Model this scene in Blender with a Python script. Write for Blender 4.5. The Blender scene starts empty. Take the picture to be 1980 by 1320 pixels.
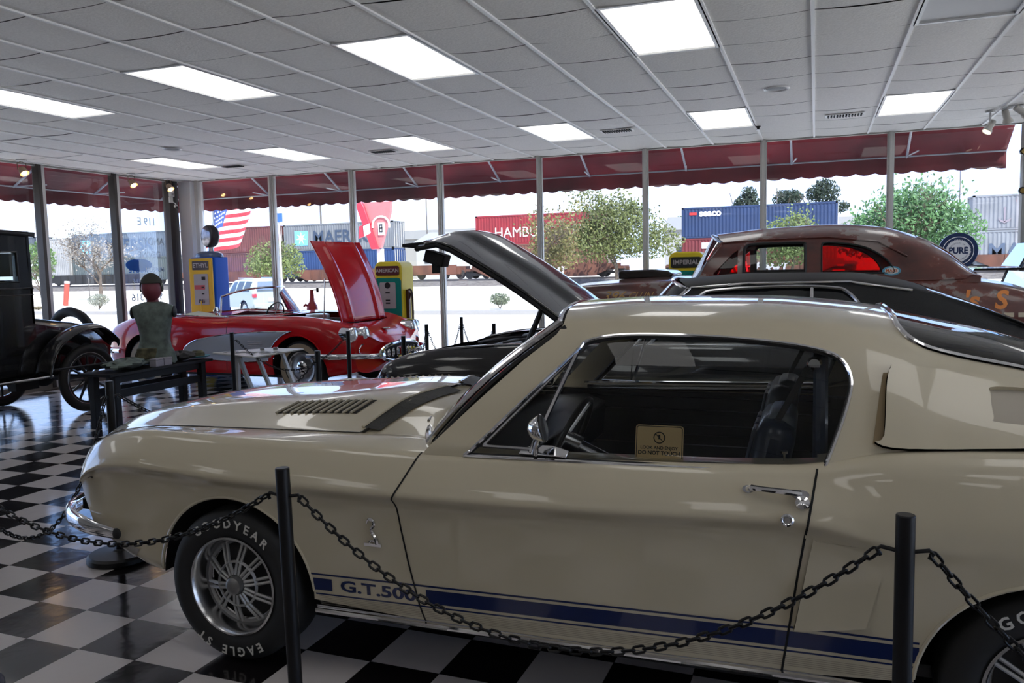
import bpy, bmesh, math, random
import numpy as np
from mathutils import Vector, Matrix, Euler
from mathutils.geometry import delaunay_2d_cdt
S = bpy.context.scene
C = S.collection
random.seed(7)
PI = math.pi

# ------------------------------------------------------------------ camera
EYE = 1.551
def make_camera():
    f, pitch, roll, yaw = 1579.1, 0.0917, -0.0221, -0.3564
    fw = Vector((math.sin(yaw) * math.cos(pitch), math.cos(yaw) * math.cos(pitch), -math.sin(pitch)))
    r0 = Vector((math.cos(yaw), -math.sin(yaw), 0))
    u0 = r0.cross(fw)
    r = math.cos(roll) * r0 + math.sin(roll) * u0
    u = -math.sin(roll) * r0 + math.cos(roll) * u0
    cd = bpy.data.cameras.new('camera')
    cd.sensor_width = 36
    cd.lens = f * 36 / 1980
    cd.clip_start = 0.05
    cd.clip_end = 2000
    co = bpy.data.objects.new('camera', cd)
    m = Matrix((r, u, -fw)).transposed().to_4x4()
    m.translation = Vector((0, 0, EYE))
    co.matrix_world = m
    C.objects.link(co)
    S.camera = co
make_camera()

# ------------------------------------------------------------------ world, sun, exposure
S.view_settings.view_transform = 'Standard'
S.view_settings.look = 'None'
S.view_settings.gamma = 1
S.view_settings.exposure = 0.62
S.view_settings.use_curve_mapping = False
S.cycles.max_bounces = 8
S.cycles.diffuse_bounces = 4
S.cycles.transparent_max_bounces = 24
S.cycles.sample_clamp_indirect = 3.0
W = bpy.data.worlds.new('sky')
S.world = W
W.use_nodes = True
nt = W.node_tree
bg = nt.nodes['Background']
tc = nt.nodes.new('ShaderNodeTexCoord')
sp = nt.nodes.new('ShaderNodeSeparateXYZ')
nt.links.new(tc.outputs['Generated'], sp.inputs[0])
rp = nt.nodes.new('ShaderNodeValToRGB')
rp.color_ramp.elements[0].position = 0.0
rp.color_ramp.elements[0].color = (0.42, 0.52, 0.74, 1)
rp.color_ramp.elements[1].position = 0.9
rp.color_ramp.elements[1].color = (0.06, 0.16, 0.42, 1)
e = rp.color_ramp.elements.new(0.22)
e.color = (0.26, 0.44, 0.86, 1)
nt.links.new(sp.outputs[2], rp.inputs[0])
nz = nt.nodes.new('ShaderNodeTexNoise')
nz.inputs['Scale'].default_value = 3.2
nz.inputs['Detail'].default_value = 6
nt.links.new(tc.outputs['Generated'], nz.inputs['Vector'])
cr = nt.nodes.new('ShaderNodeValToRGB')
cr.color_ramp.elements[0].position = 0.44
cr.color_ramp.elements[1].position = 0.62
nt.links.new(nz.outputs['Fac'], cr.inputs[0])
mxw = nt.nodes.new('ShaderNodeMix')
mxw.data_type = 'RGBA'
nt.links.new(cr.outputs[0], mxw.inputs[0])
nt.links.new(rp.outputs[0], mxw.inputs[6])
mxw.inputs[7].default_value = (0.44, 0.50, 0.62, 1)
nt.links.new(mxw.outputs[2], bg.inputs['Color'])
bg.inputs['Strength'].default_value = 2.5
sun = bpy.data.lights.new('sun', 'SUN')
sun.energy = 8.5
sun.angle = 0.01
sun.color = (1, 0.96, 0.9)
so = bpy.data.objects.new('sun', sun)
so.rotation_euler = (math.radians(38), 0, math.radians(50))   # high, from behind the building and from the right
C.objects.link(so)

# ------------------------------------------------------------------ materials
MATS = {}
def mat(name, col=(0.5, 0.5, 0.5), rough=0.5, metal=0.0, coat=0.0, emit=None, es=1.0, noise=0.0, nscale=8.0, bump=0.0, spec=0.5, trans=0.0, alpha=1.0):
    if name in MATS:
        return MATS[name]
    m = bpy.data.materials.new(name)
    m.use_nodes = True
    n = m.node_tree
    b = n.nodes['Principled BSDF']
    b.inputs['Base Color'].default_value = (*col, 1)
    b.inputs['Roughness'].default_value = rough
    b.inputs['Metallic'].default_value = metal
    b.inputs['Coat Weight'].default_value = coat
    b.inputs['Coat Roughness'].default_value = 0.03
    b.inputs['Specular IOR Level'].default_value = spec
    b.inputs['Transmission Weight'].default_value = trans
    b.inputs['Alpha'].default_value = alpha
    if emit:
        b.inputs['Emission Color'].default_value = (*emit, 1)
        b.inputs['Emission Strength'].default_value = es
    if noise or bump:
        t = n.nodes.new('ShaderNodeTexCoord')
        z = n.nodes.new('ShaderNodeTexNoise')
        z.inputs['Scale'].default_value = nscale
        z.inputs['Detail'].default_value = 5
        n.links.new(t.outputs['Object'], z.inputs['Vector'])
        if noise:
            r = n.nodes.new('ShaderNodeValToRGB')
            a = tuple(max(0, c * (1 - noise)) for c in col)
            c2 = tuple(min(1, c * (1 + noise)) for c in col)
            r.color_ramp.elements[0].color = (*a, 1)
            r.color_ramp.elements[0].position = 0.35
            r.color_ramp.elements[1].color = (*c2, 1)
            r.color_ramp.elements[1].position = 0.65
            n.links.new(z.outputs['Fac'], r.inputs[0])
            n.links.new(r.outputs[0], b.inputs['Base Color'])
        if bump:
            u = n.nodes.new('ShaderNodeBump')
            u.inputs['Strength'].default_value = bump
            u.inputs['Distance'].default_value = 0.01
            n.links.new(z.outputs['Fac'], u.inputs['Height'])
            n.links.new(u.outputs[0], b.inputs['Normal'])
    MATS[name] = m
    return m

def glass_mat(name, tint=(1, 1, 1), ior=1.45, rough=0.0, dirt=0.0):
    if name in MATS:
        return MATS[name]
    m = bpy.data.materials.new(name)
    m.use_nodes = True
    n = m.node_tree
    n.nodes.remove(n.nodes['Principled BSDF'])
    out = n.nodes['Material Output']
    tr = n.nodes.new('ShaderNodeBsdfTransparent')
    tr.inputs[0].default_value = (*tint, 1)
    gl = n.nodes.new('ShaderNodeBsdfGlossy')
    gl.inputs['Roughness'].default_value = rough
    fr = n.nodes.new('ShaderNodeFresnel')
    fr.inputs[0].default_value = ior
    mx = n.nodes.new('ShaderNodeMixShader')
    n.links.new(fr.outputs[0], mx.inputs[0])
    n.links.new(tr.outputs[0], mx.inputs[1])
    n.links.new(gl.outputs[0], mx.inputs[2])
    last = mx
    if dirt:
        df = n.nodes.new('ShaderNodeBsdfDiffuse')
        df.inputs[0].default_value = (0.8, 0.85, 0.9, 1)
        m2 = n.nodes.new('ShaderNodeMixShader')
        m2.inputs[0].default_value = dirt
        n.links.new(mx.outputs[0], m2.inputs[1])
        n.links.new(df.outputs[0], m2.inputs[2])
        last = m2
    n.links.new(last.outputs[0], out.inputs[0])
    MATS[name] = m
    return m

chrome = mat('chrome', (0.78, 0.78, 0.80), 0.07, 1.0)
chrome_dull = mat('worn_chrome', (0.55, 0.55, 0.57), 0.22, 1.0)
black_gloss = mat('black_gloss_paint', (0.006, 0.006, 0.007), 0.12, 0, 1.0)
black_metal = mat('black_post_metal', (0.006, 0.006, 0.007), 0.38, 0, 0.0, spec=0.35)
black_matt = mat('black_matt', (0.01, 0.01, 0.011), 0.7)
rubber = mat('rubber', (0.014, 0.014, 0.014), 0.65)
white_letter = mat('white_lettering', (0.62, 0.60, 0.55), 0.6)
aluminium = mat('aluminium', (0.55, 0.55, 0.56), 0.3, 1.0)
cream = mat('cream_paint', (0.60, 0.53, 0.385), 0.25, 0, 1.0)
seam_m = mat('shut_line', (0.008, 0.008, 0.008), 0.8)
carglass = glass_mat('car_glass', (0.82, 0.86, 0.86), 1.5)
shopglass = glass_mat('window_glass', (0.95, 0.97, 0.98), 1.35, 0.0, 0.012)
white_p = mat('white_paint', (0.7, 0.7, 0.68), 0.4)

# ------------------------------------------------------------------ object helpers
def tag(o, label=None, cat=None, group=None, kind=None):
    if label: o['label'] = label
    if cat: o['category'] = cat
    if group: o['group'] = group
    if kind: o['kind'] = kind
    return o
def empty(name, loc=(0, 0, 0), rz=0.0, label=None, cat=None, group=None):
    o = bpy.data.objects.new(name, None)
    o.empty_display_size = 0.1
    o.location = loc
    o.rotation_euler = (0, 0, rz)
    C.objects.link(o)
    return tag(o, label, cat, group)
def copy_tree(o, parent=None):
    c = o.copy()
    C.objects.link(c)
    if parent: c.parent = parent
    for ch in list(o.children):
        copy_tree(ch, c)
    return c

class MB:
    def __init__(s):
        s.v = []; s.f = []; s.n = None; s.mi = []; s.cur = 0
    def add(s, vs, fs):
        b = len(s.v)
        s.v += [tuple(map(float, v)) for v in vs]
        s.f += [tuple(i + b for i in f) for f in fs]
        s.mi += [s.cur] * len(fs)
        return s
    def box(s, c, d, rot=None):
        hx, hy, hz = d[0] / 2, d[1] / 2, d[2] / 2
        p = [Vector((x, y, z)) for x in (-hx, hx) for y in (-hy, hy) for z in (-hz, hz)]
        if rot is not None:
            R = rot if isinstance(rot, Matrix) else Euler(rot).to_matrix()
            p = [R @ q for q in p]
        c = Vector(c)
        return s.add([q + c for q in p], [(0, 1, 3, 2), (4, 6, 7, 5), (0, 4, 5, 1), (2, 3, 7, 6), (0, 2, 6, 4), (1, 5, 7, 3)])
    def hexa(s, p):   # 8 corners: bottom 4 then top 4, both in the same turn
        return s.add(p, [(3, 2, 1, 0), (4, 5, 6, 7), (0, 1, 5, 4), (1, 2, 6, 5), (2, 3, 7, 6), (3, 0, 4, 7)])
    def cyl(s, a, b, r, r2=None, n=16, cap=True):
        a = Vector(a); b = Vector(b); r2 = r if r2 is None else r2
        d = (b - a).normalized()
        t = Vector((0, 0, 1)) if abs(d.z) < 0.9 else Vector((1, 0, 0))
        u = d.cross(t).normalized(); w = d.cross(u)
        vs = []
        for q, rr in ((a, r), (b, r2)):
            for i in range(n):
                an = 2 * PI * i / n
                vs.append(q + u * rr * math.cos(an) + w * rr * math.sin(an))
        fs = [(i, (i + 1) % n, n + (i + 1) % n, n + i) for i in range(n)]
        if cap:
            fs += [tuple(range(n - 1, -1, -1)), tuple(range(n, 2 * n))]
        return s.add(vs, fs)
    def tube(s, path, r, n=8, closed=False, cap=True, flat=1.0, up=None):
        P = [Vector(p) for p in path]
        m = len(P)
        rr = r if isinstance(r, (list, tuple)) else [r] * m
        vs = []
        prev = None
        for i in range(m):
            if closed: d = P[(i + 1) % m] - P[i - 1]
            else: d = P[min(i + 1, m - 1)] - P[max(i - 1, 0)]
            d.normalize()
            if up is not None:
                u = Vector(up) - d * Vector(up).dot(d)
                u.normalize()
            elif prev is None:
                t = Vector((0, 0, 1)) if abs(d.z) < 0.9 else Vector((1, 0, 0))
                u = d.cross(t).normalized()
            else:
                u = (prev - d * prev.dot(d)).normalized()
            prev = u
            w = d.cross(u)
            for k in range(n):
                an = 2 * PI * k / n
                vs.append(P[i] + u * rr[i] * math.cos(an) * flat + w * rr[i] * math.sin(an))
        fs = []
        for i in range(m if closed else m - 1):
            j = (i + 1) % m
            for k in range(n):
                l = (k + 1) % n
                fs.append((i * n + k, i * n + l, j * n + l, j * n + k))
        if cap and not closed:
            fs += [tuple(range(n - 1, -1, -1)), tuple((m - 1) * n + k for k in range(n))]
        return s.add(vs, fs)
    def lathe(s, prof, M=None, n=32, cap=False):
        """prof: (r, h); axis local z; M places it"""
        M = M or Matrix()
        vs = []
        for r, h in prof:
            for k in range(n):
                an = 2 * PI * k / n
                vs.append(M @ Vector((r * math.cos(an), r * math.sin(an), h)))
        fs = []
        for i in range(len(prof) - 1):
            for k in range(n):
                l = (k + 1) % n
                fs.append((i * n + k, i * n + l, (i + 1) * n + l, (i + 1) * n + k))
        if cap:
            fs += [tuple(range(n - 1, -1, -1)), tuple((len(prof) - 1) * n + k for k in range(n))]
        return s.add(vs, fs)
    def prism(s, poly, h0, h1, M=None):
        M = M or Matrix()
        n = len(poly)
        vs = [M @ Vector((x, y, h)) for h in (h0, h1) for x, y in poly]
        fs = [(i, (i + 1) % n, n + (i + 1) % n, n + i) for i in range(n)]
        fs += [tuple(range(n - 1, -1, -1)), tuple(range(n, 2 * n))]
        return s.add(vs, fs)
    def sphere(s, c, r, n=16, m=10, M=None):
        r = (r, r, r) if not isinstance(r, (tuple, list)) else r
        M = M or Matrix()
        vs = []
        for i in range(m + 1):
            th = PI * i / m
            for k in range(n):
                ph = 2 * PI * k / n
                q = M @ Vector((r[0] * math.sin(th) * math.cos(ph), r[1] * math.sin(th) * math.sin(ph), r[2] * math.cos(th)))
                vs.append(q + Vector(c))
        fs = [(i * n + k, (i + 1) * n + k, (i + 1) * n + (k + 1) % n, i * n + (k + 1) % n) for i in range(m) for k in range(n)]
        return s.add(vs, fs)
    def grid(s, fn, us, vs_, flip=False):
        pts = [fn(u, v) for v in vs_ for u in us]
        nu = len(us)
        fs = []
        for j in range(len(vs_) - 1):
            for i in range(nu - 1):
                q = (j * nu + i, j * nu + i + 1, (j + 1) * nu + i + 1, (j + 1) * nu + i)
                fs.append(q[::-1] if flip else q)
        return s.add(pts, fs)
    def quad(s, *p):
        return s.add(p, [tuple(range(len(p)))])

def obj(name, mb, m, parent=None, smooth=30, bevel=0, thick=0, sub=0, kind=None):
    me = bpy.data.meshes.new(name)
    me.from_pydata(mb.v, [], mb.f)
    ms = m if isinstance(m, (list, tuple)) else [m]
    for q in ms: me.materials.append(q)
    if len(ms) > 1:
        me.polygons.foreach_set('material_index', mb.mi)
    bm = bmesh.new(); bm.from_mesh(me)
    bmesh.ops.remove_doubles(bm, verts=bm.verts, dist=1e-5)
    if not getattr(mb, 'keep', False):
        bmesh.ops.recalc_face_normals(bm, faces=bm.faces)
    bm.to_mesh(me); bm.free()
    if smooth:
        me.shade_smooth()
        me.set_sharp_from_angle(angle=math.radians(smooth))
    o = bpy.data.objects.new(name, me)
    C.objects.link(o)
    if parent: o.parent = parent
    if thick:
        q = o.modifiers.new('solid', 'SOLIDIFY'); q.thickness = thick; q.offset = -1
    if bevel:
        q = o.modifiers.new('bev', 'BEVEL'); q.width = bevel; q.segments = 2; q.limit_method = 'ANGLE'
    if sub:
        q = o.modifiers.new('sub', 'SUBSURF'); q.levels = sub; q.render_levels = sub
    if kind: o['kind'] = kind
    return o
def struct(name, mb, m, **k):
    return obj(name, mb, m, kind='structure', **k)

def text_mesh(s, size=0.1, ext=0.0, bold=0.0, align='CENTER', shear=0.0, sx=1.0, res=3):
    """returns (verts, faces) of lettering in the xy plane, centred on its height"""
    cu = bpy.data.curves.new('lettering', 'FONT')
    cu.body = s; cu.size = size; cu.extrude = ext; cu.offset = bold
    cu.align_x = align; cu.align_y = 'CENTER'; cu.shear = shear; cu.resolution_u = res
    o = bpy.data.objects.new('lettering', cu)
    C.objects.link(o)
    dg = bpy.context.evaluated_depsgraph_get()
    me = bpy.data.meshes.new_from_object(o.evaluated_get(dg))
    vs = [(v.co.x * sx, v.co.y, v.co.z) for v in me.vertices]
    fs = [tuple(p.vertices) for p in me.polygons]
    bpy.data.objects.remove(o); bpy.data.meshes.remove(me); bpy.data.curves.remove(cu)
    return vs, fs
def add_text(mb, s, M, size=0.1, fn=None, **k):
    vs, fs = text_mesh(s, size, **k)
    if fn: mb.add([fn(v) for v in vs], fs)
    else: mb.add([M @ Vector(v) for v in vs], fs)
    return mb
def frame(o, xd, yd):
    """matrix whose x and y axes lie along xd, yd (lettering plane) at o"""
    x = Vector(xd).normalized(); y = Vector(yd).normalized(); z = x.cross(y)
    m = Matrix((x, y, z)).transposed().to_4x4(); m.translation = Vector(o)
    return m
def T(x=0, y=0, z=0): return Matrix.Translation((x, y, z))
def RX(a): return Matrix.Rotation(a, 4, 'X')
def RY(a): return Matrix.Rotation(a, 4, 'Y')
def RZ(a): return Matrix.Rotation(a, 4, 'Z')
def smoothpath(pts, n=8, closed=False):
    """Catmull-Rom through points"""
    P = [Vector(p) for p in pts]; m = len(P); out = []
    for i in range(m if closed else m - 1):
        if closed: a, b, c, d = P[i - 1], P[i], P[(i + 1) % m], P[(i + 2) % m]
        else: a, b, c, d = P[max(i - 1, 0)], P[i], P[i + 1], P[min(i + 2, m - 1)]
        for k in range(n):
            t = k / n
            out.append(0.5 * ((2 * b) + (c - a) * t + (2 * a - 5 * b + 4 * c - d) * t * t + (3 * b - a - 3 * c + d) * t ** 3))
    if not closed: out.append(P[-1])
    return out
# ================================================================== the room
CEIL = 3.06
FY = 11.0         # front window wall
LX = -9.95        # left window wall
BACK, RIGHT = -6.0, 5.0
def floor_mat():
    m = bpy.data.materials.new('checker_floor'); m.use_nodes = True
    n = m.node_tree; b = n.nodes['Principled BSDF']
    t = n.nodes.new('ShaderNodeTexCoord'); mp = n.nodes.new('ShaderNodeMapping')
    mp.vector_type = 'TEXTURE'
    mp.inputs['Location'].default_value = (-3.471, 2.7528, -0.15)
    mp.inputs['Rotation'].default_value = (0, 0, -0.020)
    mp.inputs['Scale'].default_value = (0.3048, 0.3048, 0.3048)
    n.links.new(t.outputs['Object'], mp.inputs[0])
    ck = n.nodes.new('ShaderNodeTexChecker'); ck.inputs['Scale'].default_value = 1.0
    ck.inputs['Color1'].default_value = (0.009, 0.007, 0.008, 1)
    ck.inputs['Color2'].default_value = (0.58, 0.53, 0.51, 1)
    n.links.new(mp.outputs[0], ck.inputs['Vector'])
    nz = n.nodes.new('ShaderNodeTexNoise'); nz.inputs['Scale'].default_value = 1.3; nz.inputs['Detail'].default_value = 4
    n.links.new(t.outputs['Object'], nz.inputs['Vector'])
    rr = n.nodes.new('ShaderNodeMapRange'); rr.inputs[3].default_value = 0.06; rr.inputs[4].default_value = 0.20
    n.links.new(nz.outputs['Fac'], rr.inputs[0]); n.links.new(rr.outputs[0], b.inputs['Roughness'])
    # fine waviness of wax and laid tiles
    n2 = n.nodes.new('ShaderNodeTexNoise'); n2.inputs['Scale'].default_value = 9; n2.inputs['Detail'].default_value = 2
    n.links.new(t.outputs['Object'], n2.inputs['Vector'])
    # joints between the tiles
    br = n.nodes.new('ShaderNodeTexBrick'); br.offset = 0; br.inputs['Scale'].default_value = 1.0
    br.inputs['Brick Width'].default_value = 1.0; br.inputs['Row Height'].default_value = 1.0
    br.inputs['Mortar Size'].default_value = 0.006; br.inputs['Color1'].default_value = (1, 1, 1, 1); br.inputs['Color2'].default_value = (1, 1, 1, 1)
    br.inputs['Mortar'].default_value = (0.15, 0.15, 0.15, 1)
    n.links.new(mp.outputs[0], br.inputs['Vector'])
    mx = n.nodes.new('ShaderNodeMix'); mx.data_type = 'RGBA'; mx.blend_type = 'MULTIPLY'; mx.inputs[0].default_value = 1
    n.links.new(ck.outputs[0], mx.inputs[6]); n.links.new(br.outputs[0], mx.inputs[7])
    n.links.new(mx.outputs[2], b.inputs['Base Color'])
    bp = n.nodes.new('ShaderNodeBump'); bp.inputs['Strength'].default_value = 0.12; bp.inputs['Distance'].default_value = 0.012
    n.links.new(n2.outputs['Fac'], bp.inputs['Height']); n.links.new(bp.outputs[0], b.inputs['Normal'])
    b.inputs['Specular IOR Level'].default_value = 0.6
    return m
struct('floor', MB().box(((LX + RIGHT) / 2, (FY + BACK) / 2, -0.05), (RIGHT - LX + 0.2, FY - BACK + 0.2, 0.1)), floor_mat())

# ceiling: sagging mineral tiles between T-bars, holes where the fixtures sit
GX, GY, G = -0.644, 5.479, 0.61
CI = range(-15, 16); CJ = range(-19, 9)
LIGHTS = [(3 * k - 1, r) for k in range(-4, 5) for r in (-1, 5)] + [(3 * k - 1, r) for k in range(-4, 5) for r in (-7, -13, -18)]
taken = {(i, j) for i, r in LIGHTS for j in (r, r + 1)}
VENTS = [(-3, 6), (1, 6), (-6, 6), (-9, 6)]
cb = MB(); rnd = random.Random(3)
for i in CI:
    for j in CJ:
        if (i, j) in taken: continue
        x0, y0 = GX + i * G, GY + j * G
        if x0 + G < LX or y0 > FY or x0 > RIGHT: continue
        sag = 0.008 + 0.007 * rnd.random()
        xs = [max(x0 + 0.006 + (G - 0.012) * k / 6, LX) for k in range(7)]
        ya, yb = y0 + 0.002, min(y0 + G - (0.010 if j % 2 else 0.006), FY)
        def z(x): 
            t = (x - x0) / G
            return CEIL + 0.010 - sag * 4 * t * (1 - t)
        cb.grid(lambda u, v: (u, v, z(u)), xs, [ya, yb], True)
tile_m = mat('ceiling_tile', (0.86, 0.845, 0.82), 0.85, noise=0.04, nscale=60, bump=0.3)
struct('ceiling', cb, tile_m, smooth=20)
struct('trim_1', MB().box(((LX + RIGHT) / 2, (FY + BACK) / 2, CEIL + 0.10), (RIGHT - LX + 0.6, FY - BACK + 0.6, 0.08)), mat('gap_shade_board', (0.04, 0.04, 0.04), 0.9))  # dark sheet above the tiles, its colour stands for shade in the gaps
tb = MB()
for i in range(-16, 17):
    x = GX + i * G
    if LX < x < RIGHT: tb.box((x, (FY + BACK) / 2, CEIL + 0.002), (0.024, FY - BACK, 0.012))
struct('trim_2', tb, mat('ceiling_bar', (0.85, 0.85, 0.84), 0.5))
tb = MB().box((LX + 0.015, (FY + BACK) / 2, CEIL), (0.03, FY - BACK, 0.03)).box(((LX + RIGHT) / 2, FY - 0.015, CEIL), (RIGHT - LX, 0.03, 0.03))
struct('trim_3', tb, mat('ceiling_edge', (0.5, 0.49, 0.46), 0.6))
diff_m = mat('lit_diffuser', (0.9, 0.9, 0.9), 0.6, emit=(1.0, 0.985, 0.95), es=1.1)
diff_off = mat('unlit_diffuser', (0.55, 0.55, 0.55), 0.5)
whitef = mat('fixture_enamel', (0.65, 0.65, 0.65), 0.4)
ORD = ['first', 'second', 'third', 'fourth', 'fifth', 'sixth', 'seventh', 'eighth', 'ninth', 'tenth']
def where(i, r):
    row = {-1: 'nearer', 5: 'farther', -7: 'overhead', -13: 'rear', -18: 'rearmost'}[r]
    return row
seen = {(-13, 5): 'ceiling light of the farther row, leftmost, nearest the window corner',
        (-10, 5): 'ceiling light of the farther row, second from left',
        (-7, 5): 'ceiling light of the farther row, third from left',
        (-4, 5): 'ceiling light of the farther row, fourth from left, above the red container',
        (-1, 5): 'ceiling light of the farther row, fifth from left, below the round speaker',
        (2, 5): 'ceiling light of the farther row, rightmost, next to the clustered spotlights',
        (-10, -1): 'ceiling light of the nearer row, leftmost, cut by the left picture edge',
        (-7, -1): 'ceiling light of the nearer row, second from left',
        (-4, -1): 'ceiling light of the nearer row, third from left',
        (-1, -1): 'ceiling light of the nearer row, rightmost and largest, at the top picture edge',
        (2, -1): 'unlit grey ceiling light panel at the top right corner'}
for i, r in LIGHTS:
    x0, y0 = GX + i * G, GY + r * G
    if x0 < LX or x0 > RIGHT - 0.7: continue
    lb = 'lit ' + seen[(i, r)] if (i, r) in seen else 'ceiling light outside the picture, %s row, %s from the left wall' % (where(i, r), ORD[(i + 13) // 3])
    if (i, r) == (2, -1): lb = seen[(i, r)]
    t = empty('ceiling_light', (x0 + G / 2, y0 + G, CEIL), 0, lb, 'ceiling light', 'recessed fluorescent lights')
    w, l = G, 2 * G
    fr = MB()
    for sx in (-1, 1): fr.box((sx * (w / 2 - 0.018), 0, 0.004), (0.03, l - 0.01, 0.016))
    for sy in (-1, 1): fr.box((0, sy * (l / 2 - 0.02), 0.004), (w - 0.07, 0.03, 0.016))
    obj('frame', fr, whitef, t)
    d = MB().box((0, 0, 0.012), (w - 0.06, l - 0.06, 0.008))
    obj('diffuser', d, diff_off if (i, r) == (2, -1) else diff_m, t)
vent_dark = mat('vent_dark', (0.015, 0.015, 0.015), 0.8)
for k, (vx, vy, ww, lb) in enumerate([(-2.12, 9.25, 0.36, 'dark slotted ceiling vent beside the fourth farther light, above the red container'),
                         (0.27, 9.42, 0.38, 'dark slotted ceiling vent at right, beside the rightmost farther light'),
                         (-5.2, 9.4, 0.34, 'dark slotted ceiling vent between the third and fourth farther lights'),
                         (-7.75, 9.65, 0.34, 'dark slotted ceiling vent farthest left of the four')]):
    t = empty('ceiling_vent', (vx, vy, CEIL - 0.004), 0, lb, 'vent', 'ceiling vents')
    obj('frame', MB().box((0, 0, -0.004), (ww, 0.17, 0.008)), whitef, t)
    sl = MB()
    for q in range(12): sl.box((-ww / 2 + 0.03 + q * (ww - 0.06) / 11, 0, -0.012), (0.016, 0.12, 0.012), (0, 0.5, 0))
    obj('slats', sl, vent_dark, t)
for vx, vy, lb in ((-0.34, 7.71, 'round ceiling speaker grille at right, among plain tiles'), (-7.31, 8.01, 'round ceiling speaker grille at left, above the leftmost farther light')):
    t = empty('ceiling_speaker', (vx, vy, CEIL - 0.004), 0, lb, 'speaker', 'round ceiling speakers')
    obj('ring', MB().lathe([(0.085, 0.0), (0.105, -0.012), (0.115, 0.0)]), whitef, t)
    obj('grille', MB().lathe([(0.0, -0.006), (0.06, -0.008), (0.088, -0.002)]), mat('speaker_mesh', (0.2, 0.2, 0.2), 0.6, noise=0.3, nscale=150), t)
t = empty('sprinkler', (-0.62, 9.72, CEIL - 0.008), 0, 'tiny dark sprinkler head on the ceiling above a window mullion', 'sprinkler')
obj('head', MB().cyl((0, 0, 0), (0, 0, -0.03), 0.03, 0.012).cyl((0, 0, -0.03), (0, 0, -0.035), 0.025), black_metal, t)

# walls behind the camera and at the right (plain), sill kerbs under the glass
wall_m = mat('back_wall_paint', (0.42, 0.40, 0.37), 0.7)
struct('wall_rear', MB().box(((LX + RIGHT) / 2, BACK, CEIL / 2), (RIGHT - LX, 0.15, CEIL + 0.2)), wall_m)
struct('wall_right', MB().box((RIGHT, (BACK - 1.0) / 2, CEIL / 2), (0.15, -1.0 - BACK, CEIL + 0.2)).box((RIGHT, FY - 0.1, CEIL / 2), (0.15, 0.3, CEIL + 0.2)), wall_m)
struct('wall_right_front', MB().box(((RIGHT + 2.55) / 2, FY + 0.02, CEIL / 2), (RIGHT - 2.55, 0.12, CEIL + 0.2)), wall_m)
struct('wall_left_rear', MB().box((LX, (BACK + 1.0) / 2, CEIL / 2), (0.12, 1.0 - BACK, CEIL + 0.2)), wall_m)
roof = MB().box(((LX + RIGHT) / 2, (FY + BACK) / 2, CEIL + 0.8), (RIGHT - LX + 0.6, FY - BACK + 0.6, 0.15))
struct('roof', roof, wall_m)
fas = MB().box(((LX + RIGHT) / 2, FY + 0.08, CEIL + 0.45), (RIGHT - LX + 0.4, 0.12, 0.75)).box((LX - 0.08, (FY + BACK) / 2, CEIL + 0.45), (0.12, FY - BACK + 0.3, 0.75))
struct('wall_front_fascia', fas, wall_m)
kerb_m = mat('sill_kerb', (0.20, 0.18, 0.16), 0.6)
k = MB().box(((LX + 2.6) / 2, FY, 0.05), (2.6 - LX, 0.12, 0.10)).box((LX, (FY + 1) / 2, 0.05), (0.12, FY - 1, 0.10))
struct('trim_4', k, kerb_m)
MX = [-9.56, -8.10, -6.64, -5.16, -3.63, -2.14, -0.634, 0.835, 2.20]
MY = [8.38, 9.66, 10.78]
mull_m = mat('mullion_aluminium', (0.58, 0.57, 0.55), 0.4, 0.35)
mull_dark = mat('mullion_bronze', (0.055, 0.047, 0.042), 0.45, 0.3)
n_ = 5
for k_, x in enumerate(MX[1:-1]):
    b = MB().box((x, FY, CEIL / 2 + 0.02), (0.055, 0.13, CEIL))
    for sx in (-1, 1): b.box((x + sx * 0.034, FY - 0.01, CEIL / 2 + 0.02), (0.012, 0.04, CEIL))
    b.box((x, FY - 0.075, CEIL / 2 + 0.02), (0.03, 0.02, CEIL))
    struct('trim_%d' % n_, b, mull_m, bevel=0.003); n_ += 1
for k_, y in enumerate([1.4, 2.7, 4.2, 5.6, 7.0] + MY[:2]):
    b = MB().box((LX, y, CEIL / 2 + 0.02), (0.13, 0.05, CEIL))
    struct('trim_%d' % n_, b, mull_m, bevel=0.003); n_ += 1
    b = MB().box((LX + 0.02, y - 0.06, CEIL / 2 + 0.02), (0.12, 0.05, CEIL))
    struct('trim_%d' % n_, b, mull_dark, bevel=0.003); n_ += 1
# corner column: bronze jamb on the left, pale boxed pier on the right
struct('trim_%d' % n_, MB().box((LX + 0.02, 10.72, CEIL / 2), (0.14, 0.09, CEIL)).box((LX + 0.0, 10.86, CEIL / 2), (0.10, 0.10, CEIL)), mull_dark, bevel=0.004); n_ += 1
struct('trim_%d' % n_, MB().box((LX + 0.20, FY - 0.02, CEIL / 2), (0.24, 0.18, CEIL)), mat('pier_paint', (0.75, 0.77, 0.79), 0.5), bevel=0.004); n_ += 1
struct('trim_%d' % n_, MB().box((LX + 0.40, FY, CEIL / 2), (0.07, 0.13, CEIL)), mull_m, bevel=0.004); n_ += 1
# right end column
struct('trim_%d' % n_, MB().box((2.27, FY - 0.06, CEIL / 2), (0.14, 0.14, CEIL)).box((2.42, FY + 0.0, CEIL / 2), (0.3, 0.16, CEIL)), mat('column_grey', (0.33, 0.34, 0.33), 0.5), bevel=0.004); n_ += 1
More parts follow.
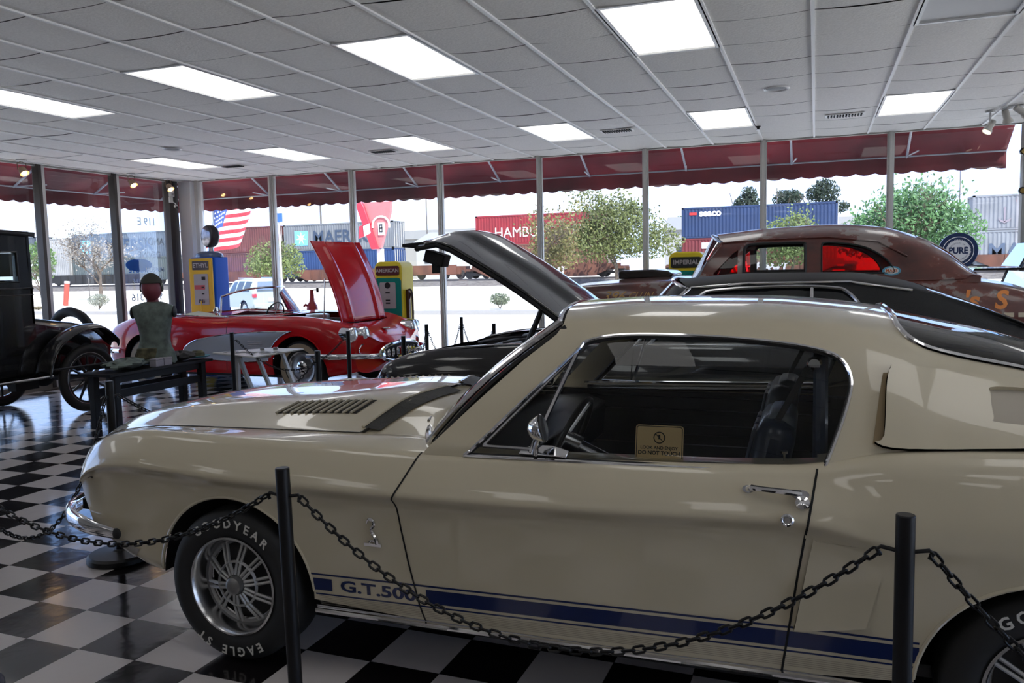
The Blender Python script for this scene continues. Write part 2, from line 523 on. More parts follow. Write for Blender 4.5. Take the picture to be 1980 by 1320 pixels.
# glass panes and their rails
pts = [LX + 0.43] + MX[1:]
wn = 1
for k_ in range(8):
    y = -1.0 + k_ * 1.7
    struct('trim_%d' % (n_ + 1 + k_), MB().box((RIGHT, y, CEIL / 2), (0.12, 0.06, CEIL)), mull_m)
    if y < 10: struct('window_%d' % (40 + k_), MB().box((RIGHT, y + 0.85, CEIL / 2), (0.006, 1.62, CEIL - 0.1)), shopglass)
for a, b_ in zip(pts[:-1], pts[1:]):
    struct('window_%d' % wn, MB().box(((a + b_) / 2, FY + 0.02, CEIL / 2), (b_ - a - 0.05, 0.006, CEIL - 0.1)), shopglass); wn += 1
ys = [1.0, 1.4, 2.7, 4.2, 5.6, 7.0] + MY[:2] + [10.68]
for a, b_ in zip(ys[:-1], ys[1:]):
    struct('window_%d' % wn, MB().box((LX - 0.02, (a + b_) / 2, CEIL / 2), (0.006, b_ - a - 0.05, CEIL - 0.1)), shopglass); wn += 1

# ------------------------------------------------------------------ awning outside the glass
aw = bpy.data.materials.new('burgundy_canvas'); aw.use_nodes = True
n = aw.node_tree; b = n.nodes['Principled BSDF']; b.inputs['Roughness'].default_value = 0.75
tr = n.nodes.new('ShaderNodeBsdfTranslucent'); mx = n.nodes.new('ShaderNodeMixShader'); mx.inputs[0].default_value = 0.6
t_ = n.nodes.new('ShaderNodeTexCoord'); z_ = n.nodes.new('ShaderNodeTexNoise'); z_.inputs['Scale'].default_value = 1.2; z_.inputs['Detail'].default_value = 6
n.links.new(t_.outputs['Object'], z_.inputs['Vector'])
r_ = n.nodes.new('ShaderNodeValToRGB'); r_.color_ramp.elements[0].color = (0.13, 0.028, 0.033, 1); r_.color_ramp.elements[0].position = 0.35
r_.color_ramp.elements[1].color = (0.30, 0.065, 0.075, 1); r_.color_ramp.elements[1].position = 0.7
n.links.new(z_.outputs['Fac'], r_.inputs[0]); n.links.new(r_.outputs[0], b.inputs['Base Color']); n.links.new(r_.outputs[0], tr.inputs[0])
n.links.new(b.outputs[0], mx.inputs[1]); n.links.new(tr.outputs[0], mx.inputs[2]); n.links.new(mx.outputs[0], n.nodes['Material Output'].inputs[0])
def awning(name, along, x0, x1, label):
    """fabric slope with a scalloped valance; along='x' front wall, 'y' left wall"""
    t = empty(name, (0, 0, 0), 0, label, 'awning', 'burgundy awnings')
    def P(s, out, z):
        return (s, FY + 0.15 + out, z) if along == 'x' else (LX - 0.15 - out, s, z)
    OUT, ZT, ZR, ZB = 1.15, 3.55, 2.90, 2.685
    m = MB(); m.keep = True
    n1 = max(2, int((x1 - x0) / 0.05)); N = 12
    ss = [x0 + (x1 - x0) * k / n1 for k in range(n1 + 1)]
    def f(s, v):
        billow = 0.025 * math.sin(v * PI) * math.cos((s - x0) * 2 * PI / 1.46)
        return P(s, OUT * v, ZT + (ZR - ZT) * v - billow)
    m.grid(f, ss, [k / N for k in range(N + 1)])
    def g(s, v):
        sc = 0.032 * abs(math.sin((s - x0) * PI / 0.235)) 
        return P(s, OUT + 0.012 * math.sin(s * 9) * v, ZR + (ZB + 0.02 - sc - ZR) * v)
    m.grid(g, ss, [0, 0.5, 1.0])
    obj('canvas', m, aw, t, smooth=25, thick=0.002)
    fr = MB(); rod = mat('awning_rod', (0.45, 0.44, 0.45), 0.5)
    fr.tube([P(x0, OUT - 0.02, ZR + 0.0), P(x1, OUT - 0.02, ZR + 0.0)], 0.012)
    k = x0 + 0.7
    while k < x1:
        fr.tube([P(k, 0.0, ZT - 0.04), P(k, OUT - 0.02, ZR - 0.01)], 0.016)
        fr.tube([P(k + 0.08, 0.55, 2.9), P(k, OUT - 0.02, ZR)], 0.010)
        k += 1.46
    obj('frame', fr, rod, t)
    return t
awning('awning', 'x', LX - 1.3, 2.3, 'long burgundy canvas awning with scalloped valance outside the front windows')
awning('awning', 'y', 1.0, FY + 1.3, 'burgundy canvas awning with scalloped valance outside the left window wall')
# ================================================================== outdoors
gz = -0.10
ground_m = mat('pale_gravel', (0.70, 0.65, 0.57), 0.95, noise=0.18, nscale=0.9)
asph = mat('bleached_asphalt', (0.52, 0.52, 0.52), 0.95, noise=0.12, nscale=1.5)
walk = mat('sidewalk_concrete', (0.80, 0.77, 0.72), 0.9, noise=0.08, nscale=2)
struct('ground', MB().box((0, 140, gz - 0.27), (700, 420, 0.5)), ground_m)
struct('sidewalk', MB().box((-20, 13.6, gz), (90, 4.8, 0.12)).box((-14.5, 0, gz), (8.6, 22.4, 0.12)), walk)
struct('road', MB().box((-20, 21.3, gz - 0.015), (240, 9.9, 0.03)), asph)
kc = mat('kerb_concrete', (0.28, 0.27, 0.26), 0.9)
struct('kerb', MB().box((-20, 26.45, gz + 0.03), (240, 0.22, 0.22)), kc)
struct('parking_line', MB().box((-9, 18.5, gz + 0.005), (60, 0.10, 0.012)), mat('road_paint', (0.75, 0.75, 0.72), 0.8))
TY = 70.0
struct('ballast', MB().hexa([(-200, TY - 2.6, gz - 0.02), (120, TY - 2.6, gz - 0.02), (120, TY + 6, gz - 0.02), (-200, TY + 6, gz - 0.02),
                             (-200, TY - 1.2, 0.30), (120, TY - 1.2, 0.30), (120, TY + 4.5, 0.30), (-200, TY + 4.5, 0.30)]), mat('track_ballast', (0.10, 0.09, 0.085), 0.95, noise=0.3, nscale=3))
rl = MB()
for y in (TY + 0.5, TY + 1.95): rl.box((-40, y, 0.38), (320, 0.07, 0.16))
tag(obj('railway_track', rl, mat('rail_steel', (0.25, 0.2, 0.17), 0.5, 0.6)), 'dark steel railway track on its ballast beyond the gravel lot', 'railway track')

def corrug(x0, x1, y, z0, z1):
    m = MB(); k = x0; pts = []; ph = 0
    while k < x1:
        pts.append((k, y - (0.0, 0.0, 0.036, 0.036)[ph % 4])); k += (0.07, 0.07, 0.07, 0.07)[ph % 4]; ph += 1
    pts.append((x1, y))
    vs = [(a, b, z) for z in (z0, z1) for a, b in pts]
    n = len(pts)
    return m.add(vs, [(i, i + 1, n + i + 1, n + i) for i in range(n - 1)])
def container(x0, ln, z0, h, col, label, name='shipping_container', rough=0.6, text=None, tcol=(0.8, 0.8, 0.8), extra=None, depth=2.44, y=None):
    y = TY if y is None else y
    t = empty(name, (x0 + ln / 2, y + depth / 2, z0), 0, label, 'shipping container', 'containers on the freight train')
    X0, X1 = -ln / 2, ln / 2
    yf = -depth / 2
    col = tuple(c * 0.40 for c in col)
    m = mat('container_%s' % label.split()[0], col, rough, noise=0.12, nscale=0.8)
    b = corrug(X0 + 0.16, X1 - 0.16, yf + 0.05, 0.16, h - 0.12)
    b.box((0, 0.05, h / 2), (ln - 0.1, depth - 0.15, h - 0.1))
    obj('body', b, m, t, smooth=0)
    f = MB()
    for sx in (X0 + 0.08, X1 - 0.08):
        for sy in (yf + 0.08, -yf - 0.08): f.box((sx, sy, h / 2), (0.16, 0.16, h))
    for z in (0.08, h - 0.06):
        f.box((0, yf + 0.05, z), (ln, 0.1, 0.13)); f.box((0, -yf - 0.05, z), (ln, 0.1, 0.13))
        f.box((X0 + 0.05, 0, z), (0.1, depth, 0.13)); f.box((X1 - 0.05, 0, z), (0.1, depth, 0.13))
    obj('frame', f, m, t, smooth=0)
    d = MB()
    for sy in (-0.9, -0.45, 0.45, 0.9): d.cyl((X1 + 0.01, sy, 0.15), (X1 + 0.01, sy, h - 0.1), 0.025, n=6)
    d.box((X1 + 0.005, 0, h / 2), (0.02, 0.03, h - 0.2))
    obj('door_bars', d, mat('container_bars', (0.5, 0.5, 0.5), 0.5), t)
    if text:
        s, size, tx, tz, kw = text
        tm = MB()
        tcol = tuple(c * 0.8 for c in tcol)
        add_text(tm, s, frame((tx, yf - 0.005, tz), (1, 0, 0), (0, 0, 1)), size, ext=0.004, **kw)
        obj('lettering', tm, mat('letters_%s' % label.split()[0], tcol, 0.6), t, smooth=0)
    if extra: extra(t, X0, X1, yf, h)
    return t
def star(t, X0, X1, yf, h):
    cx, cz = X0 + 2.05, h / 2 - 0.05
    obj('emblem_square', MB().box((cx, yf - 0.004, cz), (1.55, 0.012, 1.45)), mat('emblem_sky_blue', (0.13, 0.42, 0.68), 0.6), t, smooth=0)
    pts = []
    for k in range(14):
        r = 0.62 if k % 2 == 0 else 0.20
        pts.append((cx + r * math.sin(PI * k / 7), cz + r * math.cos(PI * k / 7)))
    m = MB(); m.prism(pts, 0, 0.01, frame((0, yf - 0.012, 0), (1, 0, 0), (0, 0, 1)))
    obj('emblem_star', m, white_p, t, smooth=0)
Z0, Z1 = 0.95, 3.55
container(-50.4, 12.4, Z1, 2.62, (0.30, 0.32, 0.35), 'grey container lettered MAERSK, stacked above the blue one near the red arrow sign', text=('MAERSK', 1.75, 0.35, 1.25, dict(bold=0.03, sx=0.98)), tcol=(0.03, 0.05, 0.09), extra=star)
container(-50.4, 12.4, Z0, 2.58, (0.012, 0.07, 0.26), 'blue container lettered CMA CGM below the grey one near the red arrow sign', text=('CMA CGM', 0.85, 0.7, 0.95, dict(bold=0.02)), tcol=(0.75, 0.75, 0.75))
container(-63.2, 12.3, Z1, 2.62, (0.22, 0.055, 0.055), 'maroon upper container left of the grey one, behind the flag')
container(-63.2, 12.3, Z0, 2.58, (0.20, 0.07, 0.075), 'faded-maroon lower container left of the blue one, behind the silver car')
container(-79.0, 14.0, Z1 - 0.1, 2.72, (0.19, 0.25, 0.33), 'slate-blue container lettered MAERSK seen through the left window wall', text=('MAERSK', 1.75, 1.3, 1.35, dict(bold=0.03, sx=1.05)), tcol=(0.03, 0.06, 0.12), extra=star)
container(-79.0, 14.0, Z0, 2.5, (0.16, 0.20, 0.20), 'dull-green lower container under the slate-blue one at left')
container(-84.0, 4.4, Z0, 4.9, (0.6, 0.6, 0.6), 'bleached white slatted container at far left, left of the slate-blue one')
container(-97.0, 12.3, Z1, 2.6, (0.13, 0.16, 0.20), 'charcoal-blue container far left beside the black antique car')
container(-29.4, 12.3, Z1 - 0.02, 2.65, (0.48, 0.018, 0.035), 'red container lettered in white serifs behind the raised black hood', text=('HAMBURG SUD', 1.30, 0.0, 1.05, dict(sx=0.95)), tcol=(0.75, 0.72, 0.7))
container(-29.4, 12.3, Z0, 2.58, (0.30, 0.11, 0.07), 'rust-brown lower container under the red one')
def sdash(t, X0, X1, yf, h):
    obj('red_dash', MB().box((X0 + 0.95, yf - 0.004, h - 0.52), (0.6, 0.01, 0.22)), mat('dash_red', (0.5, 0.02, 0.02), 0.6), t, smooth=0)
container(-10.6, 12.2, Z1 + 0.0, 2.55, (0.018, 0.06, 0.20), 'navy container lettered seaco above the rusty car', text=('seaco', 0.78, -3.75, 2.05, dict(bold=0.03)), tcol=(0.8, 0.8, 0.8), extra=sdash)
def sq(t, X0, X1, yf, h):
    obj('label_plate', MB().box((X0 + 2.0, yf - 0.004, h - 0.6), (0.7, 0.01, 0.5)), white_p, t, smooth=0)
container(-10.6, 12.2, Z0, 2.58, (0.30, 0.03, 0.045), 'crimson lower container under the navy one, left of the rusty car windscreen', extra=sq)
def anchor(t, X0, X1, yf, h):
    m = MB(); F = frame((X0 + 2.1, yf - 0.01, 1.1), (1, 0, 0), (0, 0, 1))
    m.prism([(-0.05, -0.5), (0.05, -0.5), (0.05, 0.6), (-0.05, 0.6)], 0, 0.01, F)
    m.prism([(-0.45, -0.2), (-0.3, -0.45), (0, -0.6), (0.3, -0.45), (0.45, -0.2), (0.3, -0.3), (0, -0.45), (-0.3, -0.3)], 0.0, 0.01, F)
    obj('emblem', m, mat('emblem_grey', (0.2, 0.17, 0.2), 0.6), t, smooth=0)
container(11.0, 12.2, Z1 - 0.12, 2.62, (0.40, 0.42, 0.47), 'silver-grey container with anchor emblem at right beside the end column', extra=anchor)
container(11.0, 12.2, Z0 - 0.1, 2.56, (0.42, 0.45, 0.5), 'pale lower container lettered MAERSK behind the round blue sign', text=('MAERSK', 1.55, -2.2, 1.0, dict(bold=0.03)), tcol=(0.07, 0.10, 0.16))
# well cars under the containers
def wellcar(x0, ln, label, graffiti=0, col=(0.20, 0.075, 0.045), deck=1.65):
    t = empty('well_car', (x0 + ln / 2, TY - 0.15, 0.46), 0, label, 'railway wagon', 'wagons of the freight train')
    m = mat('wagon_%s' % ('brown' if col[0] > 0.1 else 'black'), tuple(c * 0.5 for c in col), 0.8, noise=0.35, nscale=0.7)
    b = MB(); h = deck - 0.46
    for sy in (0, 2.7):
        b.prism([(-ln / 2 + 0.9, 0.75 * h), (-ln / 2 + 2.6, 0.12), (ln / 2 - 2.6, 0.12), (ln / 2 - 0.9, 0.75 * h), (ln / 2 - 0.9, h), (-ln / 2 + 0.9, h)], -0.05, 0.05, frame((0, sy, 0), (1, 0, 0), (0, 0, 1)))
    b.box((0, 1.35, 0.2), (ln - 5.4, 2.7, 0.1))
    for s in (-1, 1): b.box((s * (ln / 2 - 1.3), 1.35, 0.7 * h), (2.4, 2.3, 0.25)); b.box((s * (ln / 2 - 0.1), 1.35, 0.62 * h), (0.5, 0.3, 0.25))
    k = -ln / 2 + 3.2
    while k < ln / 2 - 3: b.box((k, -0.07, h / 2 + 0.1), (0.10, 0.06, h - 0.3)); k += 1.1
    obj('side_sill', b, m, t, smooth=0)
    for s in (-1, 1):
        g = MB()
        for wx in (-0.85, 0.85):
            for wy in (0.62, 2.07): g.cyl((s * (ln / 2 - 1.25) + wx, wy - 0.06, 0.445), (s * (ln / 2 - 1.25) + wx, wy + 0.06, 0.445), 0.44, n=20)
        g.box((s * (ln / 2 - 1.25), 0.5, 0.42), (2.0, 0.12, 0.25))
        obj('wheel_truck', g, mat('bogie_black', (0.035, 0.03, 0.028), 0.7), t)
    if graffiti:
        g = MB(); rn = random.Random(graffiti)
        for q in range(13):
            x = -2.9 + q * 0.42; a = rn.uniform(-0.5, 0.5)
            g.box((x, -0.115, 0.62 + rn.uniform(-0.1, 0.1)), (0.17, 0.01, rn.uniform(0.6, 0.95)), (0, a, 0))
            g.box((x + 0.2, -0.117, 0.5 + rn.uniform(0, 0.4)), (0.4, 0.01, 0.14), (0, rn.uniform(-0.4, 0.4), 0))
        obj('graffiti', g, mat('graffiti_pale', (0.55, 0.5, 0.55), 0.7), t, smooth=0)
    return t
wellcar(-64.8, 14.2, 'rusty well wagon below the maroon containers at left of the silver car')
wellcar(-50.4, 12.8, 'rusty well wagon under the blue container lettered CMA CGM')
wellcar(-30.7, 15.2, 'rusty well wagon with pale graffiti under the red container', graffiti=5)
wellcar(-12.0, 15.0, 'rusty well wagon under the navy container behind the big tree', graffiti=9)
wellcar(10.0, 15.0, 'rusty well wagon at right under the pale containers')
wellcar(-84.0, 17.7, 'black well wagon seen through the left window wall', col=(0.03, 0.03, 0.032))
# low flat wagon in the gap between the containers
t = empty('flat_wagon', (-34.2, TY + 1.2, 0.46), 0, 'empty brown flat wagon with wheels in the gap between blue and red containers', 'railway wagon', 'wagons of the freight train')
obj('deck', MB().box((0.2, 0, 0.85), (5.8, 2.4, 0.75)).box((0.2, -1.25, 0.9), (5.2, 0.08, 0.9)), mat('wagon_brown', (0.2, 0.075, 0.045), 0.8), t, smooth=0)
for s in (-1.9, 2.2):
    g = MB()
    for wx in (-0.8, 0.8): g.cyl((s + wx, -0.8, 0.445), (s + wx, -0.66, 0.445), 0.44, n=20)
    g.box((s, -0.85, 0.5), (2.0, 0.12, 0.2))
    obj('wheel_truck', g, mat('bogie_black', (0.035, 0.03, 0.028), 0.7), t)

# ------------------------------------------------------------------ houses far behind
def house(x, y, w, d, h, rh, label, col=(0.75, 0.76, 0.76), wins=((0.3, 0.9),)):
    t = empty('house', (x, y, gz), 0, label, 'house', 'far buildings beyond the railway')
    obj('walls', MB().box((0, 0, h / 2), (w, d, h)), mat('house_wall_%s' % label.split()[0], tuple(c * 0.42 for c in col), 0.8), t, smooth=0)
    r = MB()
    r.add([(-w / 2 - .3, -d / 2 - .3, h), (w / 2 + .3, -d / 2 - .3, h), (w / 2 + .3, d / 2 + .3, h), (-w / 2 - .3, d / 2 + .3, h), (-w / 2, 0, h + rh), (w / 2, 0, h + rh)],
          [(0, 1, 5, 4), (2, 3, 4, 5), (0, 4, 3), (1, 2, 5), (0, 3, 2, 1)])
    obj('roof', r, mat('house_roof_%s' % label.split()[0], tuple(c * 0.30 for c in col), 0.8), t, smooth=0)
    for wx, ww in wins:
        f = obj('window_pane', MB().box((wx * w - w / 2, -d / 2 - 0.02, h * 0.55), (ww, 0.06, ww * 1.1)), mat('house_window', (0.03, 0.04, 0.05), 0.2), t, smooth=0)
    return t
house(-45.5, 100, 6.5, 8, 5.0, 1.4, 'white house with a dark window beyond the wagons, right of the raised black hood tip', wins=((0.25, 0.9), (0.55, 0.9)))
house(-56.5, 120, 16, 10, 6.2, 1.6, 'beige long building beyond the railway in the gap left of the white house', (0.55, 0.53, 0.48), wins=((0.2, 1.2), (0.45, 1.2), (0.7, 1.2)))
house(-13.0, 96, 6, 6, 5.3, 1.6, 'grey house beyond the railway between the big tree and navy container', (0.6, 0.6, 0.6))
house(7.5, 121, 12, 6, 6.0, 1.4, 'pale building beyond the railway under the dark pines', (0.6, 0.58, 0.56))
def pole(x, y, h, label, r=0.09, arm=True, col=(0.08, 0.07, 0.065)):
    t = empty('utility_pole', (x, y, gz), 0, label, 'utility pole', 'thin poles outside')
    m = mat('pole_wood', col, 0.8)
    obj('shaft', MB().cyl((0, 0, 0), (0, 0, h), r, r * 0.8, n=8), m, t)
    if arm: obj('crossarm', MB().box((0, 0, h - 0.6), (1.8, 0.1, 0.12)), m, t)
    return t
pole(-70.9, 108, 13.0, 'dark utility pole rising above the grey MAERSK container', 0.16, arm=False)
pole(-60.5, 108, 11.8, 'thin utility pole above the gap right of the grey container', 0.1, arm=False)
pole(-53.0, 108, 12.0, 'thin utility pole above the white house', 0.1, arm=False)
pole(-4.6, 108, 10.6, 'thin utility pole just right of the navy container', 0.06, arm=False)
pole(13.0, 90, 12, 'slim tall pole above the silver-grey container at right', 0.05, arm=False)
pole(-39.5, 36, 1.5, 'slender pale marker post on the gravel beyond the left window wall', 0.03, False, (0.4, 0.35, 0.3))
t = empty('bollard', (-39.6, 34.5, gz), 0, 'leaning rust-red bollard on the gravel beyond the left window wall', 'bollard')
obj('shaft', MB().cyl((-0.1, 0, 0), (0.12, 0, 1.25), 0.14, n=12), mat('rust_red', (0.35, 0.06, 0.04), 0.7), t)
obj('cap', MB().cyl((0.12, 0, 1.25), (0.14, 0, 1.36), 0.15, n=12), mat('pale_cap', (0.4, 0.35, 0.33), 0.7), t)

# ------------------------------------------------------------------ trees and bushes
def leaves(rn, blobs, n, size, jit=0.5, tips=None):
    m = MB(); m.keep = True
    tot = sum(b[3] * b[4] * b[5] for b in blobs)
    for (cx, cy, cz, rx, ry, rz) in blobs:
        for _ in range(int(n * rx * ry * rz / tot)):
            a = Vector((rn.gauss(0, 1), rn.gauss(0, 1), rn.gauss(0, 1))).normalized() * (rn.random() ** 0.4)
            c = Vector((cx + a.x * rx, cy + a.y * ry, cz + a.z * rz))
            u = Vector((rn.gauss(0, 1), rn.gauss(0, 1), rn.gauss(0, 1))).normalized()
            w = u.orthogonal().normalized()
            s = size * rn.uniform(0.6, 1.4)
            u = u * s; w = w * s * 0.5
            m.add([c - u, c + w, c + u, c - w], [(0, 1, 2, 3)])
    return m
def branches(rn, base, h, spread, r, levels=3, n0=5, droop=0.0):
    m = MB(); tips = []
    def grow(p, d, ln, r, lv):
        q = p; path = [p]; rr = [r]
        for k in range(4):
            d = (d + Vector((rn.uniform(-.25, .25), rn.uniform(-.25, .25), rn.uniform(-.08, .15) - droop * 0.1))).normalized()
            q = q + d * ln / 4; path.append(q); rr.append(r * (1 - 0.16 * (k + 1)))
        m.tube(path, rr, n=5 if lv < 2 else 3)
        if lv >= levels: tips.append(q); return
        for k in range(n0 - lv + 1):
            a = rn.uniform(0, 2 * PI); s = path[rn.choice((2, 3, 4, 4))]
            dd = (d * 0.7 + Vector((math.cos(a), math.sin(a), rn.uniform(-0.1, 0.5))) * spread).normalized()
            grow(s, dd, ln * rn.uniform(0.55, 0.8), r * 0.5, lv + 1)
    grow(Vector(base), Vector((0, 0, 1)), h, r, 0)
    return m, tips
bark = mat('tree_bark', (0.10, 0.075, 0.055), 0.9)
def leafm(name, col):
    if name in MATS: return MATS[name]
    col = tuple(c * 0.62 for c in col)
    m = bpy.data.materials.new(name); m.use_nodes = True
    n = m.node_tree; b = n.nodes['Principled BSDF']; b.inputs['Roughness'].default_value = 0.6
    o = n.nodes.new('ShaderNodeNewGeometry')
    r = n.nodes.new('ShaderNodeValToRGB')
    r.color_ramp.elements[0].color = (*[c * 0.6 for c in col], 1); r.color_ramp.elements[1].color = (*[min(1, c * 1.5) for c in col], 1)
    n.links.new(o.outputs['Random Per Island'], r.inputs[0]); n.links.new(r.outputs[0], b.inputs['Base Color'])
    t = n.nodes.new('ShaderNodeBsdfTranslucent'); n.links.new(r.outputs[0], t.inputs[0])
    x = n.nodes.new('ShaderNodeMixShader'); x.inputs[0].default_value = 0.4
    n.links.new(b.outputs[0], x.inputs[1]); n.links.new(t.outputs[0], x.inputs[2]); n.links.new(x.outputs[0], n.nodes['Material Output'].inputs[0])
    MATS[name] = m
    return m
def tree(name, x, y, z, blobs, n, size, col, label, seed=1, th=None, tr=0.16, spread=0.8, levels=3, bare=0, cat='tree', group='trees outside the windows'):
    t = empty(name, (x, y, z), 0, label, cat, group)
    rn = random.Random(seed)
    top = max(b[2] for b in blobs)
    bm_, tips = branches(rn, (0, 0, 0), th or top * 0.55, spread, tr, levels)
    obj('trunk', bm_, bark, t)
    lv = leaves(rn, blobs, n, size)
    for p in tips:
        for _ in range(bare):
            c = p + Vector((rn.gauss(0, .3), rn.gauss(0, .3), rn.gauss(0, .3)))
            u = Vector((rn.gauss(0, 1), rn.gauss(0, 1), rn.gauss(0, 1))).normalized() * size
            w = u.orthogonal() * 0.5
            lv.add([c - u, c + w, c + u, c - w], [(0, 1, 2, 3)])
    obj('foliage', lv, leafm('leaf_' + name + str(seed), col), t, smooth=0)
    return t
OL = (0.16, 0.19, 0.055)
tree('mesquite_tree', -14.6, 63.5, gz, [(0, 0, 4.0, 4.6, 3, 1.7), (-1.5, 0, 3.0, 3.4, 3, 1.3), (2.5, 0, 3.2, 2.8, 3, 1.3), (0.3, 0, 5.4, 2.2, 2, 1.2)], 5200, 0.13, OL, 'large olive-green tree outside behind the raised black hood, left of the navy container', 3, th=3.0, bare=10, tr=0.22, levels=4)
tree('mesquite_tree', -18.0, 57.5, gz, [(0, 0, 3.1, 1.9, 1.8, 1.2), (0.3, 0, 2.1, 1.9, 1.8, 0.9)], 1500, 0.12, (0.22, 0.20, 0.07), 'yellowish small tree in front of the red container', 4, th=2.6, bare=8, levels=3)
tree('mesquite_tree', -1.7, 62, gz, [(0, 0, 3.3, 2.2, 2, 1.5), (-0.4, 0, 2.2, 2.4, 2, 1.0)], 2600, 0.12, (0.20, 0.26, 0.08), 'light green tree in front of the navy container, seen through the rusty car', 5, th=2.5, bare=8)
tree('mesquite_tree', -44.2, 60, gz, [(0, 0, 2.8, 2.7, 2, 1.6), (0.9, 0, 2.0, 1.9, 2, 1.1), (-1.2, 0, 2.1, 1.7, 2, 1.0)], 3000, 0.12, (0.22, 0.28, 0.09), 'light green tree left of the blue container, behind the windscreen of the red convertible', 6, th=2.2)
tree('bare_tree', -45.1, 42, gz, [(0, 0, 3.0, 2.3, 1.6, 0.9)], 700, 0.07, (0.42, 0.38, 0.33), 'nearly bare whitish tree on the gravel beyond the left window wall', 8, th=2.0, bare=3, levels=4)
tree('young_tree', -38.4, 32, gz, [(0, 0, 2.6, 0.75, 0.8, 0.95), (0.1, 0, 1.9, 0.6, 0.6, 0.6)], 1600, 0.07, (0.16, 0.28, 0.08), 'small bright green tree beside the black antique car, left of the dark window post', 9, th=1.9, tr=0.06)
tree('leafy_tree', 4.9, 50, gz, [(0, 0, 3.8, 3.0, 2.4, 1.6), (-2.2, 0, 2.8, 1.9, 2, 1.2), (1.8, 0, 3.0, 1.9, 2, 1.6), (0.2, 0, 4.9, 1.7, 1.4, 0.7)], 6500, 0.13, (0.13, 0.27, 0.10), 'bright green bushy tree behind the round blue sign at right', 10, th=3.0, bare=6, tr=0.2)
PN = (0.035, 0.06, 0.035)
tree('pine_tree', -8.2, 108, gz, [(0, 0, 8.6, 1.8, 1.5, 1.5), (0.2, 0, 10.2, 1.1, 1, 0.8)], 1500, 0.2, PN, 'dark pine beyond the navy container, leftmost of the dark pines', 11, th=6.0, tr=0.2, levels=1, group='dark pines beyond the train')
tree('pine_tree', -3.4, 112.5, gz, [(0, 0, 9.6, 2.0, 1.5, 1.2), (-0.6, 0, 7.7, 1.6, 1.5, 1.2)], 1700, 0.2, PN, 'dark pine beyond the navy container, middle of the dark pines', 12, th=6.5, tr=0.2, levels=1, group='dark pines beyond the train')
tree('pine_tree', 0.8, 109, gz, [(0, 0, 9.8, 2.1, 1.5, 1.3), (1.6, 0, 8.1, 1.5, 1.5, 0.8), (0.2, 0, 11.0, 1.2, 1, 0.6)], 1700, 0.2, PN, 'dark pine beyond the navy container, rightmost of the dark pines', 13, th=7, tr=0.2, levels=1, group='dark pines beyond the train')
tree('distant_tree', -16.6, 110, gz, [(0, 0, 5.6, 1.6, 1.5, 2.2)], 900, 0.25, (0.12, 0.2, 0.07), 'round green tree beyond the railway, just left of the navy container', 14, th=4.0)
def bush(x, y, r, h, label, seed, col=(0.22, 0.26, 0.17)):
    t = empty('bush', (x, y, gz), 0, label, 'bush', 'bushes on the gravel')
    rn = random.Random(seed)
    st = MB()
    for k in range(9):
        a = rn.uniform(0, 2 * PI)
        st.tube([(0, 0, 0), (0.4 * r * math.cos(a), 0.4 * r * math.sin(a), 0.4 * h), (0.7 * r * math.cos(a), 0.7 * r * math.sin(a), 0.8 * h)], 0.012, n=4)
    obj('stems', st, bark, t)
    obj('foliage', leaves(rn, [(0, 0, h * 0.62, r, r, h * 0.42)], 1400, 0.035), leafm('leaf_bush%d' % seed, col), t, smooth=0)
bush(-11.6, 29.9, 0.42, 0.62, 'round clipped bush on the gravel, seen below the raised black hood', 21)
bush(-32.8, 30.4, 0.5, 0.75, 'round pale bush on the gravel beyond the left window wall', 22, (0.4, 0.42, 0.33))
bush(-36.6, 30.2, 0.25, 0.15, 'tiny dry tuft on the gravel left of the pale bush', 23, (0.3, 0.25, 0.15))
bush(-17.2, 30.2, 0.25, 0.15, 'tiny dry tuft on the gravel behind the raised red hood', 24, (0.3, 0.25, 0.15))

# ------------------------------------------------------------------ American flag outside the corner
t = empty('flag', (-12.2, 14.2, 2.9), 0, 'American flag waving outside by the window corner, behind the blue and yellow pump', 'flag')
A, B_ = Vector((0.95, 0, 0.22)), Vector((-0.45, 0, -1.35))
def fp(u, v):
    p = Vector((0.25, 0, 0.05)) + A * u * 1.05 + B_ * v * 0.78
    p.y += 0.07 * math.sin(u * 7 + v * 3); p.z += 0.03 * math.sin(u * 5)
    return p
mats3 = [mat('flag_white', (0.8, 0.8, 0.8), 0.8), mat('flag_red', (0.55, 0.05, 0.07), 0.8), mat('flag_blue', (0.05, 0.09, 0.28), 0.8)]
m = MB(); m.keep = True
for v in range(13):
    for u in range(20):
        m.cur = 2 if (u < 9 and v < 7) else (1 if v % 2 == 0 else 0)
        q = [fp(u / 20, v / 13), fp((u + 1) / 20, v / 13), fp((u + 1) / 20, (v + 1) / 13), fp(u / 20, (v + 1) / 13)]
        m.add(q, [(0, 1, 2, 3)])
obj('cloth', m, mats3, t, smooth=60)
m = MB()
for r_ in range(5):
    for c_ in range(6):
        p = fp((c_ + 0.6) / 20 * 1.35, (r_ + 0.6) / 13 * 1.22)
        for sy in (-0.006, 0.006):
            pts = []
            for k in range(10):
                rr = 0.030 if k % 2 == 0 else 0.013
                pts.append((p.x + rr * math.sin(PI * k / 5), p.y + sy, p.z + rr * math.cos(PI * k / 5)))
            m.add(pts, [tuple(range(10))])
obj('stars', m, mats3[0], t, smooth=0)
obj('pole', MB().cyl((0.22, 0, -3.0), (0.22, 0, 0.25), 0.02), aluminium, t)

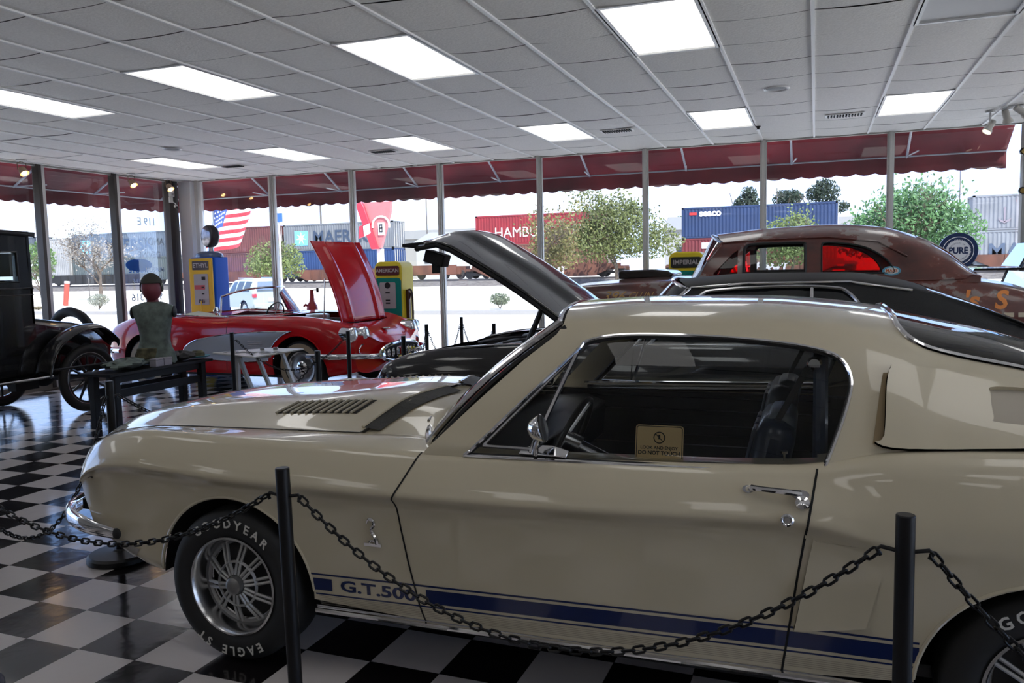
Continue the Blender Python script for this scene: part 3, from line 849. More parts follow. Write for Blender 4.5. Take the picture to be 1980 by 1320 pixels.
# ------------------------------------------------------------------ red neon-style arrow sign
t = empty('arrow_sign', (-9.07, 16.0, gz), 0, 'red and white arrow-shaped roadside sign on a white post outside', 'sign')
R_ = mat('sign_red', (0.55, 0.03, 0.05), 0.4); Wt = mat('sign_white', (0.8, 0.75, 0.75), 0.4); Pk = mat('sign_pale_red', (0.6, 0.16, 0.16), 0.4)
F = frame((0, 0, 0), (1, 0, 0), (0, 0, 1))
obj('post', MB().box((0.03, 0.06, 1.05), (0.13, 0.1, 2.1)), Wt, t, bevel=0.005)
obj('panel', MB().prism([(-0.28, 3.12), (0.38, 3.12), (0.36, 2.9), (0.10, 2.12), (-0.04, 2.14)], -0.05, 0.05, F), Pk, t, smooth=0)
sl = MB().prism([(-0.46, 3.08), (-0.33, 3.14), (-0.26, 3.05), (0.06, 2.10), (-0.10, 2.09)], 0.0, 0.12, F)
obj('slab', sl, R_, t, bevel=0.01)
obj('side_tag', MB().prism([(-0.40, 2.60), (-0.10, 2.68), (-0.16, 2.42), (-0.42, 2.34)], 0.04, 0.10, F), R_, t, bevel=0.008)
obj('side_plate', MB().prism([(-0.28, 2.60), (-0.12, 2.66), (-0.10, 2.44), (-0.26, 2.38)], 0.10, 0.13, F), Wt, t, bevel=0.008)
rg = MB().tube([(0.13 + 0.21 * math.cos(a), -0.06, 2.60 + 0.20 * math.sin(a)) for a in [PI * k / 14 * 1.15 - 0.25 for k in range(15)]], 0.022)
rg.box((0.14, -0.06, 2.53), (0.15, 0.03, 0.27))
obj('ring_emblem', rg, Wt, t)
dk = MB()
for z in (2.62, 2.55, 2.47): dk.box((0.14, -0.082, z), (0.08, 0.01, 0.02))
dk.box((0.11, -0.082, 2.55), (0.015, 0.01, 0.14)); dk.box((0.17, -0.082, 2.55), (0.015, 0.01, 0.14))
obj('emblem_lines', dk, black_matt, t, smooth=0)
t = empty('road_sign', (-10.62, 14.6, gz), 0, 'small white and blue road sign seen under the awning near the window corner', 'sign')
obj('post', MB().cyl((0, 0, 0), (0, 0, 2.9), 0.02), Wt, t)
obj('plate', MB().box((0, -0.03, 2.78), (0.22, 0.01, 0.18)), mat('sign_blue', (0.03, 0.12, 0.4), 0.4), t)
obj('border', MB().box((-0.10, -0.04, 2.78), (0.07, 0.01, 0.20)), Wt, t)
# ================================================================== lofted bodywork tools
def pchip(xs, ys, q):
    xs = np.asarray(xs, float); ys = np.asarray(ys, float); q = np.clip(np.asarray(q, float), xs[0], xs[-1])
    h = np.diff(xs); d = np.diff(ys, axis=0) / h.reshape(-1, *([1] * (ys.ndim - 1)))
    m = np.zeros_like(ys); m[0] = d[0]; m[-1] = d[-1]
    for i in range(1, len(xs) - 1):
        w1 = 2 * h[i] + h[i - 1]; w2 = h[i] + 2 * h[i - 1]
        with np.errstate(divide='ignore', invalid='ignore'):
            v = (w1 + w2) / (w1 / d[i - 1] + w2 / d[i])
        m[i] = np.where(d[i - 1] * d[i] > 0, v, 0)
    k = np.clip(np.searchsorted(xs, q, side='right') - 1, 0, len(xs) - 2)
    hh = h[k]; t = (q - xs[k]) / hh
    sh = (-1,) + (1,) * (ys.ndim - 1)
    t = t.reshape(sh); hh = hh.reshape(sh)
    return (ys[k] * (2 * t**3 - 3 * t**2 + 1) + m[k] * hh * (t**3 - 2 * t**2 + t) + ys[k + 1] * (-2 * t**3 + 3 * t**2) + m[k + 1] * hh * (t**3 - t**2))
class Loft:
    """half cross-sections (w, z) at stations x; t runs from the sill up and in to the centreline"""
    def __init__(s, keys, shift=None, nx=260, sub=8):
        xs = [k[0] for k in keys]; P = np.array([k[1] for k in keys], float)
        K = P.shape[1]
        s.K = K; s.X = np.linspace(xs[0], xs[-1], nx); s.T = np.linspace(0, K - 1, (K - 1) * sub + 1)
        A = pchip(xs, P.reshape(len(xs), -1), s.X).reshape(nx, K, 2)
        Bt = pchip(np.arange(K), A.transpose(1, 0, 2).reshape(K, -1), s.T).reshape(len(s.T), nx, 2).transpose(1, 0, 2)
        s.Wt = Bt[:, :, 0]; s.Zt = Bt[:, :, 1]
        XX = np.repeat(s.X[:, None], len(s.T), 1)
        if shift: XX = XX + shift(XX, s.Wt)
        P3 = np.stack([XX, s.Wt, s.Zt], 2)
        # mirror one row past the centreline for clean normals
        ext = P3[:, -2:-1, :] * np.array([1, -1, 1]); 
        P4 = np.concatenate([P3, ext], 1)
        dx = np.gradient(P4, axis=0); dt = np.gradient(P4, axis=1)
        N = np.cross(dt, dx); N = N[:, :-1]
        N /= np.linalg.norm(N, axis=2, keepdims=True) + 1e-12
        if N[nx // 2, len(s.T) // 3, 1] < 0: N = -N
        s.P = P3; s.N = N
    def _s(s, A, x, t):
        i = np.clip((np.asarray(x) - s.X[0]) / (s.X[1] - s.X[0]), 0, len(s.X) - 1.001)
        j = np.clip(np.asarray(t) / (s.T[1] - s.T[0]), 0, len(s.T) - 1.001)
        a = i.astype(int); b = j.astype(int); u = (i - a)[..., None]; v = (j - b)[..., None]
        return A[a, b] * (1 - u) * (1 - v) + A[a + 1, b] * u * (1 - v) + A[a, b + 1] * (1 - u) * v + A[a + 1, b + 1] * u * v
    def ev(s, x, t, side=-1, off=0.0):
        p = s._s(s.P, x, t); n = s._s(s.N, x, t); n = n / (np.linalg.norm(n, axis=-1, keepdims=True) + 1e-12)
        p = p + n * np.asarray(off)[..., None]
        f = np.array([1, side, 1])
        return p * f, n * f
    def tz(s, x, z, lo, hi):
        x = np.atleast_1d(x); z = np.atleast_1d(z); out = []
        js = np.where((s.T >= lo - 1e-9) & (s.T <= hi + 1e-9))[0]
        for a, b in zip(x, z):
            i = min(max((a - s.X[0]) / (s.X[1] - s.X[0]), 0), len(s.X) - 1.001); k = int(i); u = i - k
            zz = s.Zt[k, js] * (1 - u) + s.Zt[k + 1, js] * u
            zz = np.maximum.accumulate(zz) + np.arange(len(zz)) * 1e-9
            out.append(np.interp(b, zz, s.T[js]))
        return np.array(out)
def inpoly(P, poly):
    x, y = P[:, 0], P[:, 1]; r = np.zeros(len(P), bool); n = len(poly)
    for i in range(n):
        x1, y1 = poly[i]; x2, y2 = poly[(i + 1) % n]
        if y1 == y2: continue
        c = ((y1 > y) != (y2 > y)) & (x < (x2 - x1) * (y - y1) / (y2 - y1) + x1)
        r ^= c
    return r
def dens(poly, step, closed=True):
    out = []; n = len(poly)
    for i in range(n if closed else n - 1):
        a = np.array(poly[i], float); b = np.array(poly[(i + 1) % n], float)
        k = max(1, int(np.ceil(np.linalg.norm(b - a) / step)))
        out += [tuple(a + (b - a) * j / k) for j in range(k)]
    if not closed: out.append(tuple(poly[-1]))
    return out
def arc(cx, cz, r, a0, a1, n=24, rz=None):
    rz = rz or r
    return [(cx + r * math.cos(math.radians(a0 + (a1 - a0) * k / n)), cz + rz * math.sin(math.radians(a0 + (a1 - a0) * k / n))) for k in range(n + 1)]
def cat2(pts, n=6, closed=False):
    return [(v.x, v.y) for v in smoothpath([(p[0], p[1], 0) for p in pts], n, closed)]
class PM:
    def __init__(s): s.v = []; s.f = []; s.n = []
    def panel(s, L, outline, holes=(), side=-1, step=0.035, off=0.0, space='z', lo=0, hi=None, skirt=0.0, kt=0.09, offf=None):
        """trim the loft surface L to an outline given in (x, z) or (x, t)"""
        hi = L.K - 1 if hi is None else hi
        def conv(poly):
            poly = dens(poly, step)
            if space == 'z':
                t = L.tz([p[0] for p in poly], [p[1] for p in poly], lo, hi)
                return [(p[0], tt * kt) for p, tt in zip(poly, t)]
            return [(p[0], p[1] * kt) for p in poly]
        if space == 't': outline = [(a, b) for a, b in outline]
        O = conv(outline) if space == 'z' else [(a, b * 1.0) for a, b in dens([(a, b * kt) for a, b in outline], step)]
        H = [conv(h) if space == 'z' else dens([(a, b * kt) for a, b in h], step) for h in holes]
        pts = []; edges = []
        for lp in [O] + H:
            b = len(pts); m = len(lp); pts += lp
            edges += [(b + i, b + (i + 1) % m) for i in range(m)]
        Oa = np.array(O); x0, y0 = Oa.min(0); x1, y1 = Oa.max(0)
        gx = np.arange(x0 + step / 2, x1, step); gy = np.arange(y0 + step / 3, y1, step * 0.6)
        if len(gx) and len(gy):
            Gp = np.array([(a, b) for a in gx for b in gy])
            m = inpoly(Gp, O)
            for h in H: m &= ~inpoly(Gp, h)
            Gp = Gp[m]
            B = np.array(pts)
            if len(Gp):
                d = np.min(np.linalg.norm(Gp[:, None, :] - B[None], axis=2), axis=1)
                Gp = Gp[d > step * 0.35]
            pts += [tuple(p) for p in Gp]
        r = delaunay_2d_cdt([Vector(p) for p in pts], edges, [], 0, 1e-6)
        V = np.array([(v.x, v.y) for v in r[0]]); F = [tuple(f) for f in r[2]]
        cen = np.array([V[list(f)].mean(0) for f in F])
        k = inpoly(cen, O)
        for h in H: k &= ~inpoly(cen, h)
        F = [f for f, q in zip(F, k) if q]
        of = off if offf is None else offf(V[:, 0], V[:, 1] / kt)
        P, N = L.ev(V[:, 0], V[:, 1] / kt, side, of)
        b = len(s.v)
        s.v += [tuple(p) for p in P]; s.n += [tuple(p) for p in N]
        for f in F:
            a, c, d = P[f[0]], P[f[1]], P[f[2]]
            if np.dot(np.cross(c - a, d - a), N[f[0]]) < 0: f = f[::-1]
            s.f.append(tuple(b + i for i in f))
        if skirt:
            for lp in [O] + H:
                Q = np.array(lp); m = len(lp)
                P1, N1 = L.ev(Q[:, 0], Q[:, 1] / kt, side, off if offf is None else offf(Q[:, 0], Q[:, 1] / kt))
                P0, _ = L.ev(Q[:, 0], Q[:, 1] / kt, side, (off if offf is None else offf(Q[:, 0], Q[:, 1] / kt)) - skirt)
                for i in range(m):
                    j = (i + 1) % m
                    e = P1[j] - P1[i]; nn = np.cross(e, N1[i]); nn /= np.linalg.norm(nn) + 1e-12
                    c = Q.mean(0); cp, _ = L.ev(np.array([c[0]]), np.array([c[1] / kt]), side, 0.0)
                    if np.dot(nn, P1[i] - cp[0]) < 0: nn = -nn
                    b = len(s.v)
                    s.v += [tuple(P1[i]), tuple(P1[j]), tuple(P0[j]), tuple(P0[i])]; s.n += [tuple(nn)] * 4
                    s.f.append((b, b + 1, b + 2, b + 3))
        return s
    def obj(s, name, m, parent, kind=None):
        me = bpy.data.meshes.new(name); me.from_pydata(s.v, [], s.f); me.materials.append(m)
        me.shade_smooth()
        me.normals_split_custom_set_from_vertices([Vector(n) for n in s.n])
        o = bpy.data.objects.new(name, me); C.objects.link(o); o.parent = parent
        if kind: o['kind'] = kind
        return o
def curve_on(L, pts, side=-1, off=0.0, lo=0, hi=None, space='z', step=0.03):
    hi = L.K - 1 if hi is None else hi
    pts = dens(pts, step, closed=False)
    xs = np.array([p[0] for p in pts]); v = np.array([p[1] for p in pts])
    t = L.tz(xs, v, lo, hi) if space == 'z' else v
    P, N = L.ev(xs, t, side, off)
    return [Vector(p) for p in P], [Vector(q) for q in N]
def ribbon(mb, path, nrm, w):
    m = len(path); vs = []
    for i in range(m):
        d = (path[min(i + 1, m - 1)] - path[max(i - 1, 0)]).normalized(); u = d.cross(nrm[i]).normalized() * w / 2
        vs += [path[i] + u, path[i] - u]
    return mb.add(vs, [(2 * i, 2 * i + 1, 2 * i + 3, 2 * i + 2) for i in range(m - 1)])
def seam(name, L, lines, parent, side=-1, w=0.006, m=None, off=0.0014, lo=0, hi=None, space='z'):
    b = MB()
    for l in lines:
        P, N = curve_on(L, l, side, off, lo, hi, space, step=0.009 if space == 'z' else 0.03); ribbon(b, P, N, w)
    return obj(name, b, m or seam_m, parent, smooth=0)
def trimtube(name, L, line, parent, side=-1, r=0.006, m=None, off=0.004, lo=0, hi=None, space='z', closed=False):
    P, N = curve_on(L, line, side, off, lo, hi, space)
    return obj(name, MB().tube(P, r, n=6, closed=closed), m or chrome, parent, smooth=60)
def tiretext(mb, s, a0, rb, y, size, side=-1, sp=1.15):
    """raised sidewall lettering running clockwise from angle a0 (degrees), tops outward"""
    a = math.radians(a0)
    for ch in s:
        vs, fs = text_mesh(ch, size, bold=0.0015, res=2)
        w = 0.55 * size if ch == ' ' else (max(v[0] for v in vs) - min(v[0] for v in vs))
        a -= (w * 0.5) / rb
        if ch != ' ':
            out = []
            for v in vs:
                r = rb + v[1]; an = a - v[0] / rb
                out.append((r * math.cos(an) * (-side if side > 0 else 1), y, r * math.sin(an)))
            mb.add(out, fs)
        a -= (w * 0.5 + 0.012 * sp) / rb
    return mb
def make_wheel(parent, c, R, wd, rimR, side=-1, style='tenspoke', tire_m=None, letters=None, whitewall=None):
    """side -1: outer face towards local -y.  Returns the tire object with rim pieces as sub-parts"""
    W = wd / 2
    A = Matrix.Rotation(PI / 2 if side < 0 else -PI / 2, 4, 'X')   # lathe z -> outward
    f = 1 if side < 0 else -1
    prof = [(rimR - 0.004, W - 0.012), (rimR + 0.008, W - 0.004), (rimR + 0.02, W + 0.002), ((R + rimR) / 2, W + 0.008), (R - 0.035, W), (R - 0.014, W - 0.012), (R - 0.003, W - 0.035), (R, 0), (R - 0.003, -W + 0.035), (R - 0.014, -W + 0.012), ((R + rimR) / 2, -W), (rimR, -W + 0.01), (rimR - 0.004, W - 0.012)]
    if style == 'artillery': prof = [(rimR, 0.02)] + [(rimR + (R - rimR) / 2 * (1 - math.cos(a)) , W * math.cos(a * 0 + a - PI / 2 + PI / 2 - PI) ) for a in []] + [(R - W + W * math.sin(PI * k / 10), W * math.cos(PI * k / 10)) for k in range(11)] + [(rimR, -0.02), (rimR, 0.02)]
    M0 = T(*c) @ A
    t = obj('tire', MB().lathe(prof, M0, n=64), tire_m or rubber, parent, smooth=50)
    if letters:
        lb = MB()
        for s, a0 in letters:
            tiretext(lb, s, a0, (R + rimR) / 2 + 0.004, -side * 0 + side * 0 + (-1 if side < 0 else 1) * (W + 0.0095), 0.05, side)
        lb.v = [(x + c[0], y + c[1], z + c[2]) for x, y, z in lb.v]
        obj('lettering', lb, white_letter, t, smooth=0)
    if whitewall:
        obj('whitewall', MB().lathe([(whitewall[0], W + 0.0095), (whitewall[1], W + 0.0085)], M0, n=64), whitewall[2], t)
    if style == 'tenspoke':
        obj('rim', MB().lathe([(rimR - 0.002, W - 0.01), (rimR + 0.004, W), (rimR - 0.004, W + 0.002), (rimR - 0.012, W - 0.012), (rimR - 0.018, W - 0.05), (rimR - 0.022, W - 0.075), (rimR - 0.04, W - 0.085)], M0, n=64), mat('polished_rim', (0.62, 0.62, 0.63), 0.22, 1.0), t)
        d = W - 0.085
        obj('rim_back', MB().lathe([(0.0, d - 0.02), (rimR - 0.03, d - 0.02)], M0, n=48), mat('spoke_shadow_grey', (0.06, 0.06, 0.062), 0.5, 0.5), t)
        sm = mat('cast_spoke', (0.5, 0.5, 0.5), 0.42, 0.6)
        sb = MB(); rs = rimR - 0.028
        for k in range(10):
            a = 2 * PI * k / 10 + 0.18
            for o in (-0.0085, 0.0085):
                p = [Vector((r * math.cos(a) - o * math.sin(a) * (0.75 + 0.5 * r / rs), r * math.sin(a) + o * math.cos(a) * (0.75 + 0.5 * r / rs), z)) for r, z in ((0.04, d + 0.055), (rs * 0.55, d + 0.045), (rs, d + 0.012))]
                sb.tube([M0 @ q for q in p], 0.0068, n=6)
        sb.lathe([(rs * 0.50, d + 0.045), (rs * 0.53, d + 0.055), (rs * 0.57, d + 0.045)], M0, n=48)
        sb.lathe([(rs - 0.008, d + 0.008), (rs, d + 0.018), (rs + 0.008, d + 0.008)], M0, n=48)
        obj('spokes', sb, sm, t)
        obj('hub_cap', MB().lathe([(0, d + 0.088), (0.022, d + 0.086), (0.034, d + 0.078), (0.040, d + 0.05), (0.046, d + 0.03)], M0, n=32), mat('hub_metal', (0.3, 0.3, 0.3), 0.3, 0.9), t)
    elif style == 'disc':
        obj('rim', MB().lathe([(rimR, W - 0.01), (rimR - 0.01, W - 0.015), (rimR - 0.03, W - 0.045), (rimR - 0.07, W - 0.05), (0.07, W - 0.03), (0.0, W - 0.03)], M0, n=48), chrome_dull, t)
        obj('hub_cap', MB().lathe([(0, W + 0.0), (0.05, W - 0.005), (0.08, W - 0.02), (0.085, W - 0.035)], M0, n=32), chrome, t)
    elif style == 'artillery':
        wood = mat('black_wood_spoke', (0.012, 0.012, 0.012), 0.35, 0, 0.5)
        rb = MB().lathe([(rimR + 0.004, 0.022), (rimR - 0.012, 0.02), (rimR - 0.03, 0.014), (rimR - 0.03, -0.014), (rimR - 0.012, -0.02), (rimR + 0.004, -0.022)], M0, n=64)
        obj('rim', rb, wood, t)
        obj('rim_edge', MB().lathe([(rimR - 0.004, 0.0225), (rimR + 0.003, 0.025), (rimR + 0.006, 0.022)], M0, n=64), chrome_dull, t)
        sb = MB()
        for k in range(12):
            a = 2 * PI * k / 12
            sb.tube([M0 @ Vector((r * math.cos(a), r * math.sin(a), 0)) for r in (0.05, 0.12, rimR * 0.6, rimR - 0.02)], [0.016, 0.018, 0.015, 0.013], n=8)
        obj('spokes', sb, wood, t)
        obj('hub_cap', MB().lathe([(0, 0.075), (0.025, 0.075), (0.03, 0.05), (0.055, 0.03), (0.075, 0.02), (0.075, -0.03), (0, -0.03)], M0, n=32), wood, t)
    return t
# ================================================================== white fastback in the foreground
MY0 = 3.42
must = empty('fastback_car', (0, MY0, 0), 0, 'cream white fastback coupe with blue side stripes lettered G.T.500, nearest car', 'car', 'cars on show')
def mshift(X, Wd):
    s = np.clip((-2.15 - X) / 0.75, 0, 1); s = s * s * (3 - 2 * s)
    return -0.36 * s * np.clip(1 - (Wd / 0.86) ** 2, 0, 1)
def mk(x, bz, sz, cz, top, cr=0.755, wf=1.0, low=0.0):
    """bz bottom, sz shoulder z, cz hood-centre z, top (gutter z)"""
    h = sz - bz
    f = lambda z: bz + (z - 0.24) / (0.90 - 0.24) * h
    return (x, [(0.66 * wf, f(0.20)), (0.82 * wf, f(0.235)), (0.852 * wf, f(0.285)), (0.862 * wf, f(0.40)), (0.871 * wf, f(0.56)), (0.884 * wf, f(0.70)), (0.921 * wf, f(cr)), (0.911 * wf, f(cr + 0.035)),
                (0.872 * wf, f(0.86)), (0.848 * wf, sz - 0.008), (0.812 * wf, sz + 0.004), (0.70 * wf, top), (0.665 * wf, top), (0.50 * wf, top + (cz - top) * 0.42), (0.37 * wf, top + (cz - top) * 0.80), (0.20 * wf, top + (cz - top) * 0.95), (0, cz)])
MK = [mk(-2.955, 0.60, 0.675, 0.70, 0.69, wf=0.90), mk(-2.94, 0.52, 0.735, 0.76, 0.74, wf=0.915), mk(-2.89, 0.46, 0.80, 0.82, 0.80, wf=0.93), mk(-2.80, 0.41, 0.853, 0.87, 0.845, wf=0.95),
      mk(-2.70, 0.36, 0.883, 0.905, 0.87, wf=0.963), mk(-2.55, 0.31, 0.903, 0.945, 0.893, wf=0.98), mk(-2.15, 0.25, 0.902, 0.99, 0.905), mk(-1.70, 0.24, 0.897, 1.02, 0.912), mk(-1.45, 0.24, 0.893, 1.0, 0.915),
      mk(-1.25, 0.24, 0.893, 0.93, 0.905), mk(-0.6, 0.24, 0.905, 0.93, 0.91), mk(-0.05, 0.245, 0.925, 0.94, 0.93),
      (0.25, [(0.66, 0.20), (0.82, 0.235), (0.852, 0.285), (0.872, 0.40), (0.888, 0.56), (0.90, 0.68), (0.918, 0.735), (0.917, 0.78), (0.90, 0.87), (0.875, 0.955), (0.83, 0.985), (0.74, 0.98), (0.66, 0.97), (0.50, 0.97), (0.37, 0.97), (0.2, 0.97), (0, 0.97)]),
      (0.66, [(0.66, 0.20), (0.82, 0.235), (0.86, 0.285), (0.89, 0.40), (0.91, 0.56), (0.925, 0.68), (0.932, 0.745), (0.93, 0.80), (0.915, 0.89), (0.885, 0.975), (0.84, 1.005), (0.74, 1.0), (0.66, 0.99), (0.50, 0.99), (0.37, 0.99), (0.2, 0.99), (0, 0.99)]),
      (1.25, [(0.60, 0.26), (0.76, 0.30), (0.81, 0.34), (0.85, 0.44), (0.88, 0.58), (0.89, 0.68), (0.90, 0.74), (0.895, 0.80), (0.88, 0.88), (0.85, 0.955), (0.81, 0.975), (0.74, 0.975), (0.66, 0.97), (0.50, 0.97), (0.37, 0.97), (0.2, 0.97), (0, 0.97)]),
      (1.62, [(0.55, 0.42), (0.70, 0.44), (0.76, 0.46), (0.80, 0.52), (0.83, 0.62), (0.84, 0.70), (0.845, 0.75), (0.84, 0.80), (0.83, 0.86), (0.81, 0.92), (0.77, 0.94), (0.70, 0.95), (0.62, 0.955), (0.50, 0.96), (0.37, 0.96), (0.2, 0.96), (0, 0.96)])]
ML = Loft(MK, mshift)
FA, RA = (-2.155, 0.30), (0.655, 0.29)
AR = 0.375
def body_outline():
    # lower edge with the wheel openings, then along the belt and back round the nose (x, z)
    z0 = 0.26
    o = [(-2.95, 0.63), (-2.90, 0.49), (-2.80, 0.43), (-2.68, 0.36), (-2.60, 0.32)]
    o += arc(FA[0], FA[1], AR, 176, 7, 30)
    o += [(-1.785, 0.30), (0.285, 0.305)]
    o += arc(RA[0], RA[1], AR, 173, 5, 30)
    o += [(1.06, 0.30), (1.30, 0.34), (1.60, 0.50)]
    return o
DF = [(-1.318, 0.892), (-1.365, 0.80), (-1.404, 0.735), (-1.39, 0.62), (-1.37, 0.50), (-1.335, 0.34), (-1.315, 0.275)]     # front door gap, top to bottom
DR = [(0.012, 0.925), (0.0, 0.85), (-0.018, 0.74), (-0.04, 0.60), (-0.065, 0.42), (-0.085, 0.275)]
for side, near in ((-1, True), (1, False)):
    pm = PM()
    low = body_outline()
    # front fender, up to the shoulder (t=10) and the fender top out to the hood gap (t=12)
    tz = lambda pts: [(x, float(ML.tz(x, z, 0, 10)[0])) for x, z in pts]
    lf = [p for p in low if p[0] < -1.5]
    fender = tz(dens(lf, 0.03, False)) + tz(dens(DF[::-1], 0.03, False)) + [(-1.318, 10), (-1.30, 12), (-2.0, 12), (-2.6, 12), (-2.95, 12)]
    pm.panel(ML, fender, side=side, space='t', step=0.035)
    pm.obj('front_fender', cream, must)
    pm = PM()
    lr = [p for p in low if p[0] > 0.1]
    quarter = tz(dens([DR[-1]] + lr, 0.03, False)) + [(1.62, 11), (1.0, 12), (0.25, 12), (0.012, 11.0)] + tz(dens(DR, 0.03, False))
    pm.panel(ML, quarter, side=side, space='t', step=0.035)
    pm.obj('rear_quarter', cream, must)
    door = tz(dens(DF, 0.03, False)) + tz(dens(DR[::-1], 0.03, False)) + [(0.012, 10.6), (-1.318, 10.6)]
    d = PM().panel(ML, door, side=side, space='t', step=0.035)
    dob = d.obj('door', cream, must)
    sl = seam('shut_line', ML, [[(a, b) for a, b in DF], DR], dob, side, 0.007, hi=10)
    if near:
        door_near = dob
# hood and cowl
pm = PM()
for side in (-1, 1):
    hood = [(-2.955, 16), (-2.955, 12), (-2.6, 12), (-1.67, 12), (-1.655, 12.9), (-1.60, 14), (-1.55, 16)]
    pm.panel(ML, hood, side=side, space='t', step=0.035, off=0.002)
hood_o = pm.obj('hood', cream, must)
pm = PM()
for side in (-1, 1):
    pm.panel(ML, [(-1.675, 12), (-1.28, 12), (-1.34, 14), (-1.38, 16), (-1.56, 16), (-1.62, 14)], side=side, space='t', step=0.035, off=-0.012)
pm.obj('cowl_panel', cream, must)
lines = [[(-2.9, 12), (-1.67, 12)], [(-1.67, 12), (-1.655, 12.9)]]
for s in (-1, 1): seam('shut_line', ML, lines, hood_o, s, 0.006, off=0.003, space='t')
# rear-facing scoop mouths at the hood's trailing edge, dark strips painting their shaded openings
for s in (-1, 1):
    b = MB()
    tt = [12.35 + 0.3 * k for k in range(12)]
    xe = lambda t: -1.665 + 0.035 * (t - 12.3) - 0.02
    P1, N1 = ML.ev(np.array([xe(t) for t in tt]), np.array(tt), s, 0.006)
    P2, N2 = ML.ev(np.array([xe(t) + 0.085 - 0.012 * abs(k - 5.5) / 5.5 for k, t in enumerate(tt)]), np.array(tt), s, -0.006)
    n = len(tt)
    b.add([tuple(p) for p in P1] + [tuple(p) for p in P2], [(i, i + 1, n + i + 1, n + i) for i in range(n - 1)])
    sc = obj('hood_scoop_mouth', b, mat('scoop_opening_dark', (0.035, 0.035, 0.033), 0.6, noise=0.4, nscale=200), hood_o, smooth=0)
    lip = MB().tube([Vector(p) for p in P1], 0.006, n=6)
    obj('scoop_lip', lip, cream, hood_o)
    # louvre vent: slanted slots through the hood skin
    sl_, fr_ = MB(), MB()
    for k in range(11):
        x = -2.17 + k * 0.037
        t0, t1 = 12.95, 13.85
        q = []
        for (dx, tq) in ((0, t0), (0.020, t0), (0.056, t1), (0.036, t1)):
            p, _ = ML.ev(np.array([x + dx]), np.array([tq]), s, 0.0035); q.append(tuple(p[0]))
        sl_.quad(*q)
        p0, _ = ML.ev(np.array([x - 0.008]), np.array([t0]), s, 0.006); p1, _ = ML.ev(np.array([x + 0.028]), np.array([t1]), s, 0.006)
        fr_.tube([Vector(p0[0]), Vector(p1[0])], 0.0055, n=6)
    obj('louver_slots', sl_, seam_m, hood_o, smooth=0)
    obj('louver_blades', fr_, mat('louver_paint', (0.42, 0.38, 0.3), 0.35), hood_o)
# inner wheel wells and a dark underside
for (cx, cz) in (FA, RA):
    for s in (-1, 1):
        b = MB()
        pts = arc(cx, cz, AR + 0.01, 3, 178, 24)
        n = len(pts)
        vs = [(x, s * 0.82, z) for x, z in pts] + [(x, s * 0.50, z) for x, z in pts]
        b.add(vs, [(i, i + 1, n + i + 1, n + i) for i in range(n - 1)] + [tuple(range(n, 2 * n))])
        obj('wheel_well', b, black_matt, must)
b = MB().box((-0.75, 0, 0.235), (2.1, 1.60, 0.03)).box((-2.66, 0, 0.42), (0.16, 1.3, 0.03)).box((1.2, 0, 0.34), (0.3, 1.3, 0.03)).box((-2.155, 0, 0.33), (0.9, 0.98, 0.05))
obj('underbody', b, black_matt, must)
# wheel-arch lip
for s in (-1, 1):
    for c_, nm in ((FA, 'front'), (RA, 'rear')):
        P, N = curve_on(ML, arc(c_[0], c_[1], AR - 0.001, 176, 5, 30), s, -0.002, hi=9)
        obj('arch_lip', MB().tube(P, 0.007, n=6), cream, must)
# front end: grille cavity, headlight, valance
b = MB()
ring, _ = curve_on(ML, [(-2.94, 1), (-2.94, 15.9)], -1, -0.01, space='t')
ring2 = [Vector((p.x, -p.y, p.z)) for p in ring[::-1]]
full = ring + ring2
cpt = Vector((-3.10, 0, 0.62))
n = len(full)
b.add([p + Vector((0.05, 0, 0)) for p in full] + [cpt], [(i, (i + 1) % n, n) for i in range(n)])
obj('grille', b, mat('grille_black', (0.02, 0.02, 0.02), 0.4), must, smooth=0)
for s in (-1, 1):
    F_ = T(-2.93, s * 0.64, 0.66) @ RY(-PI / 2)
    obj('headlight', MB().lathe([(0, 0.03), (0.05, 0.026), (0.085, 0.008), (0.095, 0.0)], F_), mat('lamp_glass', (0.6, 0.62, 0.63), 0.08, 0.3), must)
# chrome quarter bumper wrapping the corner (local coordinates)
def Lc(x, y, z): return (x, y - MY0, z)
b = MB()
bp = smoothpath([(-3.32, 0.0, 0.49), (-3.29, -0.42, 0.49), (-3.21, -0.66, 0.49), (-3.12, -0.765, 0.49), (-3.00, -0.825, 0.485), (-2.86, -0.862, 0.478), (-2.745, -0.875, 0.472)], 6)
bp = [Vector((p.x, -p.y, p.z)) for p in bp[:0:-1]] + bp
b.tube(bp, [0.038] * (len(bp) - 12) + [0.038 - 0.0014 * k for k in range(12)], n=14, flat=0.5)
sec = []
bo_ = obj('bumper', b, chrome, must)
for s in (-1, 1): obj('bumper_end_rubber', MB().sphere((-2.735, s * 0.875, 0.472), (0.022, 0.012, 0.024), 12, 8), rubber, bo_)
for s in (-1, 1): obj('bumper_bracket', MB().box((-3.05, s * 0.62, 0.50), (0.25, 0.05, 0.05)), black_metal, must)
for s in (-1, 1):
    pm = PM().panel(ML, [(-2.80, 0.44), (-2.90, 0.50), (-2.82, 0.40), (-2.68, 0.34), (-2.64, 0.40)][::-1], side=s, off=0.004, step=0.02)
    pm.obj('lower_valance', mat('grey_valance', (0.3, 0.28, 0.25), 0.3, 0, 0.5), must)
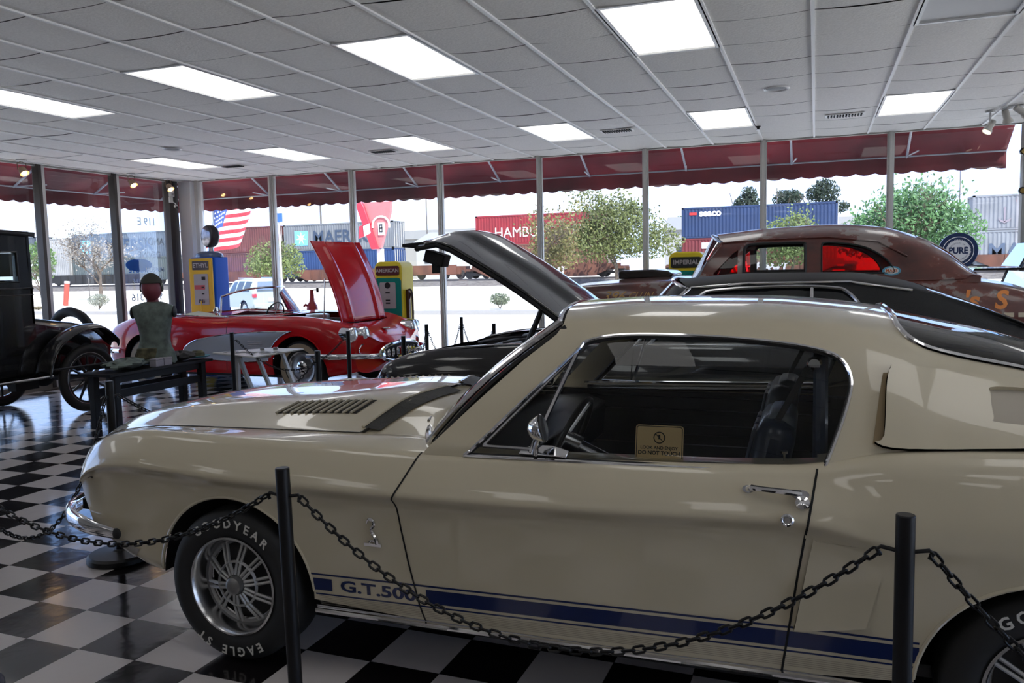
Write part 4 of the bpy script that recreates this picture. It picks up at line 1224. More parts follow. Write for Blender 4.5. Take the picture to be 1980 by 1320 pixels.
# ------------------------------------------------ greenhouse
def gk(x, rz, cz, rw=0.60, bz=0.89):
    h = rz - bz
    return (x, [(0.845, bz - 0.04), (0.838, bz + 0.03), (0.812, bz + h * 0.20), (0.765, bz + h * 0.44), (0.71, bz + h * 0.67), (0.66, bz + h * 0.85), (rw + 0.012, bz + h * 0.965), (rw - 0.02, rz + 0.006), (rw - 0.09, rz + (cz - rz) * 0.45), (0.34, rz + (cz - rz) * 0.83), (0.17, rz + (cz - rz) * 0.96), (0, cz)])
GK = [gk(-1.60, 1.335, 1.385), gk(-1.0, 1.335, 1.39), gk(-0.6, 1.352, 1.412), gk(-0.2, 1.350, 1.410), gk(0.05, 1.335, 1.392), gk(0.27, 1.29, 1.36), gk(0.34, 1.262, 1.335), gk(0.62, 1.20, 1.25, bz=0.92), gk(1.0, 1.10, 1.13, bz=0.92), gk(1.40, 0.985, 1.0, bz=0.90)]
def gshift(X, Wd):
    s = np.clip((-0.35 - X) / 0.6, 0, 1)
    return -0.085 * s * np.clip(1 - (Wd / 0.64) ** 2, 0, 1)
GL = Loft(GK, gshift)
WIN = cat2([(-1.125, 0.912), (-0.96, 1.075), (-0.785, 1.245), (-0.745, 1.285), (-0.61, 1.306), (-0.36, 1.304), (-0.115, 1.287), (0.03, 1.262), (0.085, 1.232), (0.108, 1.18), (0.10, 1.12), (0.072, 1.03), (0.035, 0.93)], 5) + [(0.02, 0.905), (-1.15, 0.895)]
tG = lambda pts: [(x, float(GL.tz(x, z, 0, 7)[0])) for x, z in pts]
ws_edge = [(-1.325, 0.86), (-1.30, 0.905), (-1.14, 1.06), (-0.97, 1.22), (-0.865, 1.305), (-0.845, 1.333)]
hdr = [(-0.84, 7), (-0.84, 8), (-0.845, 9.5), (-0.845, 11)]
rear_e = [(0.245, 11), (0.25, 9.5), (0.25, 8.2), (0.27, 7.3), (0.30, 6.9), (0.36, 6.75), (0.62, 6.65), (1.0, 6.6), (1.38, 6.6)]
WINt = tG(WIN)
usc = cat2([(0.195, 1.02), (0.172, 1.0), (0.26, 0.985), (0.60, 1.0), (0.84, 1.01), (0.86, 1.03), (0.84, 1.13), (0.80, 1.142), (0.5, 1.178), (0.25, 1.212), (0.215, 1.205), (0.203, 1.15)], 4, True)
pm = PM()
for side in (-1, 1):
    out = tG(dens(ws_edge, 0.03, False)) + hdr + rear_e + [(1.38, 0), (-1.325, 0)]
    pm.panel(GL, out, [WINt], side=side, space='t', step=0.035)
roof_o = pm.obj('roof', cream, must)
for side in (-1, 1):
    P, N = curve_on(GL, WINt + [WINt[0]], side, 0.002, space='t')
    obj('window_trim', MB().tube(P[:-1], 0.006, n=6, closed=True), chrome, roof_o)
    P2 = [p - q * 0.012 for p, q in zip(P, N)]
    obj('window_rubber', MB().tube(P2[:-1], 0.010, n=6, closed=True), rubber, roof_o)
    # raised C-pillar scoop with louvre recess
    rec = cat2([(0.50, 1.06), (0.485, 1.075), (0.483, 1.13), (0.50, 1.152), (0.70, 1.135), (0.74, 1.12), (0.74, 1.06), (0.70, 1.05)], 4, True)
    usct = tG(usc); rect_ = tG(rec)
    of = lambda x, t: 0.027 + 0.0 * x
    p2 = PM().panel(GL, usct, [rect_], side=side, space='t', step=0.03, skirt=0.034, offf=of)
    so_ = p2.obj('pillar_scoop', cream, must)
    p3 = PM().panel(GL, rect_, side=side, space='t', step=0.03, off=0.010)  # recessed panel in a darker cream than the body
    p3.obj('scoop_recess', mat('recess_dark_cream', (0.45, 0.4, 0.32), 0.4), so_)
    p4 = PM().panel(GL, tG([(0.166, 1.0), (0.198, 1.0), (0.232, 1.20), (0.198, 1.20)]), side=side, space='t', step=0.02, off=0.004)  # flat tan strip colours in the shade at the scoop's front opening
    p4.obj('scoop_mouth_shade', mat('scoop_shadow_paint', (0.30, 0.22, 0.12), 0.6), so_)
    # lower quarter scoop
    qs = cat2([(-0.045, 0.45), (-0.05, 0.435), (-0.03, 0.43), (0.13, 0.455), (0.155, 0.47), (0.200, 0.67), (0.198, 0.70), (0.17, 0.708), (0.02, 0.712), (0.0, 0.70)], 4, True)
    p5 = PM().panel(ML, qs, side=side, space='z', lo=1, hi=6.0, step=0.03, skirt=0.024, offf=lambda x, t: np.clip(0.024 * (1 - (x + 0.05) / 0.30), 0.004, 0.024) * np.clip((5.0 - t) / 1.2, 0.06, 1))
    p5.obj('quarter_scoop', cream, must)
    # windows
    gm = PM().panel(GL, WINt, side=side, space='t', step=0.05, off=-0.016)
    gm.obj('side_window', glass_mat('side_glass', (0.86, 0.89, 0.90), 1.45), must)
    vb = MB()
    vpost, _ = curve_on(GL, [(-0.905, 0.92), (-0.775, 1.26)], side, -0.004, hi=7)
    vb.tube(vpost, 0.009, n=6)
    vlow, _ = curve_on(GL, [(-1.08, 0.935), (-0.80, 1.225)], side, -0.008, hi=7)
    vb.tube(vlow, 0.006, n=6)
    vbt, _ = curve_on(GL, [(-1.08, 0.932), (-0.90, 0.93)], side, -0.006, hi=7)
    vb.tube(vbt, 0.007, n=6)
    obj('vent_window_frame', vb, chrome_dull, must)
# windscreen: ruled patch from cowl curve to header
b = MB()
hd, _ = curve_on(GL, [(-0.845, 7.0), (-0.842, 8), (-0.845, 9.5), (-0.845, 11)], -1, -0.004, space='t', step=0.2)
def wsp(v, u):   # u -1..1 across, v 0..1 up
    w = abs(u)
    base = Vector((-1.325 - 0.20 * (1 - w * w), u * 0.735, 0.905 + 0.012 * (1 - w * w)))
    top = Vector((-0.850 - 0.080 * (1 - w * w), u * 0.60, 1.335 + 0.045 * (1 - w * w)))
    p = base.lerp(top, v); p.x -= 0.03 * math.sin(PI * v); p.z += 0.012 * math.sin(PI * v)
    return p
b.grid(wsp, [k / 8 for k in range(9)], [-1 + k / 8 for k in range(17)])
obj('windscreen', b, carglass, must, smooth=60)
b = MB()
edge = [wsp(k / 12, -1) for k in range(13)]; edge2 = [wsp(k / 12, 1) for k in range(13)]
topc = [wsp(1, -1 + k / 12) for k in range(25)]; botc = [wsp(0, -1 + k / 12) for k in range(25)]
off = Vector((-0.012, 0, 0.008))
b.tube([p + off for p in edge[::-1]] [:-1] + [p + off for p in botc] + [p + off for p in edge2[1:]] + [p + off for p in topc[::-1]][1:-1], 0.013, n=8, closed=True)
obj('windscreen_trim', b, chrome, must)
obj('windscreen_seal', MB().tube([p + Vector((0.012, 0, -0.008)) for p in edge[::-1]][:-1] + [p + Vector((0.012, 0, -0.01)) for p in botc], 0.014, n=6), rubber, must)
wp = MB()
for y0 in (-0.5, 0.05):
    wp.tube([wsp(0.02, y0 / 0.735) + Vector((-0.03, 0, 0.02)), wsp(0.05, (y0 + 0.25) / 0.735) + Vector((-0.03, 0, 0.03)), wsp(0.08, (y0 + 0.45) / 0.735) + Vector((-0.025, 0, 0.03))], 0.006, n=6)
obj('wiper', wp, chrome_dull, must)
# rear window and its bright moulding
b = MB()
def rwp(u, v):
    w = abs(u); x = 0.25 + 1.13 * v
    t = 11 - (11 - 6.8) * w if w > 0 else 11
    p, n_ = GL.ev(np.array([x]), np.array([11 - w * 4.3]), -1 if u <= 0 else 1, -0.004 + 0.03 * (1 - w * w) * math.sin(PI * min(1, v * 1.1 + 0.02)))
    return Vector(p[0])
b.grid(rwp, [-1 + k / 10 for k in range(21)], [k / 16 for k in range(17)])
obj('rear_window', b, glass_mat('rear_glass', (0.25, 0.27, 0.28), 1.6), must, smooth=60)
for side in (-1, 1):
    P, N = curve_on(GL, cat2(rear_e, 6), side, 0.004, space='t')
    obj('rear_window_trim', MB().tube(P, 0.009, n=8), chrome, must)
b = MB()
pts_ = ML.ev(np.full(40, 1.615), np.linspace(0.5, 16, 40), -1)[0]
full = [Vector(p) for p in pts_] + [Vector((p[0], -p[1], p[2])) for p in pts_[::-1]]
b.add(full + [Vector((1.66, 0, 0.7))], [(i, (i + 1) % len(full), len(full)) for i in range(len(full))])
obj('tail_panel', b, cream, must, smooth=0)
pm = PM()
for side in (-1, 1): pm.panel(ML, [(0.9, 16), (0.9, 12), (1.615, 11.5), (1.615, 16)], side=side, space='t', off=0.003, step=0.05)
pm.obj('deck_lid', cream, must)
# ------------------------------------------------ stripes, lettering, sill moulding
blue = mat('stripe_blue', (0.006, 0.017, 0.085), 0.25, 0, 0.8)
def band(x0, x1, z0, z1, side, slope=0.0148):
    f = lambda x: slope * (x + 1.8)
    return [(x0, z0 + f(x0)), (x1, z0 + f(x1)), (x1, z1 + f(x1)), (x0, z1 + f(x0))]
for side in (-1, 1):
    pm = PM()
    for (x0, x1, z0, z1) in ((-1.79, 0.295, 0.400, 0.407), (-1.775, 0.295, 0.322, 0.328), (-1.782, -1.70, 0.340, 0.388), (-1.305, 0.295, 0.338, 0.390)):
        pm.panel(ML, band(x0, x1, z0, z1, side), side=side, off=0.0012, step=0.03, lo=1, hi=7)
    so_ = pm.obj('side_stripe', blue, must)
    tb_ = MB()
    def tf(v, side=side):
        x = -1.505 + v[0] * (1 if side < 0 else -1); z = 0.3625 + 0.0148 * 0.29 + v[1] + 0.012 * 0
        t = float(ML.tz(x, z, 1, 7)[0]); p, _ = ML.ev(np.array([x]), np.array([t]), side, 0.0016)
        return tuple(p[0])
    add_text(tb_, 'G.T.500', None, 0.060, fn=tf, bold=0.0018, sx=1.62)
    obj('stripe_lettering', tb_, blue, so_, smooth=0)
    # ribbed sill and bright moulding
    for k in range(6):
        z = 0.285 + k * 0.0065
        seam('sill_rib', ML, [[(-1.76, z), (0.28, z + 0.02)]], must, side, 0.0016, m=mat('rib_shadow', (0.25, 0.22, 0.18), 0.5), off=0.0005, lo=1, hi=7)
    P, N = curve_on(ML, [(-1.78, 0.262), (0.29, 0.275)], side, 0.008, hi=7)
    obj('sill_moulding', MB().tube(P, 0.011, n=8), chrome, must)
    pm = PM().panel(ML, [(-1.78, 0.4), (0.29, 0.4), (0.29, 1.9), (-1.78, 1.9)], side=side, space='t', off=0.001, step=0.05)
    pm.obj('sill_cover', chrome_dull, must)
# ------------------------------------------------ door hardware
def onside(L, x, z, off=0.0, side=-1, lo=0, hi=10):
    t = float(L.tz(x, z, lo, hi)[0]); p, n = L.ev(np.array([x]), np.array([t]), side, off); return Vector(p[0]), Vector(n[0])
a, na = onside(ML, -0.185, 0.858, 0.0); c, nc = onside(ML, -0.035, 0.853, 0.0)
h = MB()
h.tube([a + na * 0.004, a + na * 0.022 + Vector((0.012, 0, 0)), a + na * 0.03 + Vector((0.04, 0, -0.004)), c + nc * 0.03 + Vector((-0.03, 0, -0.002)), c + nc * 0.012], [0.010, 0.010, 0.0085, 0.0095, 0.011], n=8)
hd_ = obj('door_handle', h, chrome, door_near)
for (p, n_, ww, hh) in ((a, na, 0.034, 0.024), (c, nc, 0.052, 0.028)):
    e_ = MB(); pts = arc(0, 0, ww / 2, 0, 360, 20, hh / 2)[:-1]
    e_.prism(pts, 0.0, 0.006, frame(p, (1, 0, 0), n_.cross(Vector((1, 0, 0))) * 1))
    obj('escutcheon', e_, chrome_dull, hd_)
p, n_ = onside(ML, -0.028, 0.83, 0)
obj('push_button', MB().lathe([(0.022, 0), (0.02, 0.02), (0.008, 0.024), (0, 0.02)], frame(p, (1, 0, 0), n_.cross(Vector((1, 0, 0)))) ), chrome, hd_)
p, n_ = onside(ML, -0.07, 0.783, 0)
obj('door_lock', MB().lathe([(0.019, 0), (0.019, 0.006), (0.014, 0.009), (0.010, 0.006), (0.008, 0.009), (0, 0.009)], frame(p, (1, 0, 0), n_.cross(Vector((1, 0, 0))))), chrome, door_near)
# mirror
p, n_ = onside(ML, -0.86, 0.900, 0.004)
b = MB(); b.prism([(-0.085, -0.012), (0.085, -0.016), (0.09, 0.012), (0.03, 0.03), (-0.03, 0.03), (-0.08, 0.012)], 0, 0.012, frame(p + Vector((0, 0, 0.01)), (1, 0, 0), (0, 0.75, 0.66)))
mo = obj('door_mirror', b, chrome, door_near, bevel=0.003)
b = MB().tube([p + Vector((-0.03, -0.005, 0.015)), p + Vector((-0.02, -0.02, 0.05)), p + Vector((0.0, -0.035, 0.085))], [0.022, 0.014, 0.012], n=10, flat=0.6)
obj('mirror_stem', b, chrome, mo)
FM = T(*(p + Vector((0.0, -0.045, 0.105)))) @ RY(PI / 2 - 0.25)
obj('mirror_head', MB().lathe([(0, -0.035), (0.02, -0.034), (0.036, -0.02), (0.047, 0.008), (0.048, 0.014), (0.044, 0.016), (0.0, 0.013)], FM, n=32), chrome, mo)
# snake badge on the fender
p, n_ = onside(ML, -1.508, 0.60, 0.003)
F_ = frame(p, (1, 0, 0), n_.cross(Vector((1, 0, 0))))
b = MB()
b.prism([(-0.035, -0.058), (0.035, -0.058), (0.035, -0.046), (-0.035, -0.046)], 0, 0.006, F_)
b.tube([F_ @ Vector(q) for q in smoothpath([(-0.018, 0.030, 0.006), (-0.008, 0.047, 0.008), (0.010, 0.044, 0.008), (0.012, 0.026, 0.007), (0.0, 0.010, 0.006), (0.006, -0.008, 0.006), (0.016, -0.026, 0.006), (0.02, -0.046, 0.006)], 5)], [0.004] * 6 + [0.006] * 18 + [0.0075] * 12, n=6)
b.tube([F_ @ Vector(q) for q in smoothpath([(0.02, -0.040, 0.006), (0.0, -0.034, 0.006), (-0.012, -0.042, 0.006)], 4)], 0.004, n=6)
obj('snake_badge', b, chrome, must)
# ------------------------------------------------ wheels
GYL = [('GOODYEAR', 128), ('EAGLE ST', -58)]
for (cx, cz, lt) in ((FA[0] + 0.0, 0.31, GYL), (RA[0], 0.31, [('GOODYEAR', 128), ('EAGLE ST', -58)])):
    for s in (-1, 1):
        make_wheel(must, (cx, s * 0.775, 0.311), 0.311, 0.205, 0.197, s, 'tenspoke', letters=lt if s < 0 else None)
# ------------------------------------------------ interior
trim_b = mat('black_vinyl', (0.012, 0.013, 0.016), 0.4, 0, 0.1)
seat_m = mat('navy_vinyl', (0.015, 0.024, 0.045), 0.35, 0, 0.3)
b = MB().box((-0.35, 0, 0.28), (1.8, 1.44, 0.04)).box((0.62, 0, 0.75), (0.9, 1.3, 0.04)).box((0.2, 0, 0.5), (0.04, 1.4, 0.5))
obj('cabin_floor', b, trim_b, must)
for s in (-1, 1):
    b = MB().box((-0.6, s * 0.79, 0.60), (1.55, 0.04, 0.58))
    b.box((-0.5, s * 0.76, 0.70), (0.55, 0.06, 0.05))
    dp = obj('door_card', b, trim_b, must, bevel=0.01)
    st = MB()
    for z in (0.865, 0.80, 0.62): st.box((-0.6, s * 0.766, z), (1.35, 0.006, 0.006))
    obj('door_card_strips', st, chrome_dull, dp)
    obj('door_top_strip', MB().tube([(-1.15, s * 0.775, 0.925 if s > 0 else 0.885), (0.0, s * 0.785, 0.945 if s > 0 else 0.90)], 0.011, n=8), chrome, dp)
# dash and cowl inside
b = MB(); b.prism([(-1.42, 0.86), (-1.12, 0.875), (-1.02, 0.84), (-1.04, 0.66), (-1.15, 0.62), (-1.42, 0.62)], -0.72, 0.72, frame((0, 0, 0), (1, 0, 0), (0, 0, 1)))
obj('dashboard', b, trim_b, must, bevel=0.01)
def seat(y, recline):
    b = MB(); b.box((-0.42, y, 0.44), (0.52, 0.50, 0.16))
    so_ = obj('seat', b, seat_m, must, bevel=0.04)
    R_ = Euler((0, recline, 0)).to_matrix()
    b = MB().box(Vector((-0.17, y, 0.74)), (0.13, 0.48, 0.56), R_)
    obj('backrest', b, seat_m, so_, bevel=0.05)
    b = MB()
    for k in (-1, 0, 1): b.box(Vector((-0.24, y + k * 0.13, 0.74)), (0.02, 0.11, 0.50), R_)
    obj('backrest_pleats', b, seat_m, so_, bevel=0.008)
    b = MB().box(Vector((-0.105, y, 0.985)), (0.10, 0.30, 0.10), R_)
    obj('headrest', b, mat('headrest_vinyl', (0.12, 0.14, 0.16), 0.35), so_, bevel=0.035)
seat(-0.40, 0.22); seat(0.40, 0.20)
sw = T(-0.90, -0.38, 0.86) @ RY(-PI / 2 + 0.42) 
ring = [sw @ Vector((0.185 * math.cos(2 * PI * k / 32), 0.185 * math.sin(2 * PI * k / 32), 0)) for k in range(32)]
b = MB().tube(ring, 0.011, n=8, closed=True)
so_ = obj('steering_wheel', b, mat('dark_rim', (0.02, 0.018, 0.016), 0.3), must)
b = MB()
for a_ in (0.5, 2.6, -PI / 2): b.tube([sw @ Vector((0, 0, 0.02)), sw @ Vector((0.18 * math.cos(a_), 0.18 * math.sin(a_), 0))], 0.008, n=6)
b.cyl(sw @ Vector((0, 0, -0.05)), sw @ Vector((0, 0, 0.03)), 0.045, 0.035)
b.cyl(sw @ Vector((0, 0, -0.05)), sw @ Vector((0, 0, -0.30)), 0.03)
obj('wheel_spokes', b, chrome_dull, so_)
# roll bar and shoulder harness
b = MB().tube(smoothpath([(0.02, -0.70, 0.35), (0.02, -0.68, 0.95), (0.02, -0.58, 1.22), (0.02, -0.35, 1.30), (0.02, 0.35, 1.30), (0.02, 0.58, 1.22), (0.02, 0.68, 0.95), (0.02, 0.70, 0.35)], 6), 0.024, n=10)
rb_ = obj('roll_bar', b, mat('navy_bar', (0.01, 0.02, 0.05), 0.3, 0, 0.4), must)
b = MB()
for s in (-1, 1):
    b.tube([(-0.02, s * 0.60, 1.20), (-0.12, s * 0.55, 1.0), (-0.22, s * 0.50, 0.84)], 0.012, n=6, flat=0.3)
obj('harness', b, black_matt, rb_)
b = MB().lathe([(0, 0.02), (0.018, 0.018), (0.024, 0.0)], T(0.0, -0.62, 1.215) @ RX(PI / 2))
obj('harness_reel', b, chrome, rb_)
b = MB()
for s in (-1, 1): b.cyl((-0.085, s * 0.775, 0.90), (-0.085, s * 0.775, 0.95), 0.004, n=6).cyl((-0.085, s * 0.775, 0.95), (-0.085, s * 0.775, 0.958), 0.011, n=10)
obj('lock_knobs', b, chrome, must)
b = MB().box((-1.0, 0.02, 1.27), (0.03, 0.19, 0.055)).cyl((-1.0, 0.02, 1.29), (-0.97, 0.02, 1.36), 0.008)
obj('rear_view_mirror', b, black_metal, must, bevel=0.005)
hl = MB()
def hlp(u, v):
    p, n_ = GL.ev(np.array([u]), np.array([v if v <= 11 else 22 - v]), -1 if v <= 11 else 1, -0.02); return Vector(p[0])
hl.grid(hlp, [-0.82 + 0.1 * k for k in range(11)], [7 + 0.5 * k for k in range(17)])
obj('headliner', hl, trim_b, must)
# notice standing in the window, lower edge behind the door
t = empty('notice_sign', (-0.478, 2.655, 0.955), 0, 'tan LOOK AND ENJOY DO NOT TOUCH notice in the white car window', 'sign')
tan = mat('notice_tan', (0.85, 0.62, 0.30), 0.5)
w_, h_ = 0.158, 0.125
def rrect(w, h, r, n=5):
    o = []
    for cx, cz, a in ((w / 2 - r, h / 2 - r, 0), (-w / 2 + r, h / 2 - r, 90), (-w / 2 + r, -h / 2 + r, 180), (w / 2 - r, -h / 2 + r, 270)):
        o += arc(cx, cz, r, a, a + 90, n)
    return o
FN = frame((0, 0, 0), (1, 0, 0), (0, 0.22, 0.975))
obj('plate', MB().prism(rrect(w_, h_, 0.01), -0.002, 0.0, FN), tan, t, smooth=0)
P = [FN @ Vector((x, y, 0.0006)) for x, y in rrect(w_ - 0.008, h_ - 0.008, 0.008)]
ink = MB().tube(P, 0.0012, n=4, closed=True)
ink.tube([FN @ Vector((x, y + 0.022, 0.001)) for x, y in arc(0, 0, 0.018, 0, 360, 24)[:-1]], 0.0016, n=4, closed=True)
ink.tube([FN @ Vector((-0.012, 0.034, 0.001)), FN @ Vector((0.012, 0.010, 0.001))], 0.0014, n=4)
ink.box(FN @ Vector((0, 0.022, 0.0008)), (0.006, 0.001, 0.02))
add_text(ink, 'LOOK AND ENJOY', FN @ T(0, -0.012, 0.001), 0.0145, bold=0.0003)
add_text(ink, 'DO NOT TOUCH', FN @ T(0, -0.029, 0.001), 0.0175, bold=0.0006)
obj('print', ink, seam_m, t, smooth=0)
# ================================================================== shared helpers for the cars behind
def lowedge(x0, x1, zb, arches):
    o = [(x0, zb)]
    for (cx, cz, r) in arches:
        dz = max(-0.99, min(0.99, (zb - cz) / r)); a = math.degrees(math.asin(dz))
        o += arc(cx, cz, r, 180 - a, a, 22)
    o += [(x1, zb)]
    return o
def wells(parent, arches, wmax, depth, m=None):
    for (cx, cz, r) in arches:
        for s in (-1, 1):
            pts = arc(cx, cz, r + 0.008, -15, 195, 18); n = len(pts)
            b = MB().add([(x, s * wmax, z) for x, z in pts] + [(x, s * depth, z) for x, z in pts], [(i, i + 1, n + i + 1, n + i) for i in range(n - 1)] + [tuple(range(n, 2 * n))])
            obj('wheel_well', b, m or black_matt, parent)
def capend(parent, name, L, x, t0, m, tip, inset=0.0):
    pts = L.ev(np.full(30, x), np.linspace(t0, L.K - 1, 30), -1)[0]
    full = [Vector(p) + Vector((inset, 0, 0)) for p in pts] + [Vector((p[0] + inset, -p[1], p[2])) for p in pts[::-1]]
    b = MB(); n = len(full)
    b.add(full + [Vector(tip)], [(i, (i + 1) % n, n) for i in range(n)])
    return obj(name, b, m, parent, smooth=40)

# ================================================================== red convertible with its bonnet up
red = mat('red_paint', (0.52, 0.006, 0.010), 0.2, 0, 0.55, spec=0.2)
cove_m = mat('cove_silver', (0.42, 0.42, 0.44), 0.25, 0.2, 0.8)
vet = empty('convertible_car', (-7.38, 9.5, 0), -0.05, 'red two-seat convertible with pale side cove and bonnet raised, by the windows', 'car', 'cars on show')
def vk(x, w, zb, zs, zc, zm=0.55):
    h = zs - zb
    return (x, [(w * 0.78, zb), (w * 0.93, zb + 0.03), (w * 0.985, zb + h * 0.28), (w * 1.0, zb + h * 0.48), (w * 0.995, zb + h * 0.66), (w * 0.965, zb + h * 0.84), (w * 0.90, zb + h * 0.96), (w * 0.80, zs), (w * 0.62, zs + (zc - zs) * 0.5), (w * 0.35, zc), (0, zc)])
VK = [vk(-2.06, 0.60, 0.42, 0.66, 0.68), vk(-1.98, 0.74, 0.34, 0.76, 0.77), vk(-1.80, 0.83, 0.26, 0.87, 0.85), vk(-1.30, 0.90, 0.20, 0.975, 0.92), vk(-0.70, 0.905, 0.19, 0.975, 0.93), vk(0.0, 0.88, 0.19, 0.96, 0.94), vk(0.5, 0.885, 0.19, 0.985, 0.97),
      vk(1.2, 0.90, 0.20, 0.985, 0.955), vk(1.70, 0.90, 0.21, 0.95, 0.90), vk(1.95, 0.88, 0.24, 0.88, 0.80), vk(2.10, 0.84, 0.26, 0.80, 0.70), vk(2.17, 0.78, 0.28, 0.74, 0.62)]
def vshift(X, Wd):
    s = np.clip((X - 1.5) / 0.67, 0, 1); r = np.clip((-1.5 - X) / 0.56, 0, 1)
    return 0.16 * s * np.clip(1 - (Wd / 0.8) ** 2, 0, 1) - 0.16 * r * np.clip(1 - (Wd / 0.8) ** 2, 0, 1)
VL = Loft(VK, vshift)
VA = [(-1.18, 0.34, 0.40), (1.40, 0.34, 0.41)]
pm = PM()
for s in (-1, 1):
    lo_ = lowedge(-2.05, 2.16, 0.24, VA)
    lo_ = [(-2.05, 0.45), (-1.9, 0.32)] + lo_[1:-1] + [(2.0, 0.27), (2.10, 0.29), (2.165, 0.31)]
    out = [(x, float(VL.tz(x, z, 0, 7)[0])) for x, z in dens(lo_, 0.03, False)]
    out += [(2.165, 10), (1.80, 10), (1.80, 8.2), (0.75, 8.4), (0.75, 10), (0.22, 10), (0.10, 7.6), (-0.70, 7.5), (-0.82, 10), (-2.05, 10)]
    pm.panel(VL, out, side=s, space='t', step=0.045)
vbody = pm.obj('body', red, vet)
for s in (-1, 1):
    cov = cat2([(-0.46, 0.52), (-0.40, 0.60), (-0.20, 0.685), (0.29, 0.755), (0.80, 0.79), (1.12, 0.80)], 4) + arc(1.40, 0.34, 0.47, 100, 168, 10) + cat2([(0.93, 0.43), (0.6, 0.405), (0.31, 0.41), (-0.10, 0.425), (-0.36, 0.46)], 4)
    p = PM().panel(VL, cov, side=s, step=0.04, lo=1, hi=7, off=0.003)
    c_ = p.obj('side_cove', cove_m, vet)
    P, N = curve_on(VL, cov + [cov[0]], s, 0.005, lo=1, hi=7)
    obj('cove_trim', MB().tube(P[:-1], 0.007, n=6, closed=True), chrome, c_)
    ln = MB()
    for z in (0.665, 0.64, 0.615):
        P, N = curve_on(VL, [(0.62, z), (0.86, z)], s, 0.006, lo=1, hi=7); ln.tube(P, 0.004, n=5)
    obj('cove_spears', ln, chrome_dull, c_)
    P, N = curve_on(VL, arc(1.40, 0.34, 0.412, 170, 10, 20), s, 0.002, hi=8)
    obj('arch_lip', MB().tube(P, 0.008, n=5), red, vet)
    P, N = curve_on(VL, [(-0.78, 0.845), (-0.2, 0.84), (0.1, 0.84)], s, 0.012, lo=1, hi=8)
    obj('door_handle', MB().tube([P[0] + Vector((0.1, 0, 0)), P[4]], 0.010, n=6), chrome, vet)
    seam('shut_line', VL, [[(0.25, 0.93), (0.27, 0.6), (0.22, 0.28)], [(-0.68, 0.93), (-0.66, 0.6), (-0.60, 0.28)]], vet, s, 0.006, lo=1, hi=7)
    # twin headlamps in bright bezels
    for k, (x, y) in enumerate(((2.12, 0.765), (2.17, 0.60))):
        F_ = T(x + 0.03, s * y, 0.755) @ RY(PI / 2) @ RX(-s * 0.12)
        hb = obj('headlight', MB().lathe([(0.098, -0.16), (0.102, -0.03), (0.098, 0.0), (0.088, 0.012), (0.080, 0.0)], F_), chrome, vet)
        obj('lens', MB().lathe([(0, 0.035), (0.04, 0.03), (0.07, 0.015), (0.082, 0.0)], F_), mat('bright_lens', (0.85, 0.87, 0.88), 0.12, 0.6), hb)
    # wrap bumper and nose scoop
    b = MB().tube(smoothpath([(1.55, s * 0.915, 0.50), (1.85, s * 0.92, 0.50), (2.12, s * 0.84, 0.50), (2.32, s * 0.66, 0.49), (2.38, s * 0.46, 0.48), (2.30, s * 0.40, 0.46)], 6), 0.035, n=10, flat=0.6)
    obj('front_bumper', b, chrome, vet)
    F_ = T(2.185, s * 0.60, 0.565) @ RY(PI / 2)
    nb = obj('nose_scoop', MB().lathe([(0.0, -0.02), (0.10, -0.02)], F_), seam_m, vet)
    obj('scoop_ring', MB().tube([F_ @ Vector((0.075 * math.cos(a), 0.13 * math.sin(a), 0.012)) for a in [2 * PI * k / 20 for k in range(20)]], 0.013, n=6, closed=True), chrome, nb)
    obj('tail_bumper', MB().tube(smoothpath([(-1.62, s * 0.905, 0.50), (-1.85, s * 0.88, 0.50), (-2.05, s * 0.75, 0.50), (-2.16, s * 0.55, 0.50)], 5), 0.032, n=8, flat=0.6), chrome, vet)
capend(vet, 'nose_panel', VL, 2.165, 0.0, red, (2.35, 0, 0.47))
capend(vet, 'tail_panel', VL, -2.05, 1.2, red, (-2.27, 0, 0.52))
wells(vet, VA, 0.86, 0.55)
obj('underbody', MB().box((0.1, 0, 0.22), (2.0, 1.6, 0.03)).box((1.3, 0, 0.62), (1.0, 0.9, 0.02)).box((-0.3, 0, 0.4), (1.1, 1.5, 0.03)), black_matt, vet)
# grille with teeth
gr = obj('grille', MB().tube([Vector((2.33 + 0.04 * (1 - (math.cos(a)) ** 2), 0.47 * math.cos(a), 0.50 + 0.125 * math.sin(a))) for a in [2 * PI * k / 32 for k in range(32)]], 0.024, n=8, closed=True), chrome, vet)
b = MB()
for k in range(9): b.sphere((2.37 - 0.012 * abs(k - 4), (k - 4) * 0.092, 0.495), (0.028, 0.030, 0.075 - 0.006 * abs(k - 4)), 8, 6)
obj('teeth', b, chrome, gr)
obj('grille_void', MB().prism([(0.44 * math.cos(2 * PI * k / 24), 0.50 + 0.11 * math.sin(2 * PI * k / 24)) for k in range(24)], 0, 0.01, frame((2.325, 0, 0), (0, 1, 0), (0, 0, 1))), seam_m, gr, smooth=0)
pl = obj('licence_plate', MB().box((2.41, 0.0, 0.375), (0.012, 0.31, 0.155)), mat('plate_yellow', (0.55, 0.36, 0.04), 0.5), vet, bevel=0.004)
tb_ = MB()
for q, z in ((' ', 0), ):
    pass
for k in range(5): tb_.box((2.418, -0.10 + k * 0.05, 0.37), (0.004, 0.03, 0.06))
obj('plate_marks', tb_, mat('plate_ink', (0.05, 0.04, 0.03), 0.6), pl, smooth=0)
b = MB().sphere((2.13, 0, 0.79), (0.06, 0.06, 0.012), 16, 6)
obj('round_badge', b, chrome, vet)
